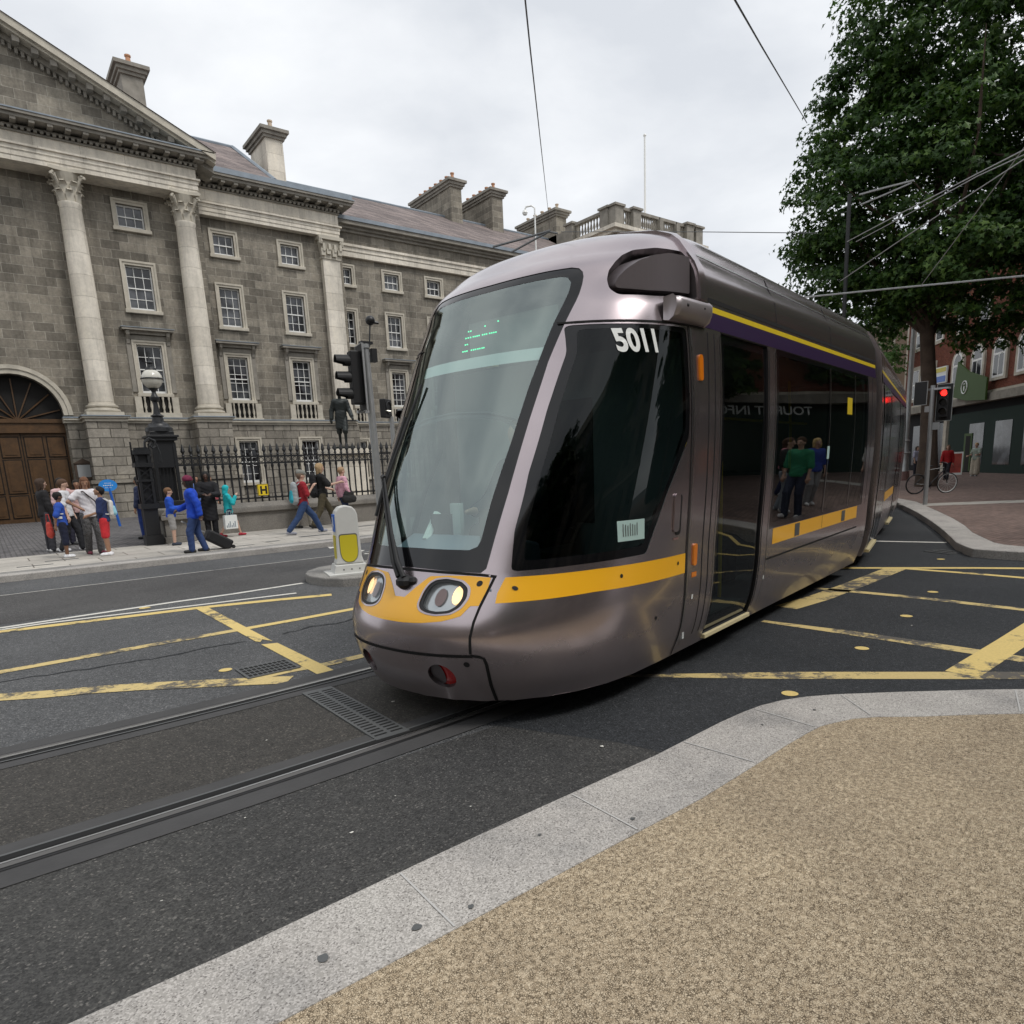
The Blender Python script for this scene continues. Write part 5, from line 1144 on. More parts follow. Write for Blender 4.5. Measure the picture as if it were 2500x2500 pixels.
def person(label, x, y, z, h, face, skin='skin_pale', top=(.5, .5, .5), bottom=(.05, .06, .1), shoes=(.8, .8, .8), hair=(.08, .04, .02), hairlen=0, stride=0., lean=0., arms=((0, 0, -1, .3, 0, -1),)*2,
           sleeve=.5, legs=1., hood=None, cap=None, build=1., head=(0, 0), group=None, top_long=0., fem=False, skirt=False, mats=None, name='person', parent=None, mono=None, vox=.014, coat=False):
    """local frame: +x the way the person faces, +y their left. arms: (upper dir xyz, forearm dir xyz) left then right.
    stride: metres between the feet; head: (yaw, pitch)"""
    s = h/1.75; root = thing(name, label, 'person', (x, y, z), face, group) if parent is None else parent
    J = {}; hip = .93*s; sw = .185*s*(.92 if fem else 1.)*build; hw = .095*s; lx = lambda zz: lean*(zz-hip)/(.6*s)
    if stride: hip -= (hip-math.sqrt(max(hip**2-(stride/2)**2, .1)))*.8
    P = lambda fx, fy, fz: (fx+lx(fz)*(1 if fz > hip else 0), fy, fz)
    sh = hip+.50*s; neck = hip+.56*s; hc = hip+.70*s; hr = .098*s
    body = []; tops = []; bots = []; shoe = []
    body += [((0, 0, hip), P(0, 0, hip+.12*s), .125*s*build, .115*s*build, (.85, 1.15)), (P(0, 0, hip+.12*s), P(0, 0, hip+.40*s), .112*s*build, .14*s*build, (.82, 1.2)), (P(0, -sw*.75, sh-.03*s), P(0, sw*.75, sh-.03*s), .07*s, .07*s)]
    tops += list(body)
    body += [(P(0, 0, sh-.02*s), P(.01*s, 0, neck+.06*s), .055*s, .052*s)]
    hx, hy, hz = P(.02*s, 0, hc); ya, pi_ = head; ca, sa = math.cos(ya), math.sin(ya)
    def hd(a, b_, c): a, c = a*math.cos(pi_)+c*math.sin(pi_), -a*math.sin(pi_)+c*math.cos(pi_); return (hx+a*ca-b_*sa, hy+a*sa+b_*ca, hz+c)
    headp = [(hd(-.015*s, 0, .02*s), hd(.005*s, 0, .02*s), .092*s, .088*s, (1.05, .85)), (hd(.03*s, 0, -.03*s), hd(.045*s, 0, -.075*s), .06*s, .035*s), (hd(.095*s, 0, 0), hd(.108*s, 0, -.03*s), .008*s, .014*s),
             (hd(-.005*s, .078*s, -.01*s), hd(-.005*s, .078*s, -.03*s), .016*s, .012*s), (hd(-.005*s, -.078*s, -.01*s), hd(-.005*s, -.078*s, -.03*s), .016*s, .012*s)]
    body += headp
    for i, sy in enumerate((1, -1)):
        fx = stride/2*(1 if i == 0 else -1); ank = (fx, sy*hw*.95, .075*s+(.05*s if fx < 0 and stride > .5*s else 0)); hp = (0, sy*hw, hip-.02*s)
        kn = lerp(hp, ank, .5); kn = (kn[0]+(.02+.05*(abs(stride) > .1)*(1 if fx > 0 else .8))*s, kn[1], kn[2])
        th_ = [(hp, kn, .082*s*build, .056*s), (kn, ank, .056*s, .036*s)]; body += th_
        toe = (ank[0]+.15*s, ank[1]+sy*.02*s, .03*s); heel = (ank[0]-.04*s, ank[1], .035*s+(.03*s if ank[2] > .1*s else 0)); body += [(heel, toe, .032*s, .026*s), (ank, heel, .036*s, .034*s)]
        shoe += [((heel[0], heel[1], heel[2]+.008*s), (toe[0], toe[1], toe[2]+.008*s), .041*s, .035*s), (ank, heel, .042*s, .042*s)]
        if skirt: bots += [(lerp(hp, (hp[0], hp[1], 0), 0), (hp[0]*.6, hp[1], hp[2]-legs*.8*s), .11*s, .13*s)]
        else:
            L1 = min(legs*2, 1); bots += [(hp, lerp(hp, kn, L1), .092*s*build, .092*s*build+(.072*s-.092*s*build)*L1)]
            if legs > .5: L2 = (legs-.5)*2; bots += [(kn, lerp(kn, ank, L2), .070*s, .070*s-.012*s*L2)]
        S0 = P(0, sy*(sw-.0*s), sh-.03*s); a = arms[i]; up = Vector(a[:3]).normalized()*.285*s; fo = Vector(a[3:6]).normalized()*.25*s
        el = tuple(Vector(S0)+up); wr = tuple(Vector(el)+fo); body += [(S0, el, .050*s, .038*s), (el, wr, .038*s, .025*s)]
        # hand: palm, four fingers of unequal length, thumb leaving the side of the palm
        fd = fo.normalized(); sd = Vector((0, 0, 1)).cross(fd); sd = sd.normalized() if sd.length > .2 else Vector((1, 0, 0)); nn = fd.cross(sd)
        pa = tuple(Vector(wr)+fd*.085*s); body += [(wr, pa, .026*s, .034*s)]
        for q, (o_, ln) in enumerate(((-.027, .062), (-.009, .072), (.009, .068), (.027, .052))):
            a0 = Vector(pa)+sd*o_*s; a1 = a0+fd*ln*.55*s+nn*-.012*s; a2 = a1+fd*ln*.45*s-nn*.025*s; body += [(tuple(a0), tuple(a1), .0105*s, .0100*s), (tuple(a1), tuple(a2), .0100*s, .009*s)]
        t0 = Vector(wr)+fd*.03*s-sd*.02*s; t1 = t0-sd*.035*s+fd*.03*s; body += [(tuple(t0), tuple(t1), .012*s, .011*s), (tuple(t1), tuple(t1+fd*.03*s), .011*s, .009*s)]
        if sleeve > 0:
            if sleeve <= .5: tops += [(S0, lerp(S0, el, sleeve*2), .062*s, .060*s)]
            else: tops += [(S0, el, .062*s, .052*s), (el, lerp(el, wr, (sleeve-.5)*2), .052*s, .042*s)]
        J['hand%d' % i] = tuple(Vector(root.location)+Matrix.Rotation(face, 3, 'Z') @ Vector(pa)) if parent is None else pa
    S_ = mono or skin; bo = sdf_obj('body' if parent is None else 'body', body, S_, root, vox=min(vox, .013) if parent is None else vox, k=.022*s)
    # waist garment then top garment
    bots += [((0, 0, hip-.02*s), (0, 0, hip+.09*s), .128*s*build, .122*s*build, (.88, 1.17))]
    sdf_obj('trousers' if not skirt else 'skirt', bots, mono or cloth(bottom), root, vox, k=.02*s, infl=.012*s, wrinkle=.0025)
    zt = hip-.02*s-top_long*s
    tp = list(tops)+([((0, 0, zt), (0, 0, hip+.1*s), .145*s*build, .125*s*build, (.9, 1.18))])
    sdf_obj('coat' if coat else 'top', tp, mono or cloth(top), root, vox, k=.03*s, infl=(.024 if coat else .016)*s, wrinkle=.003, cut=(zt-.0*s-.05*s, neck+.02*s))
    if shoes: sdf_obj('shoes', shoe, mono or cloth(shoes), root, .012, k=.015*s, infl=.002)
    # hair as a cap over the skull, longer at the back on request
    if hood is None:
        hp_ = [(hd(-.03*s, 0, .035*s), hd(-.005*s, 0, .045*s), .098*s, .092*s, (1.03, .9)), (hd(-.06*s, 0, -.01*s), hd(-.055*s, 0, -.05*s), .06*s, .045*s)]
        if hairlen: hp_ += [(hd(-.06*s, 0, 0), hd(-.07*s, 0, -.06*s-hairlen*s), .075*s, .05*s, (.8, 1.2)), (hd(-.0*s, .07*s, 0), hd(-.01*s, .075*s, -.05*s-hairlen*.7*s), .035*s, .03*s), (hd(-.0*s, -.07*s, 0), hd(-.01*s, -.075*s, -.05*s-hairlen*.7*s), .035*s, .03*s)]
        sdf_obj('hair', hp_, mono or cloth(hair), root, .011, k=.02*s, wrinkle=.004)
    else:
        hp_ = [(hd(-.03*s, 0, .03*s), hd(-.02*s, 0, .03*s), .112*s, .108*s, (1., .92)), (hd(-.05*s, 0, -.03*s), P(-.04*s, 0, neck), .085*s, .09*s), (hd(.0, .075*s, -.02*s), P(.0, .06*s, neck-.01*s), .032*s, .035*s), (hd(.0, -.075*s, -.02*s), P(.0, -.06*s, neck-.01*s), .032*s, .035*s)]
        sdf_obj('hood', hp_, mono or cloth(hood), root, .012, k=.02*s)
    if cap:
        if cap[1] == 'flat': c_ = [(hd(-.03*s, 0, .085*s), hd(.06*s, 0, .075*s), .085*s, .07*s, (1.1, 1.05)), (hd(.08*s, 0, .05*s), hd(.14*s, 0, .035*s), .05*s, .02*s, (1, 1.6))]; sdf_obj('flat_cap', c_, cloth(cap[0]), root, .012, k=.02*s, cut=(hz+.03*s, hz+.3*s))
        else: sdf_obj('beanie', [(hd(-.02*s, 0, .06*s), hd(0, 0, .07*s), .108*s, .102*s)], cloth(cap[0]), root, .012, k=.02*s, cut=(hz+.035*s, hz+.3*s), wrinkle=.004)
    if parent is None and mono is None:
        e = MB()
        for sy in (-1, 1): e.sphere(hd(.086*s, sy*.032*s, .008*s), .009*s, 6)
        e.box(*[0]*6) if False else None
        e.build('eyes', 'black_matt', root)
        mo = MB(); a0 = hd(.088*s, 0, -.055*s); mo.sphere(a0, .014*s, 6, (.5, 1.4, .4)); mo.build('mouth', cloth((.35, .12, .10)), root)
    J['root'] = root; J['s'] = s; J['sh'] = sh; J['hip'] = hip; J['lx'] = lx
    return J
DN = (0.05, 0, -1); REL = ((.08, .18, -1, .25, .05, -1), (.08, -.18, -1, .25, -.05, -1)); WALK = ((-.35, .15, -1, .1, .1, -1), (.3, -.15, -1, .55, -.05, -1))
def wp_(J, fx, fy, fz):
    r = J['root']; return Vector(r.location)+Matrix.Rotation(r.rotation_euler.z, 3, 'Z') @ Vector((fx, fy, fz))
def backpack(J, label, col, col2=None, k=1., name='backpack'):
    s = J['s']; f = J['root'].rotation_euler.z; z = J['sh']-.22*s; p = wp_(J, -.2*s+J['lx'](z), 0, z); t = thing(name, label, 'backpack', p, f)
    sdf_obj('pack', [((0, 0, -.17*s*k), (0, 0, .14*s*k), .11*s*k, .09*s*k, (.75, 1.25))], cloth(col), t, .014, k=.02, wrinkle=.003)
    if col2: sdf_obj('pocket', [((-.07*s, 0, -.16*s*k), (-.06*s, 0, .0), .08*s*k, .06*s*k, (.75, 1.2))], cloth(col2), t, .014, k=.02)
    b = MB()
    for sy in (-1, 1): b.tube([(.03*s, sy*.09*s, .16*s), (.13*s, sy*.10*s, .24*s), (.27*s, sy*.10*s, .17*s), (.315*s, sy*.10*s, .0), (.24*s, sy*.13*s, -.14*s), (.05*s, sy*.12*s, -.16*s)], .016*s, 6)
    b.build('shoulder_strap', cloth(col), t, smooth=True); return t
FP = .116
cam_dir = math.atan2(-.78, -.6)
# left group on the far pavement
p1 = person('boy in a blue T-shirt and navy shorts in front of the white shirted young man', 1.24, 17.55, FP, 1.40, R(0), 'skin_brown', (.02, .08, .42), (.012, .016, .04), (.75, .76, .78), (.012, .01, .01), arms=((-.1, .2, -1, .2, .1, -1), (-.45, -.3, -1, -.2, -.1, -1)), legs=.62, head=(.35, .1), group='people on the far pavement')
b = MB()
for x0, x1, z0, z1 in ((-.12, .02, .10, .15), (-.13, -.08, .15, .18), (-.05, .05, .19, .215)): b.box(x0, x1, -.152, -.146, p1['hip']+z0, p1['hip']+z1)
b.build('shirt_print', 'decal_white', p1['root'])
p2 = person('young man in a white shirt and black trousers with white trainers', 1.50, 19.3, FP, 1.70, R(-20), 'skin_pale', (.66, .66, .68), (.015, .016, .02), (.8, .8, .82), (.09, .05, .03), stride=.38, arms=REL, sleeve=.45, head=(.2, .15), group='people on the far pavement')
p3 = person('red haired woman in a white T-shirt and speckled grey trousers, hand on hip', 1.80, 17.83, FP, 1.70, R(-75), 'skin_tan', (.70, .68, .70), (.085, .085, .085), (.25, .06, .09), (.16, .075, .04), hairlen=.10, stride=.2, arms=((.1, .4, -1, .3, .1, -1), (-.05, -.9, -.75, .2, .75, -.55)), sleeve=.3, fem=True, head=(-.3, .2), group='people on the far pavement')
for c_ in p3['root'].children:
    if c_.name.startswith('trousers'): c_.data.materials[0] = M['cloth_speckled']
p4 = person('boy in a navy T-shirt and red shorts looking up to the left', 1.98, 17.1, FP, 1.48, R(165), 'skin_tan', (.02, .035, .11), (.62, .03, .04), (.82, .82, .84), (.012, .011, .012), arms=((.15, .1, -1, .9, -.1, -.25), (.15, -.1, -1, .9, .1, -.25)), legs=.48, head=(0, -.35), group='people on the far pavement')
backpack(p4, 'white and pale blue backpack on the boy in red shorts', (.68, .66, .62), (.30, .58, .68), .85)
p5 = person('dark haired man in a pink shirt behind the white shirted young man', 1.62, 21.4, FP, 1.74, R(-60), 'skin_pale', (.62, .42, .42), (.03, .03, .05), (.1, .1, .1), (.02, .015, .012), arms=REL, group='people on the far pavement')
p6 = person('person with dark hair and pale top hidden behind the red haired woman', 1.98, 21.4, FP, 1.68, R(-90), 'skin_tan', (.55, .36, .34), (.012, .012, .015), (.02, .02, .02), (.02, .015, .01), hairlen=.1, arms=REL, fem=True, group='people on the far pavement')
p7 = person('person in black clothes at the far left end of the pavement group', 1.10, 19.6, FP, 1.72, R(15), 'skin_pale', (.015, .014, .016), (.04, .04, .05), (.6, .6, .6), (.05, .03, .02), hairlen=.08, arms=REL, sleeve=.95, fem=True, group='people on the far pavement')
t = thing('shoulder_bag', 'black shoulder bag hanging at the hip of the red haired woman', 'bag', wp_(p3, .10, .20, p3['hip']+.02), p3['root'].rotation_euler.z)
sdf_obj('pouch', [((0, -.02, -.1), (0, .02, .06), .085, .075, (.55, 1.3))], cloth((.012, .012, .014)), t, .012, k=.02)
b = MB(); b.tube([(.0, .02, .08), (.06, -.12, .27), (.03, -.3, .47), (-.08, -.33, .48), (-.2, -.2, .25), (-.15, .0, .08)], .014, 6); b.build('strap', cloth((.03, .012, .012)), t, smooth=True)
t = thing('red_bag', 'orange red bag carried behind the boy in the blue T-shirt', 'bag', (1.03, 17.9, FP+.62), R(20))
sdf_obj('pouch', [((0, 0, -.10), (0, 0, .08), .10, .08, (.6, 1.2))], cloth((.55, .07, .05)), t, .014, k=.02, wrinkle=.004); b = MB(); b.tube([(-.0, -.1, .14), (0, -.05, .32), (0, .05, .32), (0, .1, .14)], .01, 6); b.build('handle', cloth((.5, .06, .05)), t)
# around the iron pier and the suitcase
p9 = person('person in a long black hooded coat with both hands at the chest', 4.78, 19.7, FP, 1.74, R(-105), 'skin_dark', (.012, .012, .012), (.012, .012, .013), (.02, .02, .02), hood=(.010, .010, .010), arms=((.3, .25, -1, .8, -.55, .05), (.3, -.25, -1, .8, .55, .05)), sleeve=1., top_long=.42, coat=True, group='people by the railings')
p10 = person('woman in a bright blue puffer jacket, maroon beanie and jeans pulling a suitcase', 3.50, 15.75, FP, 1.60, R(165), 'skin_dark', (.010, .065, .52), (.03, .06, .17), (.03, .03, .03), (.012, .01, .01), hairlen=.16, stride=.26, lean=.03, arms=((-.5, .2, -1, -.1, .1, -1), (.25, -.15, -1, .75, .1, -.35)), sleeve=1., top_long=.06, coat=True, fem=True, build=1.12, cap=((.16, .015, .05), 'beanie'), group='people by the railings')
p11 = person('boy in a blue hooded top and grey shorts walking beside the blue puffer jacket', 3.50, 18.1, FP, 1.38, R(-15), 'skin_pale', (.012, .08, .50), (.33, .32, .31), (.04, .05, .07), (.17, .09, .045), arms=((.2, .1, -1, .9, -.2, .1), (.2, -.1, -1, .9, .2, .1)), sleeve=1., legs=.45, group='people by the railings')
p12 = person('child in a turquoise hooded top with a hand at the mouth', 5.15, 19.3, FP, 1.40, R(-5), 'skin_pale', (.012, .42, .46), (.02, .03, .07), (.40, .03, .05), hood=(.012, .42, .46), stride=.52, arms=((-.1, .15, -1, .1, 0, -1), (.45, -.25, -.9, .45, .25, .9)), sleeve=1., legs=.22, top_long=.03, group='people by the railings')
t = thing('suitcase', 'small black wheeled suitcase tilted behind the woman in the blue puffer jacket', 'suitcase', (4.02, 15.95, FP), R(0))
b = MB(); b.box(-.12, .12, -.17, .17, 0, .56); o = b.build('case', 'black_matt', t, bevel=.04); o.location = (.18, 0, .06); o.rotation_euler = (0, R(-58), 0)
b = MB(); b.box(-.01, .01, -.07, -.05, .5, .98); b.box(-.01, .01, .05, .07, .5, .98); b.box(-.015, .015, -.08, .08, .97, 1.0); o = b.build('pull_handle', 'galv', t); o.location = (.10, 0, .14); o.rotation_euler = (0, R(-58), 0)
b = MB()
for sy in (-.11, .11): b.cone((.22, sy-.02, .04), (.22, sy+.02, .04), .04, .04, 12)
b.build('wheels', 'rubber', t)
t = thing('paper_bag', 'white paper carrier bag hanging from the hand of the turquoise hooded child', 'bag', (5.10, 19.05, FP+.22), R(10))
b = MB(); b.prism([(-.17, 0), (.17, 0), (.165, .36), (-.165, .36)], 'y', -.06, .06); b.build('bag_body', 'decal_white', t)
b = MB()
for y in (-.05, .05): b.tube([(-.07, y, .36), (-.05, y, .47), (.05, y, .47), (.07, y, .36)], .006, 5)
b.build('bag_handle', 'paper', t)
b = MB(); 
for i in range(6): b.box(-.14+i*.045, -.115+i*.045, -.064, -.061, .04, .10+.05*((i*7) % 3)); 
b.build('bag_print', 'lead', t)
# people behind the railings and the pier
for i, (lb, x, y, h, f, tc_, bc, hc_) in enumerate([('person in a pink scarf behind the railings, left of the black coat', 5.5, 24.0, 1.7, -80, (.10, .16, .36), (.05, .05, .08), (.03, .02, .015)), ('person in a red top behind the railings, close to the black coat', 5.95, 24.2, 1.68, -60, (.42, .10, .12), (.05, .05, .08), (.06, .03, .02)),
                               ('fair haired person in a dark red top behind the iron pier', 3.95, 22.3, 1.68, -60, (.09, .025, .03), (.28, .24, .2), (.30, .2, .1)), ('person in jeans standing left of the iron pier', 3.42, 21.3, 1.7, 150, (.03, .04, .09), (.02, .05, .22), (.02, .02, .02))]):
    q = person(lb, x, y, .113, h, R(f), 'skin_tan', tc_, bc, (.03, .03, .03), hc_, hairlen=.05, arms=REL, sleeve=.9, group='people beyond the railings')
    if i == 3: backpack(q, 'black backpack on the person left of the iron pier', (.008, .008, .009), k=1.15)
# walkers to the right
p14 = person('man in a dark red T-shirt, jeans and grey flat cap striding right', 6.66, 17.82, FP, 1.74, R(-2), 'skin_pale', (.30, .012, .022), (.025, .055, .14), (.30, .31, .36), (.2, .14, .1), stride=.92, arms=((.1, .15, -1, .5, -.3, .7), (.25, -.2, -1, .6, .1, .75)), sleeve=.45, cap=((.21, .21, .19), 'flat'), group='people walking right')
backpack(p14, 'grey and turquoise backpack on the man in the flat cap', (.34, .37, .38), (.03, .36, .45), 1.2)
p15 = person('fair long haired man in a black T-shirt and olive trousers', 7.76, 19.2, FP, 1.90, R(-8), 'skin_pale', (.010, .010, .011), (.075, .062, .035), (.02, .02, .02), (.38, .26, .14), hairlen=.08, stride=.66, arms=((.2, .3, -1, .8, .1, -.2), (.5, -.35, -.75, .9, -.1, .2)), sleeve=.45, group='people walking right')
backpack(p15, 'black backpack on the long haired man in black', (.010, .010, .012), k=1.3)
p16 = person('woman in a pink hooded top with glasses and fair hair tied up', 8.55, 19.5, FP, 1.74, R(5), 'skin_pale', (.66, .36, .44), (.02, .035, .09), (.1, .1, .1), (.34, .22, .13), stride=.3, arms=((-.1, .35, -1, .1, 0, -1), (.0, -.25, -1, .45, 0, -.9)), sleeve=.95, fem=True, group='people walking right')
t = thing('handbag', 'big black patterned handbag on the arm of the woman in pink', 'bag', wp_(p16, .05, -.26, p16['hip']-.02), R(5))
sdf_obj('bag_body', [((-.12, 0, -.1), (.12, 0, -.1), .12, .12, (1, .6)), ((-.08, 0, .05), (.08, 0, .05), .09, .09, (1, .5))], cloth((.018, .018, .018)), t, .014, k=.02, wrinkle=.004); b = MB(); b.tube([(-.1, 0, .1), (-.06, 0, .4), (.0, .05, .52), (.06, 0, .4), (.1, 0, .1)], .012, 6); b.build('strap', cloth((.018, .018, .018)), t)
p17 = person('brown haired person in light trousers hidden behind the man in the flat cap', 7.45, 20.0, FP, 1.72, R(-5), 'skin_pale', (.5, .48, .45), (.40, .37, .31), (.02, .02, .02), (.14, .07, .035), stride=.5, arms=REL, group='people walking right')
# across the junction
def far(label, x, y, h, f, *a, **k): return person(label, x, y, .128, h, R(f), *a, group='people outside the shops', vox=.018, **k)
far('woman in a grey and lilac top in front of the dark shop', 43.6, 17.6, 1.68, -110, 'skin_pale', (.33, .33, .42), (.02, .02, .03), (.5, .5, .5), (.05, .03, .02), hairlen=.1, arms=((.2, .4, -1, .3, -.2, .6), (.1, -.2, -1, .2, 0, -1)), fem=True)
q = far('man in a white shirt with a dark backpack behind the traffic light post', 41.5, 16.05, 1.78, 60, 'skin_tan', (.55, .55, .55), (.06, .05, .045), (.1, .1, .1), (.05, .03, .02), arms=REL, sleeve=.9); backpack(q, 'dark backpack on the man behind the traffic light post', (.015, .015, .02))
far('woman in a red jacket and dark trousers walking past the poster board', 36.9, 13.5, 1.66, -170, 'skin_pale', (.40, .012, .015), (.02, .02, .03), (.02, .02, .02), (.22, .13, .08), hairlen=.03, stride=.45, arms=WALK, sleeve=1., coat=True, fem=True)
far('fair haired woman in a long cream dress beside the poster board', 40.8, 13.6, 1.70, 170, 'skin_pale', (.34, .40, .35), (.52, .47, .38), (.5, .5, .5), (.45, .3, .15), arms=((.3, .2, -1, .9, 0, 0), (.2, -.2, -1, .8, 0, -.1)), sleeve=.3, fem=True, skirt=True, legs=.9)
for lb_, x_, y_, f_, tc_, bc_, kw in (('man in a black T-shirt and pale jeans on the corner pavement, mirrored in the tram', 14.2, 2.6, 110, (.02, .02, .022), (.35, .4, .45), {}), ('fair haired woman in a blue top on the corner pavement, mirrored in the tram', 16.0, 3.0, 150, (.03, .06, .3), (.3, .3, .3), dict(fem=True, hairlen=.08, hair=(.5, .35, .15))),
                                   ('person in an orange top on the corner pavement, seen mirrored in the tram', 12.9, 1.2, 80, (.6, .15, .03), (.03, .03, .05), {}), ('person in a pale coat on the corner pavement, seen mirrored in the tram', 19.5, 4.2, 170, (.5, .5, .48), (.05, .05, .06), dict(hairlen=.06)), ('man in a green top striding along the corner pavement, mirrored in the tram', 13.4, 2.9, -160, (.03, .25, .12), (.05, .06, .1), {}), ('woman in a pink jacket on the corner pavement, mirrored in the tram', 17.6, 2.2, 100, (.55, .2, .25), (.04, .05, .12), dict(fem=True, hairlen=.1, hair=(.1, .05, .03))),
                                   ('man in a white T-shirt on the near pavement, seen mirrored in the cab window', -1.6, -1.2, 60, (.8, .8, .8), (.03, .04, .07), {})):
    person(lb_, x_, y_, .128 if x_ > 0 else .1, 1.74, R(f_), 'skin_pale', tc_, bc_, stride=.2, arms=REL, vox=.02, group='people seen only mirrored', **kw)
# tram driver, seated
dr = thing('person', 'tram driver in a dark uniform seated behind the windscreen', 'person', tuple(Vector(TN*TC0)+TU*4.1+Vector((0, 0, .9))), TH+math.pi)
s = 1.
sdf_obj('body', [((0, 0, .24), (0, 0, .45), .13, .13, (.85, 1.2)), ((0, 0, .45), (.03, 0, .68), .12, .13, (.85, 1.2)), ((.03, -.15, .7), (.03, .15, .7), .065, .065), ((.03, 0, .74), (.05, 0, .86), .055, .05), ((.05, 0, .93), (.07, 0, .95), .09, .09, (1, .85)), ((.10, 0, .88), (.12, 0, .85), .05, .035),
    ((.03, .19, .69), (.18, .22, .46), .05, .04), ((.18, .22, .46), (.42, .16, .40), .04, .028), ((.03, -.19, .69), (.18, -.22, .46), .05, .04), ((.18, -.22, .46), (.42, -.16, .40), .04, .028), ((.42, .16, .40), (.52, .15, .40), .03, .02), ((.42, -.16, .40), (.52, -.15, .40), .03, .02),
    ((0, .09, .2), (.45, .1, .24), .085, .06), ((0, -.09, .2), (.45, -.1, .24), .085, .06), ((.45, .1, .24), (.5, .1, .06), .055, .04), ((.45, -.1, .24), (.5, -.1, .06), .055, .04)], 'skin_pale', dr, .014, k=.025)
sdf_obj('jacket', [((0, 0, .24), (0, 0, .45), .13, .13, (.85, 1.2)), ((0, 0, .45), (.03, 0, .68), .12, .13, (.85, 1.2)), ((.03, -.15, .7), (.03, .15, .7), .065, .065), ((.03, .19, .69), (.18, .22, .46), .055, .045), ((.18, .22, .46), (.40, .17, .40), .045, .035), ((.03, -.19, .69), (.18, -.22, .46), .055, .045), ((.18, -.22, .46), (.40, -.17, .40), .045, .035)], cloth((.03, .035, .05)), dr, .014, k=.03, infl=.015)
sdf_obj('trousers', [((0, .09, .2), (.45, .1, .24), .095, .07), ((0, -.09, .2), (.45, -.1, .24), .095, .07), ((.45, .1, .24), (.5, .1, .10), .065, .05), ((.45, -.1, .24), (.5, -.1, .10), .065, .05)], cloth((.02, .02, .025)), dr, .014, k=.02, infl=.005)
sdf_obj('hair', [((.03, 0, .97), (.05, 0, .98), .095, .09, (1, .88))], cloth((.08, .05, .03)), dr, .012, k=.02, cut=(.93, 1.2))
# ------------------------------------------------------------ railings, lamp, statue
FY = 20.6
fence = thing('iron_railing', 'long black iron railing with spiked bars on a low wall before the college', 'fence', (4.15, FY, .112))
b = MB(); b.box(0, 26, -.14, .6, 0, .56); b.build('base_wall', 'wall_granite', fence, bevel=.01)
b = MB(); b.box(0, 26, -.22, .6, .56, .70); b.prism([(-.22, .70), (.6, .70), (.35, .84), (-.05, .84)], 'x', 0, 26); b.build('coping', 'wall_granite', fence, bevel=.02)
b = MB(); b.box(0, 26, -.03, .03, 2.12, 2.17); b.box(0, 26, -.03, .03, 1.93, 1.975); b.build('top_rail', 'iron', fence)
b = MB(); b.box(0, 26, -.03, .03, .93, .975); b.build('bottom_rail', 'iron', fence)
bar0 = None
for i in range(80):
    x = .15+i*.2
    if bar0 is None:
        b = MB(); b.lathe([(.026, .84), (.026, .95), (.036, .98), (.026, 1.02), (.025, 1.8), (.04, 1.86), (.045, 1.89), (.026, 1.94), (.026, 2.18), (.05, 2.20), (.032, 2.24), (.03, 2.27), (.06, 2.32), (.036, 2.42), (.002, 2.52)], 0, 0, 8); bar0 = b.build('bar', 'iron', fence, loc=(x, 0, 0), smooth=True)
    else: copy_obj(bar0, fence, (x, 0, 0))
b = MB()
for i in range(79): x = .25+i*.2; b.tube([(x+.06*math.cos(k*math.pi/5), 0, 2.05+.06*math.sin(k*math.pi/5)) for k in range(11)], .011, 4)
b.build('rail_rings', 'iron', fence); tag(COL.objects['rail_rings'], kind='stuff')
t = thing('stone_gate_block', 'grey granite end block of the railing wall beside the black iron pier', 'wall', (3.3, 18.75, .112))
b = MB(); b.box(.12, .85, 0, 2.0, 0, .16); b.box(.16, .81, .05, 2.0, .16, .58); b.build('block', 'wall_granite', t, bevel=.015); b = MB(); b.box(.08, .88, -.05, 2.0, .58, .70); b.prism([(.08, .70), (.88, .70), (.78, .84), (.2, .84)], 'y', -.05, 2.0); b.build('coping', 'wall_granite', t, bevel=.02)
t = thing('iron_pier', 'black openwork iron gate pier with scroll top standing at the forecourt edge', 'pier', (3.18, 18.85, .112))
b = MB()
for sx in (-.13, .13):
    for sy in (-.13, .13): b.box(sx-.03, sx+.03, sy-.03, sy+.03, 0, 2.2)
for z0, z1, e in ((0, .25, .2), (.25, .9, .155), (.9, 1.02, .2), (1.55, 1.6, .17), (1.9, 2.0, .2), (2.2, 2.3, .19), (2.3, 2.36, .14)): b.box(-e, e, -e, e, z0, z1)
for z in (1.05, 1.3, 1.65): b.tube([(-.13, -.15, z), (.13, -.15, z+.22)], .014, 4); b.tube([(.13, -.15, z), (-.13, -.15, z+.22)], .014, 4)
b.box(-.1, .1, -.1, .1, 0, 2.2); b.build('pier_frame', 'iron', t)
b = MB(); b.tube([(-.2, 0, 2.0), (-.2, 0, 2.5)], .02, 5); b.tube([(.1, .0, 2.36), (.12, 0, 2.5), (.22, 0, 2.58), (.34, 0, 2.52), (.36, 0, 2.4), (.28, 0, 2.34), (.22, 0, 2.4), (.26, 0, 2.46)], .028, 6); b.tube([(.36, 0, 2.45), (.42, 0, 2.2), (.42, 0, 2.0)], .025, 6); b.build('scroll', 'iron', t)
g_ = thing('forecourt_gate', 'short black iron gate leaf running back from the pier to the lamp pedestal', 'gate', (3.32, 18.9, .112), R(78))
b = MB(); b.box(0, 1.55, -.03, .03, 2.0, 2.06); b.box(0, 1.55, -.03, .03, 1.78, 1.83); b.box(0, 1.55, -.03, .03, .78, .84); b.build('gate_rails', 'iron', g_)
b0 = None
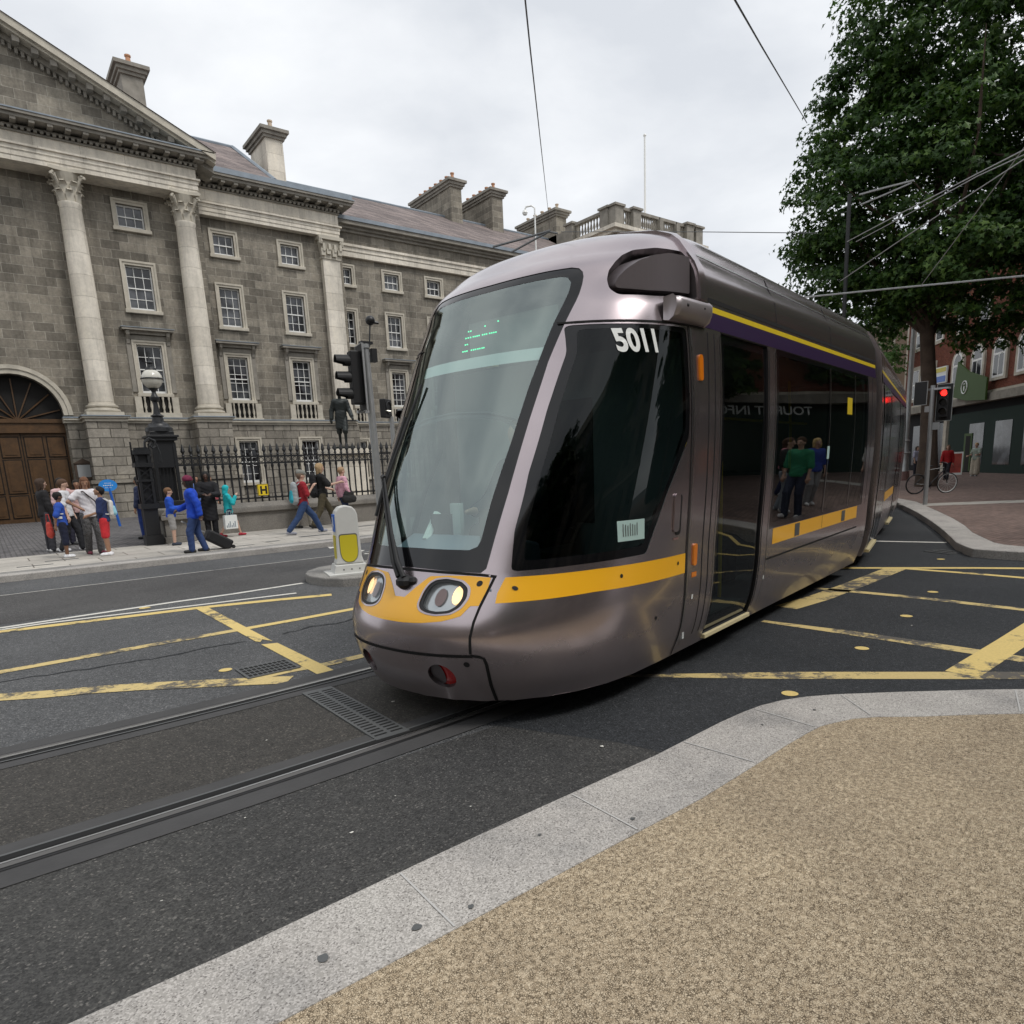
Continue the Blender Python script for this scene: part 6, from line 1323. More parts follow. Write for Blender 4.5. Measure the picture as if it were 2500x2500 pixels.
for i in range(8):
    if b0 is None: b = MB(); b.lathe([(.019, .84), (.019, 2.1), (.045, 2.2), (.002, 2.4)], 0, 0, 6); b0 = b.build('bar', 'iron', g_, loc=(.12, 0, 0))
    else: copy_obj(b0, g_, (.12+i*.19, 0, 0))
# pedestal lamp
t = thing('pedestal_lamp', 'black Victorian lamp with round milky globe on a tall square openwork iron pedestal', 'street lamp', (3.98, 20.5, .112))
b = MB(); b.box(-.42, .42, -.42, .42, .84, 1.02)
for sx in (-.33, .33):
    for sy in (-.33, .33): b.box(sx-.055, sx+.055, sy-.055, sy+.055, 1.02, 2.55)
for k in range(5): x = -.22+k*.11; b.box(x-.012, x+.012, -.35, -.33, 1.02, 2.55); b.box(x-.012, x+.012, .33, .35, 1.02, 2.55); b.box(-.35, -.33, x-.012, x+.012, 1.02, 2.55)
b.box(-.36, .36, -.36, .36, 1.9, 2.6); b.box(-.2, .2, -.2, .2, 1.0, 2.0); b.box(-.45, .45, -.45, .45, 2.6, 2.68); b.box(-.5, .5, -.5, .5, 2.68, 2.74); b.box(-.38, .38, -.38, .38, 2.74, 2.84); b.v = [(x*.76, y*.76, z) for x, y, z in b.v]; b.build('pedestal', 'iron', t, bevel=.01)
b = MB(); b.lathe([(.34, 2.84), (.33, 2.94), (.27, 2.98), (.25, 3.04), (.15, 3.1), (.13, 3.22), (.17, 3.25), (.09, 3.3), (.06, 3.5), (.055, 3.6), (.11, 3.65), (.12, 3.72), (.07, 3.78), (.05, 3.86), (.09, 3.92), (.12, 3.95), (.05, 3.97)], 0, 0, 16); b.build('post', 'iron', t, smooth=True)
b = MB(); b.sphere((0, 0, 4.19), .255, 20); gl = b.build('globe', 'milky_globe', t, smooth='full')
b = MB()
b.tube([(.262*math.cos(k*math.pi/12), .262*math.sin(k*math.pi/12), 4.19) for k in range(25)], .018, 5)
for a in range(4): q = a*math.pi/4+.3; b.tube([(.26*math.cos(u_)*math.cos(q), .26*math.cos(u_)*math.sin(q), 4.19+.26*math.sin(u_)) for u_ in [(-.5+k/16)*math.pi for k in range(17)]], .009, 4); 
b.lathe([(.14, 4.40), (.12, 4.47), (.06, 4.5), (.05, 4.56), (.09, 4.6), (.03, 4.64), (.015, 4.72), (.004, 4.8)], 0, 0, 12); b.build('globe_cage', 'iron', t)
# statue
t = thing('bronze_statue', 'dark bronze statue of a man in a coat on a plinth behind the railings', 'statue', (11.0, 24.6, .112))
b = MB(); b.box(-.9, .9, -.9, .9, 0, .25); b.box(-.62, .62, -.62, .62, .25, 2.25); b.box(-.78, .78, -.78, .78, 2.25, 2.45); b.build('plinth', 'portland_stone', t, bevel=.02)
fg = thing('figure', 'bronze figure with one arm bent', None, (0, 0, 2.55), R(-115)); fg.parent = t
b = MB(); b.box(-.42, .42, -.42, .42, -.10, .0); b.build('foot_plate', 'bronze', fg)
person('', 0, 0, 0, 2.05, 0, parent=fg, mono='bronze', stride=.34, arms=((.1, .3, -1, .5, .2, -.6), (-.1, -.35, -1, .2, -.1, -1)), sleeve=1., top_long=.30, legs=.55, head=(.3, .15), vox=.02, shoes=(0, 0, 0), coat=True)
# blue oval sign, notice board, hydrant sign
t = thing('oval_sign', 'bright blue oval sign on a blue pole in the forecourt', 'sign', (3.66, 29.0, .0), R(5))
b = MB(); P = ell(0, 1.62, .30, .215, 32); b.prism(P, 'y', -.015, .015); b.build('sign_face', 'sign_bright_blue', t)
for i, (z, l_) in enumerate(((1.70, .12), (1.62, .17), (1.54, .11))):
    b = MB(); 
    for k in range(6): b.box(-l_+k*l_/3+.01, -l_+(k+1)*l_/3-.015, -.019, -.016, z-.018, z+.018)
    b.build('sign_text', 'decal_white', t)
b = MB(); b.tube([(.20, .02, 0), (.02, .02, 1.6)], .045, 8); b.build('pole', 'sign_blue', t)
t = thing('notice_board', 'small wooden notice board with pitched top on the wall beside the door', 'notice board', (3.9, 37.78, 1.95))
b = MB(); b.box(-.36, .36, -.1, .03, 0, .72); b.prism([(-.42, .72), (.42, .72), (0, .95)], 'y', -.14, .03); b.build('case', 'bark', t); b = MB(); b.box(-.26, .26, -.115, -.1, .1, .66); b.build('panel', 'interior_light', t)
t = thing('hydrant_sign', 'small yellow sign with a black H fixed to the railing', 'sign', (6.52, 20.53, .0))
b = MB(); b.box(-.16, .16, -.03, 0, 1.12, 1.46); b.build('plate', 'sign_yellow', t, bevel=.01)
text_mesh('letter', 'H', .30, 'black_matt', t, lambda co: Vector((co.x-.095, -.035, 1.185+co.y)), bold=.012)
b = MB()
for x0, x1, z0, z1 in ((-.15, .15, 1.125, 1.135), (-.15, .15, 1.445, 1.455), (-.15, -.14, 1.125, 1.455), (.14, .15, 1.125, 1.455)): b.box(x0, x1, -.034, -.03, z0, z1)
b.build('border', 'black_matt', t)
# ------------------------------------------------------------ signals on the left
def signal_head(parent, x, y, z, face, lit=None, edge=True, name='signal_head', n=3, lamp='lamp_red', sc=1.):
    h = thing(name, None, None, (x, y, z), face); h.parent = parent; h.scale = (sc,)*3
    b = MB(); b.box(-.11, .10, -.125, .125, 0, .30*n+.06); b.build('housing', 'black_matt', h, bevel=.02)
    if edge: b = MB(); b.box(-.125, -.105, -.23, .23, -.12, .30*n+.18); b.build('backboard', 'black_matt', h); b = MB(); 
    if edge:
        for y0, y1, z0, z1 in ((-.24, -.225, -.13, .30*n+.19), (.225, .24, -.13, .30*n+.19), (-.24, .24, .30*n+.175, .30*n+.19), (-.24, .24, -.13, -.115)): b.box(-.135, -.10, y0, y1, z0, z1)
        b.build('board_edge', 'galv', h)
    for i in range(n):
        zc = .18+.30*(n-1-i); b = MB(); vs = []; k = 14
        for q in range(k+1):
            a = R(-40)+R(260)*q/k; 
            for xx, rr in ((.09, .112), (.36, .108)): vs.append((xx if not (xx > .2 and (q < 2 or q > k-2)) else .2, rr*math.cos(a), zc+rr*math.sin(a)))
        b.add(vs, [(2*q, 2*q+1, 2*q+3, 2*q+2) for q in range(k)]); v = b.build('visor', 'black_matt', h); sm = v.modifiers.new('thick', 'SOLIDIFY'); sm.thickness = .008
        b = MB(); b.cone((.10, 0, zc), (.115, 0, zc), .10, .09, 18); b.build('lamp', lamp if lit == i else 'lamp_off', h)
    return h
t = thing('traffic_signal', 'grey signal post with three black visored lamps side on and a ball camera', 'traffic light', (5.12, 10.2, .13))
b = MB(); b.tube([(0, 0, 0), (-.055, 0, 3.42)], [.062, .056], 14); b.build('post', 'galv', t, smooth=True)
b = MB(); b.box(-.30, .0, -.03, .03, 3.30, 3.34); b.box(-.28, .0, -.03, .03, 2.42, 2.46); b.cone((-.055, 0, 3.40), (-.055, 0, 3.46), .07, .07, 12); b.build('bracket', 'galv', t)
signal_head(t, -.27, -.02, 2.55, R(170), n=3, sc=.82)
b = MB(); b.tube([(.02, 0, 3.42), (.06, 0, 3.75)], .012, 6); b.sphere((.07, 0, 3.82), .075, 14); b.cone((.10, 0, 3.80), (.20, -.02, 3.79), .025, .02, 8); b.box(-.14, .06, -.05, .05, 3.46, 3.50); b.build('ball_camera', 'sign_blue' if False else 'iron', t, smooth=True)
b = MB(); b.box(.03, .12, -.05, .05, 3.2, 3.4); b.build('detector', 'black_matt', t)
t = thing('tram_signal', 'black square tram signal with a row of five white lights on a post', 'traffic light', (6.92, 13.0, .0))
b = MB(); b.tube([(0, 0, 0), (0, 0, 2.75)], .045, 10); b.build('post', 'galv', t, smooth=True)
sh_ = thing('signal_head', None, None, (-.12, -.03, 2.72), R(38)); sh_.parent = t
b = MB(); b.box(-.17, .17, -.05, .07, 0, .37); b.build('housing', 'black_matt', sh_, bevel=.02)
b = MB(); b.tube([(.12*math.cos(k*math.pi/10), -.06, .2+.12*math.sin(k*math.pi/10)) for k in range(21)], .01, 5); b.build('bezel', 'iron', sh_)
b = MB()
for k in range(5): b.sphere((-.10+k*.05, -.055, .14), .0105, 8)
b.build('white_lights', 'led_white', sh_)
t = thing('traffic_signal', 'grey signal post with a dim red lamp just left of the tram windscreen', 'traffic light', (7.62, 13.9, .0))
b = MB(); b.tube([(0, 0, 0), (0, 0, 3.0)], .05, 10); b.build('post', 'galv', t, smooth=True)
signal_head(t, .15, -.05, 2.35, R(215), lit=None, edge=False, n=2)
b = MB(); b.sphere((.0, -.16, 2.80), .07, 10); b.build('red_lamp', 'red_lens', t)
# keep-left bollard on the island
t = thing('keep_left_bollard', 'cream illuminated traffic bollard with yellow panel on the grey refuge island', 'bollard', (4.30, 9.82, .13), R(-14))
P = [(-.19, .14), (-.165, .24), (-.155, .62), (-.15, .86), (-.13, .93), (-.085, .985), (-.02, 1.005), (.02, 1.005), (.085, .985), (.13, .93), (.15, .86), (.155, .62), (.165, .24), (.19, .14)]
b = MB(); b.prism([(x*1.14, z*1.02) for x, z in P][::-1], 'y', -.12, .12); b.build('shell', 'white_plastic', t, bevel=.02)
b = MB(); b.prism([(-.27, .0), (-.23, .14), (.23, .14), (.27, 0)][::-1], 'y', -.2, .2); b.build('foot', 'white_plastic', t, bevel=.01)
yp = rnd([(-.13, .585), (.13, .585), (.13, .33), (.115, .24), (.055, .175), (-.055, .175), (-.115, .24), (-.13, .33)], .04)
b = MB(); b.prism(scl(yp, 1.07), 'y', -.1235, -.119); b.build('panel_rim', 'cast_grey', t); b = MB(); b.prism(yp, 'y', -.126, -.122); b.build('yellow_panel', 'bollard_yellow', t)
b = MB(); b.box(-.194, -.170, -.085, .085, .22, .58); b.build('side_panel', 'bollard_yellow', t); b = MB(); b.box(-.186, -.150, -.10, .10, .64, .90); b.build('blue_sign', 'sign_blue', t)
b = MB(); b.box(-.190, -.186, -.02, .02, .72, .86); b.prism([(-.05, .74), (.02, .68), (.05, .76)], 'x', -.190, -.1865); b.build('arrow', 'decal_white', t)
b = MB(); 
for x in (-.12, 0, .12): b.cone((x, -.205, .07), (x, -.19, .07), .012, .012, 8)
b.build('bolts', 'cast_grey', t)
b = MB(); b.prism([(-.36, -.36), (.42, -.32), (.42, .3), (-.36, .26)], 'z', .0, .02); b.build('footing', 'white_plastic', t)
# ------------------------------------------------------------ junction signals, lamp post, bicycle
cd = math.atan2(-.37, -.93)
t = thing('traffic_signal', 'traffic signal post with a lit red lamp and a second black head facing away', 'traffic light', (20.2, 7.85, .126))
b = MB(); b.tube([(0, 0, 0), (-.01, .02, 3.12)], .055, 12); b.build('post', 'galv', t, smooth=True); b = MB(); b.box(-.04, .12, -.36, .3, 3.0, 3.05); b.build('bracket', 'galv', t)
signal_head(t, .12, -.22, 2.30, cd-R(8), lit=0, n=3, sc=.78); signal_head(t, -.06, .27, 2.72, cd+R(165), n=2, sc=.66)
b = MB(); b.box(-.02, .0, -.2, .0, 1.98, 2.17); b.build('sign_plate', 'interior_light', t); b = MB(); b.box(-.06, .06, .05, .17, 2.45, 2.6); b.build('detector', 'galv', t)
t = thing('lamp_post', 'tall grey street lamp post with fluted base near the tree', 'street lamp', (36.8, 15.4, .126))
b = MB(); b.lathe([(.24, 0), (.24, .3), (.20, .35), (.19, 1.3), (.24, 1.36), (.17, 1.45), (.15, 1.9), (.19, 1.95), (.12, 2.05), (.11, 6), (.09, 9.6)], 0, 0, 14); b.build('post', 'galv', t, smooth=True)
b = MB(); b.cone((0, 0, 0), (0, 0, .45), .26, .25, 12); b.build('base', 'brownlens', t)
t = thing('bicycle', 'dark bicycle with white rimmed front wheel leaning by the signal post', 'bicycle', (25.4, 9.75, .126), R(-38)); t.rotation_euler = (R(6), 0, R(-38))
def wheel(x, m1, nm):
    b = MB(); b.tube([(x+.33*math.cos(k*math.pi/14), 0, .34+.33*math.sin(k*math.pi/14)) for k in range(29)], .019, 6); w_ = b.build('wheel', 'rubber', t)
    b = MB(); b.tube([(x+.31*math.cos(k*math.pi/14), 0, .34+.31*math.sin(k*math.pi/14)) for k in range(29)], .014, 6)
    for k in range(14): a = k*math.pi/7; b.tube([(x, 0, .34), (x+.31*math.cos(a), 0, .34+.31*math.sin(a))], .002, 3)
    b.build('rim', m1, w_)
wheel(-.52, 'bike_dark', 0); wheel(.54, 'decal_white', 1)
b = MB()
for p in (((-.52, 0, .34), (-.05, 0, .30)), ((-.52, 0, .34), (-.15, 0, .78)), ((-.05, 0, .30), (-.15, 0, .88)), ((-.05, 0, .30), (.38, 0, .80)), ((-.15, 0, .80), (.37, 0, .86)), ((.36, 0, .92), (.54, 0, .34))): b.tube(p, .017, 6)
b.build('frame', 'bike_dark', t); b = MB(); b.box(-.28, -.05, -.07, .07, .90, .95); b.build('saddle', 'black_matt', t, bevel=.02)
b = MB(); b.tube([(.36, 0, .92), (.36, 0, 1.02)], .014, 6); b.tube([(.30, -.28, 1.02), (.38, 0, 1.03), (.30, .28, 1.02)], .013, 6); b.build('handlebar', 'bike_dark', t); b = MB(); b.cone((-.05, .03, .30), (-.05, .05, .30), .09, .09, 16); b.tube([(-.05, .07, .30), (.05, .07, .16)], .01, 5); b.build('crank', 'bike_dark', t)
# ------------------------------------------------------------ shops beyond the junction
BG = Vector((49.10, 17.50, .1)); BA = R(41.97); FS = 1
brick = thing('brick_building', 'red brick building with arched windows above a dark green shopfront', 'building', tuple(BG), BA)
X0, X1 = -42.0, 9.35
def bw(name, x0, x1, z0, z1, m_, d0, d1, parent=brick):
    b = MB(); b.box(x0, x1, d0, d1, z0, z1); return b.build(name, m_, parent)
bw('wall', X0, X1, 4.4, 14.0, 'brick', -9, 0); bw('cornice', X0, X1, 14.0, 14.6, 'trim_stone', -9, .4)
bw('shop_cornice', X0, X1, 4.05, 4.5, 'dark_stone', -.2, .35); bw('sill_band', X0, X1, 4.501, 4.66, 'trim_stone', -.2, .12)
bw('shop_wall', X0, X1, 0, 4.05, 'interior_dark', -9, -.25); bw('shop_front', X0, 1.3, 0, 3.6, 'green_front', -.24, 0)
for x in (-3.4, -6.5, -9.5): bw('shop_window', x, x+1.8, .5, 2.9, 'win_glass', 0, .02)
for x in (2.3, 5.4): bw('shop_window', x, x+2.4, .4, 3.2, 'win_glass_far', -.24, -.2); bw('shop_pier', x-.7, x-.25, 0, 4.04, 'trim_stone', -.24, .05)
bw('shop_door_frame', -2.1, -1.1, .1, 2.35, 'banner_green', 0, .06); bw('shop_door_opening', -1.95, -1.35, .1, 2.2, 'dark_void', .06, .07)
text_mesh('shop_sign', 'TOURIST INFORMATION', .75, 'decal_white', brick, lambda co: Vector((-23.5-co.x, .02, 3.35+co.y)), bold=.01)
def brd(P, d0, d1, m_, nm, par): b = MB(); b.prism(P, 'y', d0, d1); return b.build(nm, m_, par)
def arch_win(xc):
    n = 14; r = .86; zs = 6.62; P = [(xc-r, 5.15), (xc+r, 5.15)]+[(xc+r*math.cos(math.pi*k/n), zs+r*math.sin(math.pi*k/n)) for k in range(n+1)]
    o = brd(P, 0, .12, 'trim_stone', 'window', brick)
    brd([(xc+(x-xc)*.74, 5.3+(z-5.15)*.9) for x, z in P], .12, .124, 'white_wood', 'frame', o)
    for a0, a1 in ((-.6, -.05), (.05, .6)): brd([(xc+a0*r, 5.42), (xc+a1*r, 5.42), (xc+a1*r, 6.5), (xc+a0*r, 6.5)], .124, .128, 'win_glass_far', 'pane', o)
    brd([(xc+.6*r*math.cos(math.pi*k/n), 6.62+.68*r*math.sin(math.pi*k/n)) for k in range(n+1)], .124, .128, 'win_glass_far', 'pane', o)
for xc in (.52, -2.05, -4.6, -7.2): arch_win(xc)
def sq_win(xc, z0, z1, w_):
    o = bw('window', xc-w_/2-.15, xc+w_/2+.15, z0-.2, z1+.25, 'trim_stone', 0, .06); bw('frame', xc-w_/2, xc+w_/2, z0, z1, 'white_wood', .06, .07, o)
    for a in (0, 1): bw('pane', xc-w_/2+.1, xc+w_/2-.1, z0+.08+a*(z1-z0)/2, z0-.05+(a+1)*(z1-z0)/2, 'win_glass_far', .07, .075, o)
for xc in (7.15, 3.75, .5, -2.4): sq_win(xc, 8.6, 10.4, 1.05)
for xc in (7.3, 4.6): sq_win(xc, 5.1, 7.1, 1.1)
bn = thing('green_banner', 'green hanging banner with a round white tourist information mark on the brick building', 'banner', tuple(BG), BA)
brd([(-.35, 4.6), (-.7, 6.65), (-2.2, 5.9), (-4.5, 5.3), (-4.5, 4.1), (-2.2, 4.25)][::-1], .5, .6, 'banner_green', 'banner_cloth', bn)
b = MB(); b.tube([(-1.85+.36*math.cos(k*math.pi/12), .62, 5.05+.36*math.sin(k*math.pi/12)) for k in range(25)], .035, 5); b.box(-1.90, -1.80, .60, .64, 4.86, 5.12); b.sphere((-1.85, .62, 5.23), .06, 8); b.build('information_mark', 'decal_white', bn)
bd = thing('letting_board', 'white letting board with lime and navy panels on the brick building wall', 'sign', tuple(BG), BA)
brd([(1.75, 5.7), (3.5, 5.78), (3.5, 6.8), (1.75, 6.75)], .15, .25, 'decal_white', 'board', bd); brd([(1.85, 6.42), (3.4, 6.46), (3.4, 6.72), (1.85, 6.68)], .25, .27, 'bollard_yellow', 'lime_panel', bd); brd([(1.85, 5.78), (3.4, 5.84), (3.4, 6.2), (1.85, 6.16)], .25, .27, 'sign_blue', 'navy_panel', bd)
bd = thing('letting_board', 'second, partly hidden white and lime letting board left of the tree trunk', 'sign', tuple(BG), BA)
brd([(5.3, 6.1), (5.95, 6.1), (5.95, 7.05), (5.3, 7.0)], .15, .25, 'decal_white', 'board', bd); brd([(5.35, 6.6), (5.9, 6.6), (5.9, 6.98), (5.35, 6.95)], .25, .27, 'bollard_yellow', 'lime_panel', bd)
t = thing('poster_board', 'A-frame pavement board with a red and purple poster outside the shop', 'sign', (43.6, 15.6, .126), math.atan2(-.3, -.95)+R(90))
b = MB(); b.prism([(-.18, 0), (-.14, 0), (.0, 1.25), (-.03, 1.27)], 'x', -.42, .42); b.build('front_panel', 'decal_white', t); b = MB(); b.prism([(.30, 0), (.34, 0), (.01, 1.27), (-.01, 1.25)], 'x', -.42, .42); b.build('back_panel', 'brownlens', t)
b = MB(); b.add([(-.36, -.168, .12), (.36, -.168, .12), (.36, -.042, 1.18), (-.36, -.042, 1.18)], [(0, 1, 2, 3)]); b.build('poster', 'poster_red', t)
t = thing('tan_office_building', 'tan office building with pale vertical fins behind the tram roof', 'building', (63.5, 29.3, 0), R(24.8-90))
b = MB(); b.box(-3.4, 16, 0, 10, 0, 12.0); b.build('wall', 'tan_panel', t); f0 = None
for i in range(18):
    if f0 is None: b = MB(); b.box(-.08, .08, -.35, 0, 2.5, 12.05); f0 = b.build('fin', 'trim_stone', t, loc=(-3.1, 0, 0))
    else: copy_obj(f0, t, (-3.1+i*1.05, 0, 0))
b = MB(); b.box(-3.6, 16.2, -.3, 10.2, 12.0, 12.35); b.build('parapet', 'trim_stone', t); b = MB(); b.box(-3.4, 16, -.04, 0, 9.6, 9.7); b.build('floor_joint', 'dark_void', t)
# ------------------------------------------------------------ trees
def leaf_cloud(name, blobs, n, size, m_, parent, seed=1, shell=.55, clump=.75):
    """leaf shaped faces gathered in rounded clumps through the crown volume, leaves facing out of each clump"""
    g = np.random.default_rng(seed); w_ = np.array([b_[3]*b_[4]*b_[5] for b_ in blobs])**.8; w_ /= w_.sum(); V = []; F = []; per = 70
    lf = np.array([(0, 0), (.35, -.16), (.72, -.5), (.74, -.14), (1.15, 0), (.74, .14), (.72, .5), (.35, .16)])
    for i in range(n//per):
        b_ = blobs[g.choice(len(blobs), p=w_)]; d = g.normal(size=3); d /= np.linalg.norm(d); r = (shell+(1-shell)*g.random()**.5)*(1+.06*g.normal())
        c = np.array(b_[:3])+d*np.array(b_[3:6])*r; cr_ = clump*g.uniform(.55, 1.25); sq = np.array([1, 1, g.uniform(.5, .8)])
        for k in range(per):
            e = g.normal(size=3); e /= np.linalg.norm(e); e[2] = abs(e[2])*.9-.25 if g.random() < .8 else e[2]
            p = c+e*cr_*sq*g.uniform(.6, 1.08); nn = e*.7+d*.3+np.array([0, 0, .45])+g.normal(size=3)*.35; nn /= np.linalg.norm(nn)
            a = np.cross(nn, g.normal(size=3)); a /= np.linalg.norm(a); u_ = np.cross(nn, a); a = a*.9-nn*.3; s_ = size*g.uniform(.65, 1.2); o = len(V)
            for x, y in lf: V.append(p+a*x*s_+u_*y*s_-nn*abs(y)*s_*.2)
            F.append((o, o+1, o+2, o+3, o+4)); F.append((o, o+4, o+5, o+6, o+7))
    me = bpy.data.meshes.new(name); me.from_pydata([tuple(v) for v in V], [], F); me.materials.append(M[m_]); me.update(); o = bpy.data.objects.new(name, me); COL.objects.link(o); o.parent = parent; return o
TB = Vector((30.6, 11.9, .126)); tree = thing('plane_tree', 'big leafy plane tree with dark green crown standing over the junction', 'tree', tuple(TB))
b = MB(); b.tube([(0, 0, 0), (.05, .05, 1.5), (-.1, .1, 3.5), (-.3, .2, 5.2), (-.5, .3, 6.8)], [.45, .33, .28, .26, .24], 12)
rb = random.Random(3)
for k in range(9):
    a = k*.72+rb.random(); z0 = 5.6+k*.2; l_ = rb.uniform(3.5, 6.0); p0 = Vector((-.35, .2, z0)); d = Vector((math.cos(a), math.sin(a), rb.uniform(.6, 1.3))).normalized()
    pts = [p0+d*l_*f+Vector((rb.uniform(-.2, .2), rb.uniform(-.2, .2), .35*f*f*l_*.4)) for f in (0, .3, .6, 1.)]; b.tube(pts, [.17, .12, .08, .03], 7)
    for j in range(3): q = pts[1+j % 3]; e = Vector((rb.uniform(-1, 1), rb.uniform(-1, 1), rb.uniform(.1, 1))).normalized(); b.tube([q, q+e*1.2, q+e*2.4+Vector((0, 0, .3))], [.06, .035, .012], 5)
b.tube([(-.5, .3, 6.8), (-.4, .3, 10), (0, .2, 14)], [.28, .18, .05], 8); b.build('trunk', 'bark', tree, smooth=True)
vr = Vector((.39, -.92, 0)); vf = Vector((.92, .39, 0))
def cb(r, f, z, a, c): p = vr*r+vf*f; return (p.x, p.y, z, a, a, c)
blobs = [cb(-.6, 0, 10.5, 4.6, 4.0), cb(-3.0, -.5, 11.2, 2.7, 2.6), cb(-3.3, 0, 8.6, 2.4, 1.9), cb(-2.4, .5, 14.0, 2.7, 2.4), cb(-.8, 0, 16.4, 3.0, 2.4), cb(1.5, 0, 15.2, 4.6, 4.4), cb(4.5, 0, 11.5, 4.5, 4.8), cb(1.5, -1, 8.0, 3.8, 2.2), cb(-3.4, 0, 7.6, 1.8, .7), cb(-1.2, -.5, 7.6, 2.3, 1.1), cb(5.0, 0, 7.0, 3.0, 1.8), cb(2, 0, 18.6, 3.4, 1.8), cb(-4.6, .3, 10.1, 1.2, 1.0), cb(-1.8, .2, 6.5, 1.5, .5), cb(-4.1, 0, 12.6, 1.4, 1.2), cb(-2.5, 0, 17.2, 1.5, 1.5), cb(-3.2, 0, 15.2, 1.6, 1.5), cb(3.6, -.5, 5.6, 1.8, .7), cb(1.2, .5, 5.9, 1.6, .8)]
leaf_cloud('crown', blobs, 105000, .22, 'leaf', tree, 5, .3, .8)
t = thing('street_tree', 'small light green tree in front of the tan office building', 'tree', (54.0, 24.3, 0)); b = MB(); b.tube([(0, 0, 0), (.1, 0, 3), (0, .1, 9.6)], [.16, .12, .03], 8); b.build('trunk', 'bark', t); leaf_cloud('crown', [(0, 0, 10.8, 1.0, 1.0, 1.3), (0, 0, 8.2, 1.3, 1.3, 1.2), (.2, .2, 9.4, .6, .6, .8)], 1700, .24, 'leaf_light', t, 8, .2)
# unseen trees and street front added out of frame to darken the tram's reflections
for i, (x, y) in enumerate(((-3.5, -9.5), (5.5, -9.5), (17.5, -6.5), (25.5, -2.0), (34, 1.5))):
    t = thing('plane_tree', ['plane tree behind the camera, nearest to the tram nose', 'plane tree behind the camera, near the street corner', 'plane tree on the corner pavement, first of three out of frame', 'plane tree on the corner pavement, middle of three out of frame', 'plane tree on the corner pavement, last of three out of frame'][i], 'tree', (x, y, .1), i*1.3, 'plane trees behind the camera')
    b = MB(); b.tube([(0, 0, 0), (.1, 0, 3), (0, .1, 9)], [.33, .25, .08], 10); b.build('trunk', 'bark', t); leaf_cloud('crown', [(0, 0, 8.5, 4.2, 4.2, 3.8), (1.5, 1, 6.5, 3, 3, 2.2), (-1.5, 0, 10.5, 3, 3, 2.5), (0, .5, 5.4, 3.4, 3.4, 1.6)], 13000, .42, 'leaf', t, 20+i, .3)
t = thing('street_building', 'dark stone bank front behind the camera, mirrored in the tram windows', 'building', (-30, -17, .1))
b = MB(); b.box(0, 48, -8, 0, 0, 17); b.box(-22, -10, -8, 62, 0, 19); b.build('wall', 'calp_stone', t); b = MB(); b.box(-.3, 48.3, -8, .5, 16.0, 17.1); b.box(0, 48, -.1, .2, 4.3, 4.7); b.build('cornice', 'trim_stone', t)
b = MB()
for i in range(15):
    for z0, z1 in ((.8, 3.6), (5.6, 8.4), (9.6, 11.8), (12.8, 14.6)): b.box(1+i*3.15, 2.6+i*3.15, .0, .04, z0, z1)
b.build('windows', 'win_glass', t)
# ------------------------------------------------------------ overhead line, masts, flagpole
def wire(name, label, pts, r, m_='copper_wire', group='overhead tram wires'):
    b = MB(); b.tube(pts, r, 5); o = b.build(name, m_); return tag(o, label, 'wire', group)
def camray(px, py, dist):
    """photo point at a ground distance: only used to read off where each span was strung"""
    f = 1650.; c = Vector((px-1262, -(py-1480), -f)); d = (cam.matrix_world.to_3x3() @ c); k = dist/math.hypot(d.x, d.y); return Vector((d.x*k, d.y*k, 1.6+d.z*k))
wire('overhead_wire', 'thin grey wire rising steeply to the top of the picture above the tram windscreen', [(5.2, 5.9, 6.85), (30.3, 34.6, 16.3)] if False else [camray(1262, -200, 8), camray(1294, 114, 11), camray(1337, 503, 40), camray(1342, 560, 46)], .012)
wire('overhead_wire', 'wire slanting down into the top left of the tree crown', [camray(1760, -60, 9), camray(1860, 114, 14), camray(1970, 300, 27)], .013)
wire('overhead_wire', 'level span wire crossing the sky behind the tram roof towards the tree', [camray(1370, 566, 38), camray(1700, 566, 34), camray(1990, 569, 29)], .016)
wire('overhead_wire', 'thick span wire passing just above the rear of the tram roof', [camray(1932, 729, 24), camray(2150, 707, 23), camray(2560, 668, 22)], .024, 'galv')
wire('overhead_wire', 'upper contact wire slanting across the tree to the right edge', [camray(2068, 590, 22), camray(2200, 520, 19), camray(2386, 424, 16), camray(2560, 335, 14)], .011, 'galv')
wire('overhead_wire', 'middle contact wire slanting across the tree to the right edge', [camray(2090, 590, 22), camray(2250, 505, 19), camray(2386, 430, 16.5), camray(2560, 350, 14)], .010, 'galv')
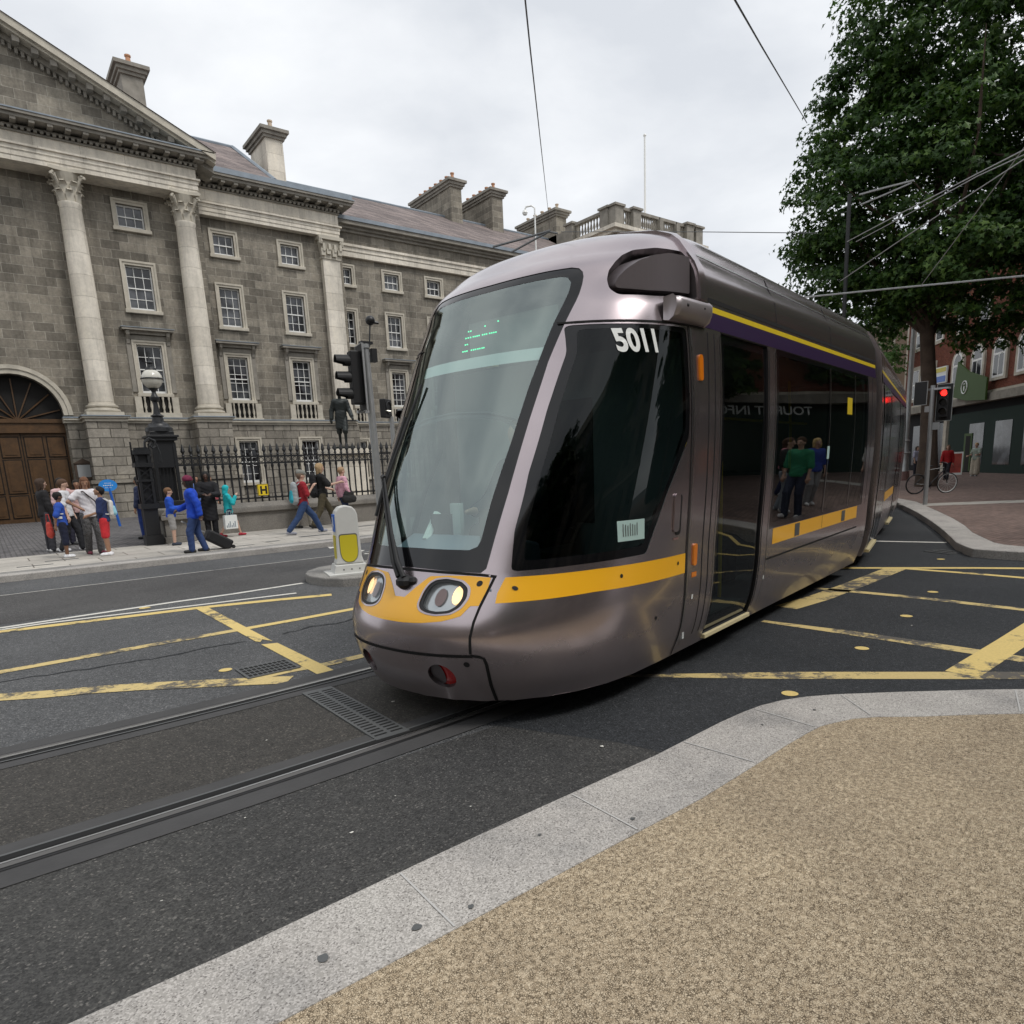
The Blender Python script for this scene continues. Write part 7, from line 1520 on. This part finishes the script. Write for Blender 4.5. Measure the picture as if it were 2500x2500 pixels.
wire('overhead_wire', 'lower contact wire slanting across the tree to the right edge', [camray(2052, 686, 24), camray(2200, 585, 20), camray(2386, 463, 17), camray(2560, 350, 15)], .011, 'galv')
wire('overhead_wire', 'short steep stay wire joining the thick span wire at the right', [camray(2248, 698, 22), camray(2386, 515, 18), camray(2560, 280, 15)], .010, 'galv')
wire('registration_arm', 'pair of pale registration arms hanging in front of the tree crown', [camray(2098, 475, 20), camray(2160, 458, 20), camray(2232, 440, 20)], .022, 'galv', 'line arms'); wire('registration_arm', 'lower of the two pale registration arms in front of the tree crown', [camray(2100, 500, 20), camray(2160, 475, 20), camray(2226, 446, 20)], .020, 'galv', 'line arms')
wire('registration_arm', 'bracket arm of the line rising over the wing roof from its left fixing', [camray(1203, 603, 30), camray(1280, 582, 30), camray(1344, 563, 30)], .045, 'copper_wire', 'line arms'); wire('registration_arm', 'bracket arm nearer the tram roof crossing the wing gutter', [camray(1248, 616, 30), camray(1310, 582, 30), camray(1340, 566, 30), camray(1362, 570, 30)], .04, 'copper_wire', 'line arms')
p = camray(2060, 800, 25); t = thing('line_mast', 'slim dark line mast standing behind the rear of the tram', 'mast', (p.x, p.y, .1)); b = MB(); b.tube([(0, 0, 0), (-.05, 0, 9.2)], .06, 8); b.build('mast', 'iron', t)
p = camray(1575, 530, 62); t = thing('flagpole', 'thin white flagpole standing on the roof of the end pavilion', 'flagpole', (p.x, p.y, 18.4)); q = camray(1575, 332, 62); b = MB(); b.tube([(0, 0, 0), (0, 0, q.z-18.4)], [.10, .07], 8); b.sphere((0, 0, q.z-18.35), .13, 8); b.box(-.1, .1, -.1, .1, 0, .6); b.build('pole', 'white_wood', t)
p = camray(1308, 590, 45); q = camray(1304, 508, 45); t = thing('security_camera', 'security camera on a white hooked pole beside the third chimney', 'camera', (p.x, p.y, p.z-1.6)); h_ = q.z-p.z+1.6; b = MB(); b.tube([(0, 0, 0), (0, 0, h_), (-.12, .15, h_+.15), (-.35, .4, h_+.12), (-.4, .45, h_-.05)], .05, 6); b.sphere((-.4, .45, h_-.2), .17, 8); b.build('camera_pole', 'white_wood', t)
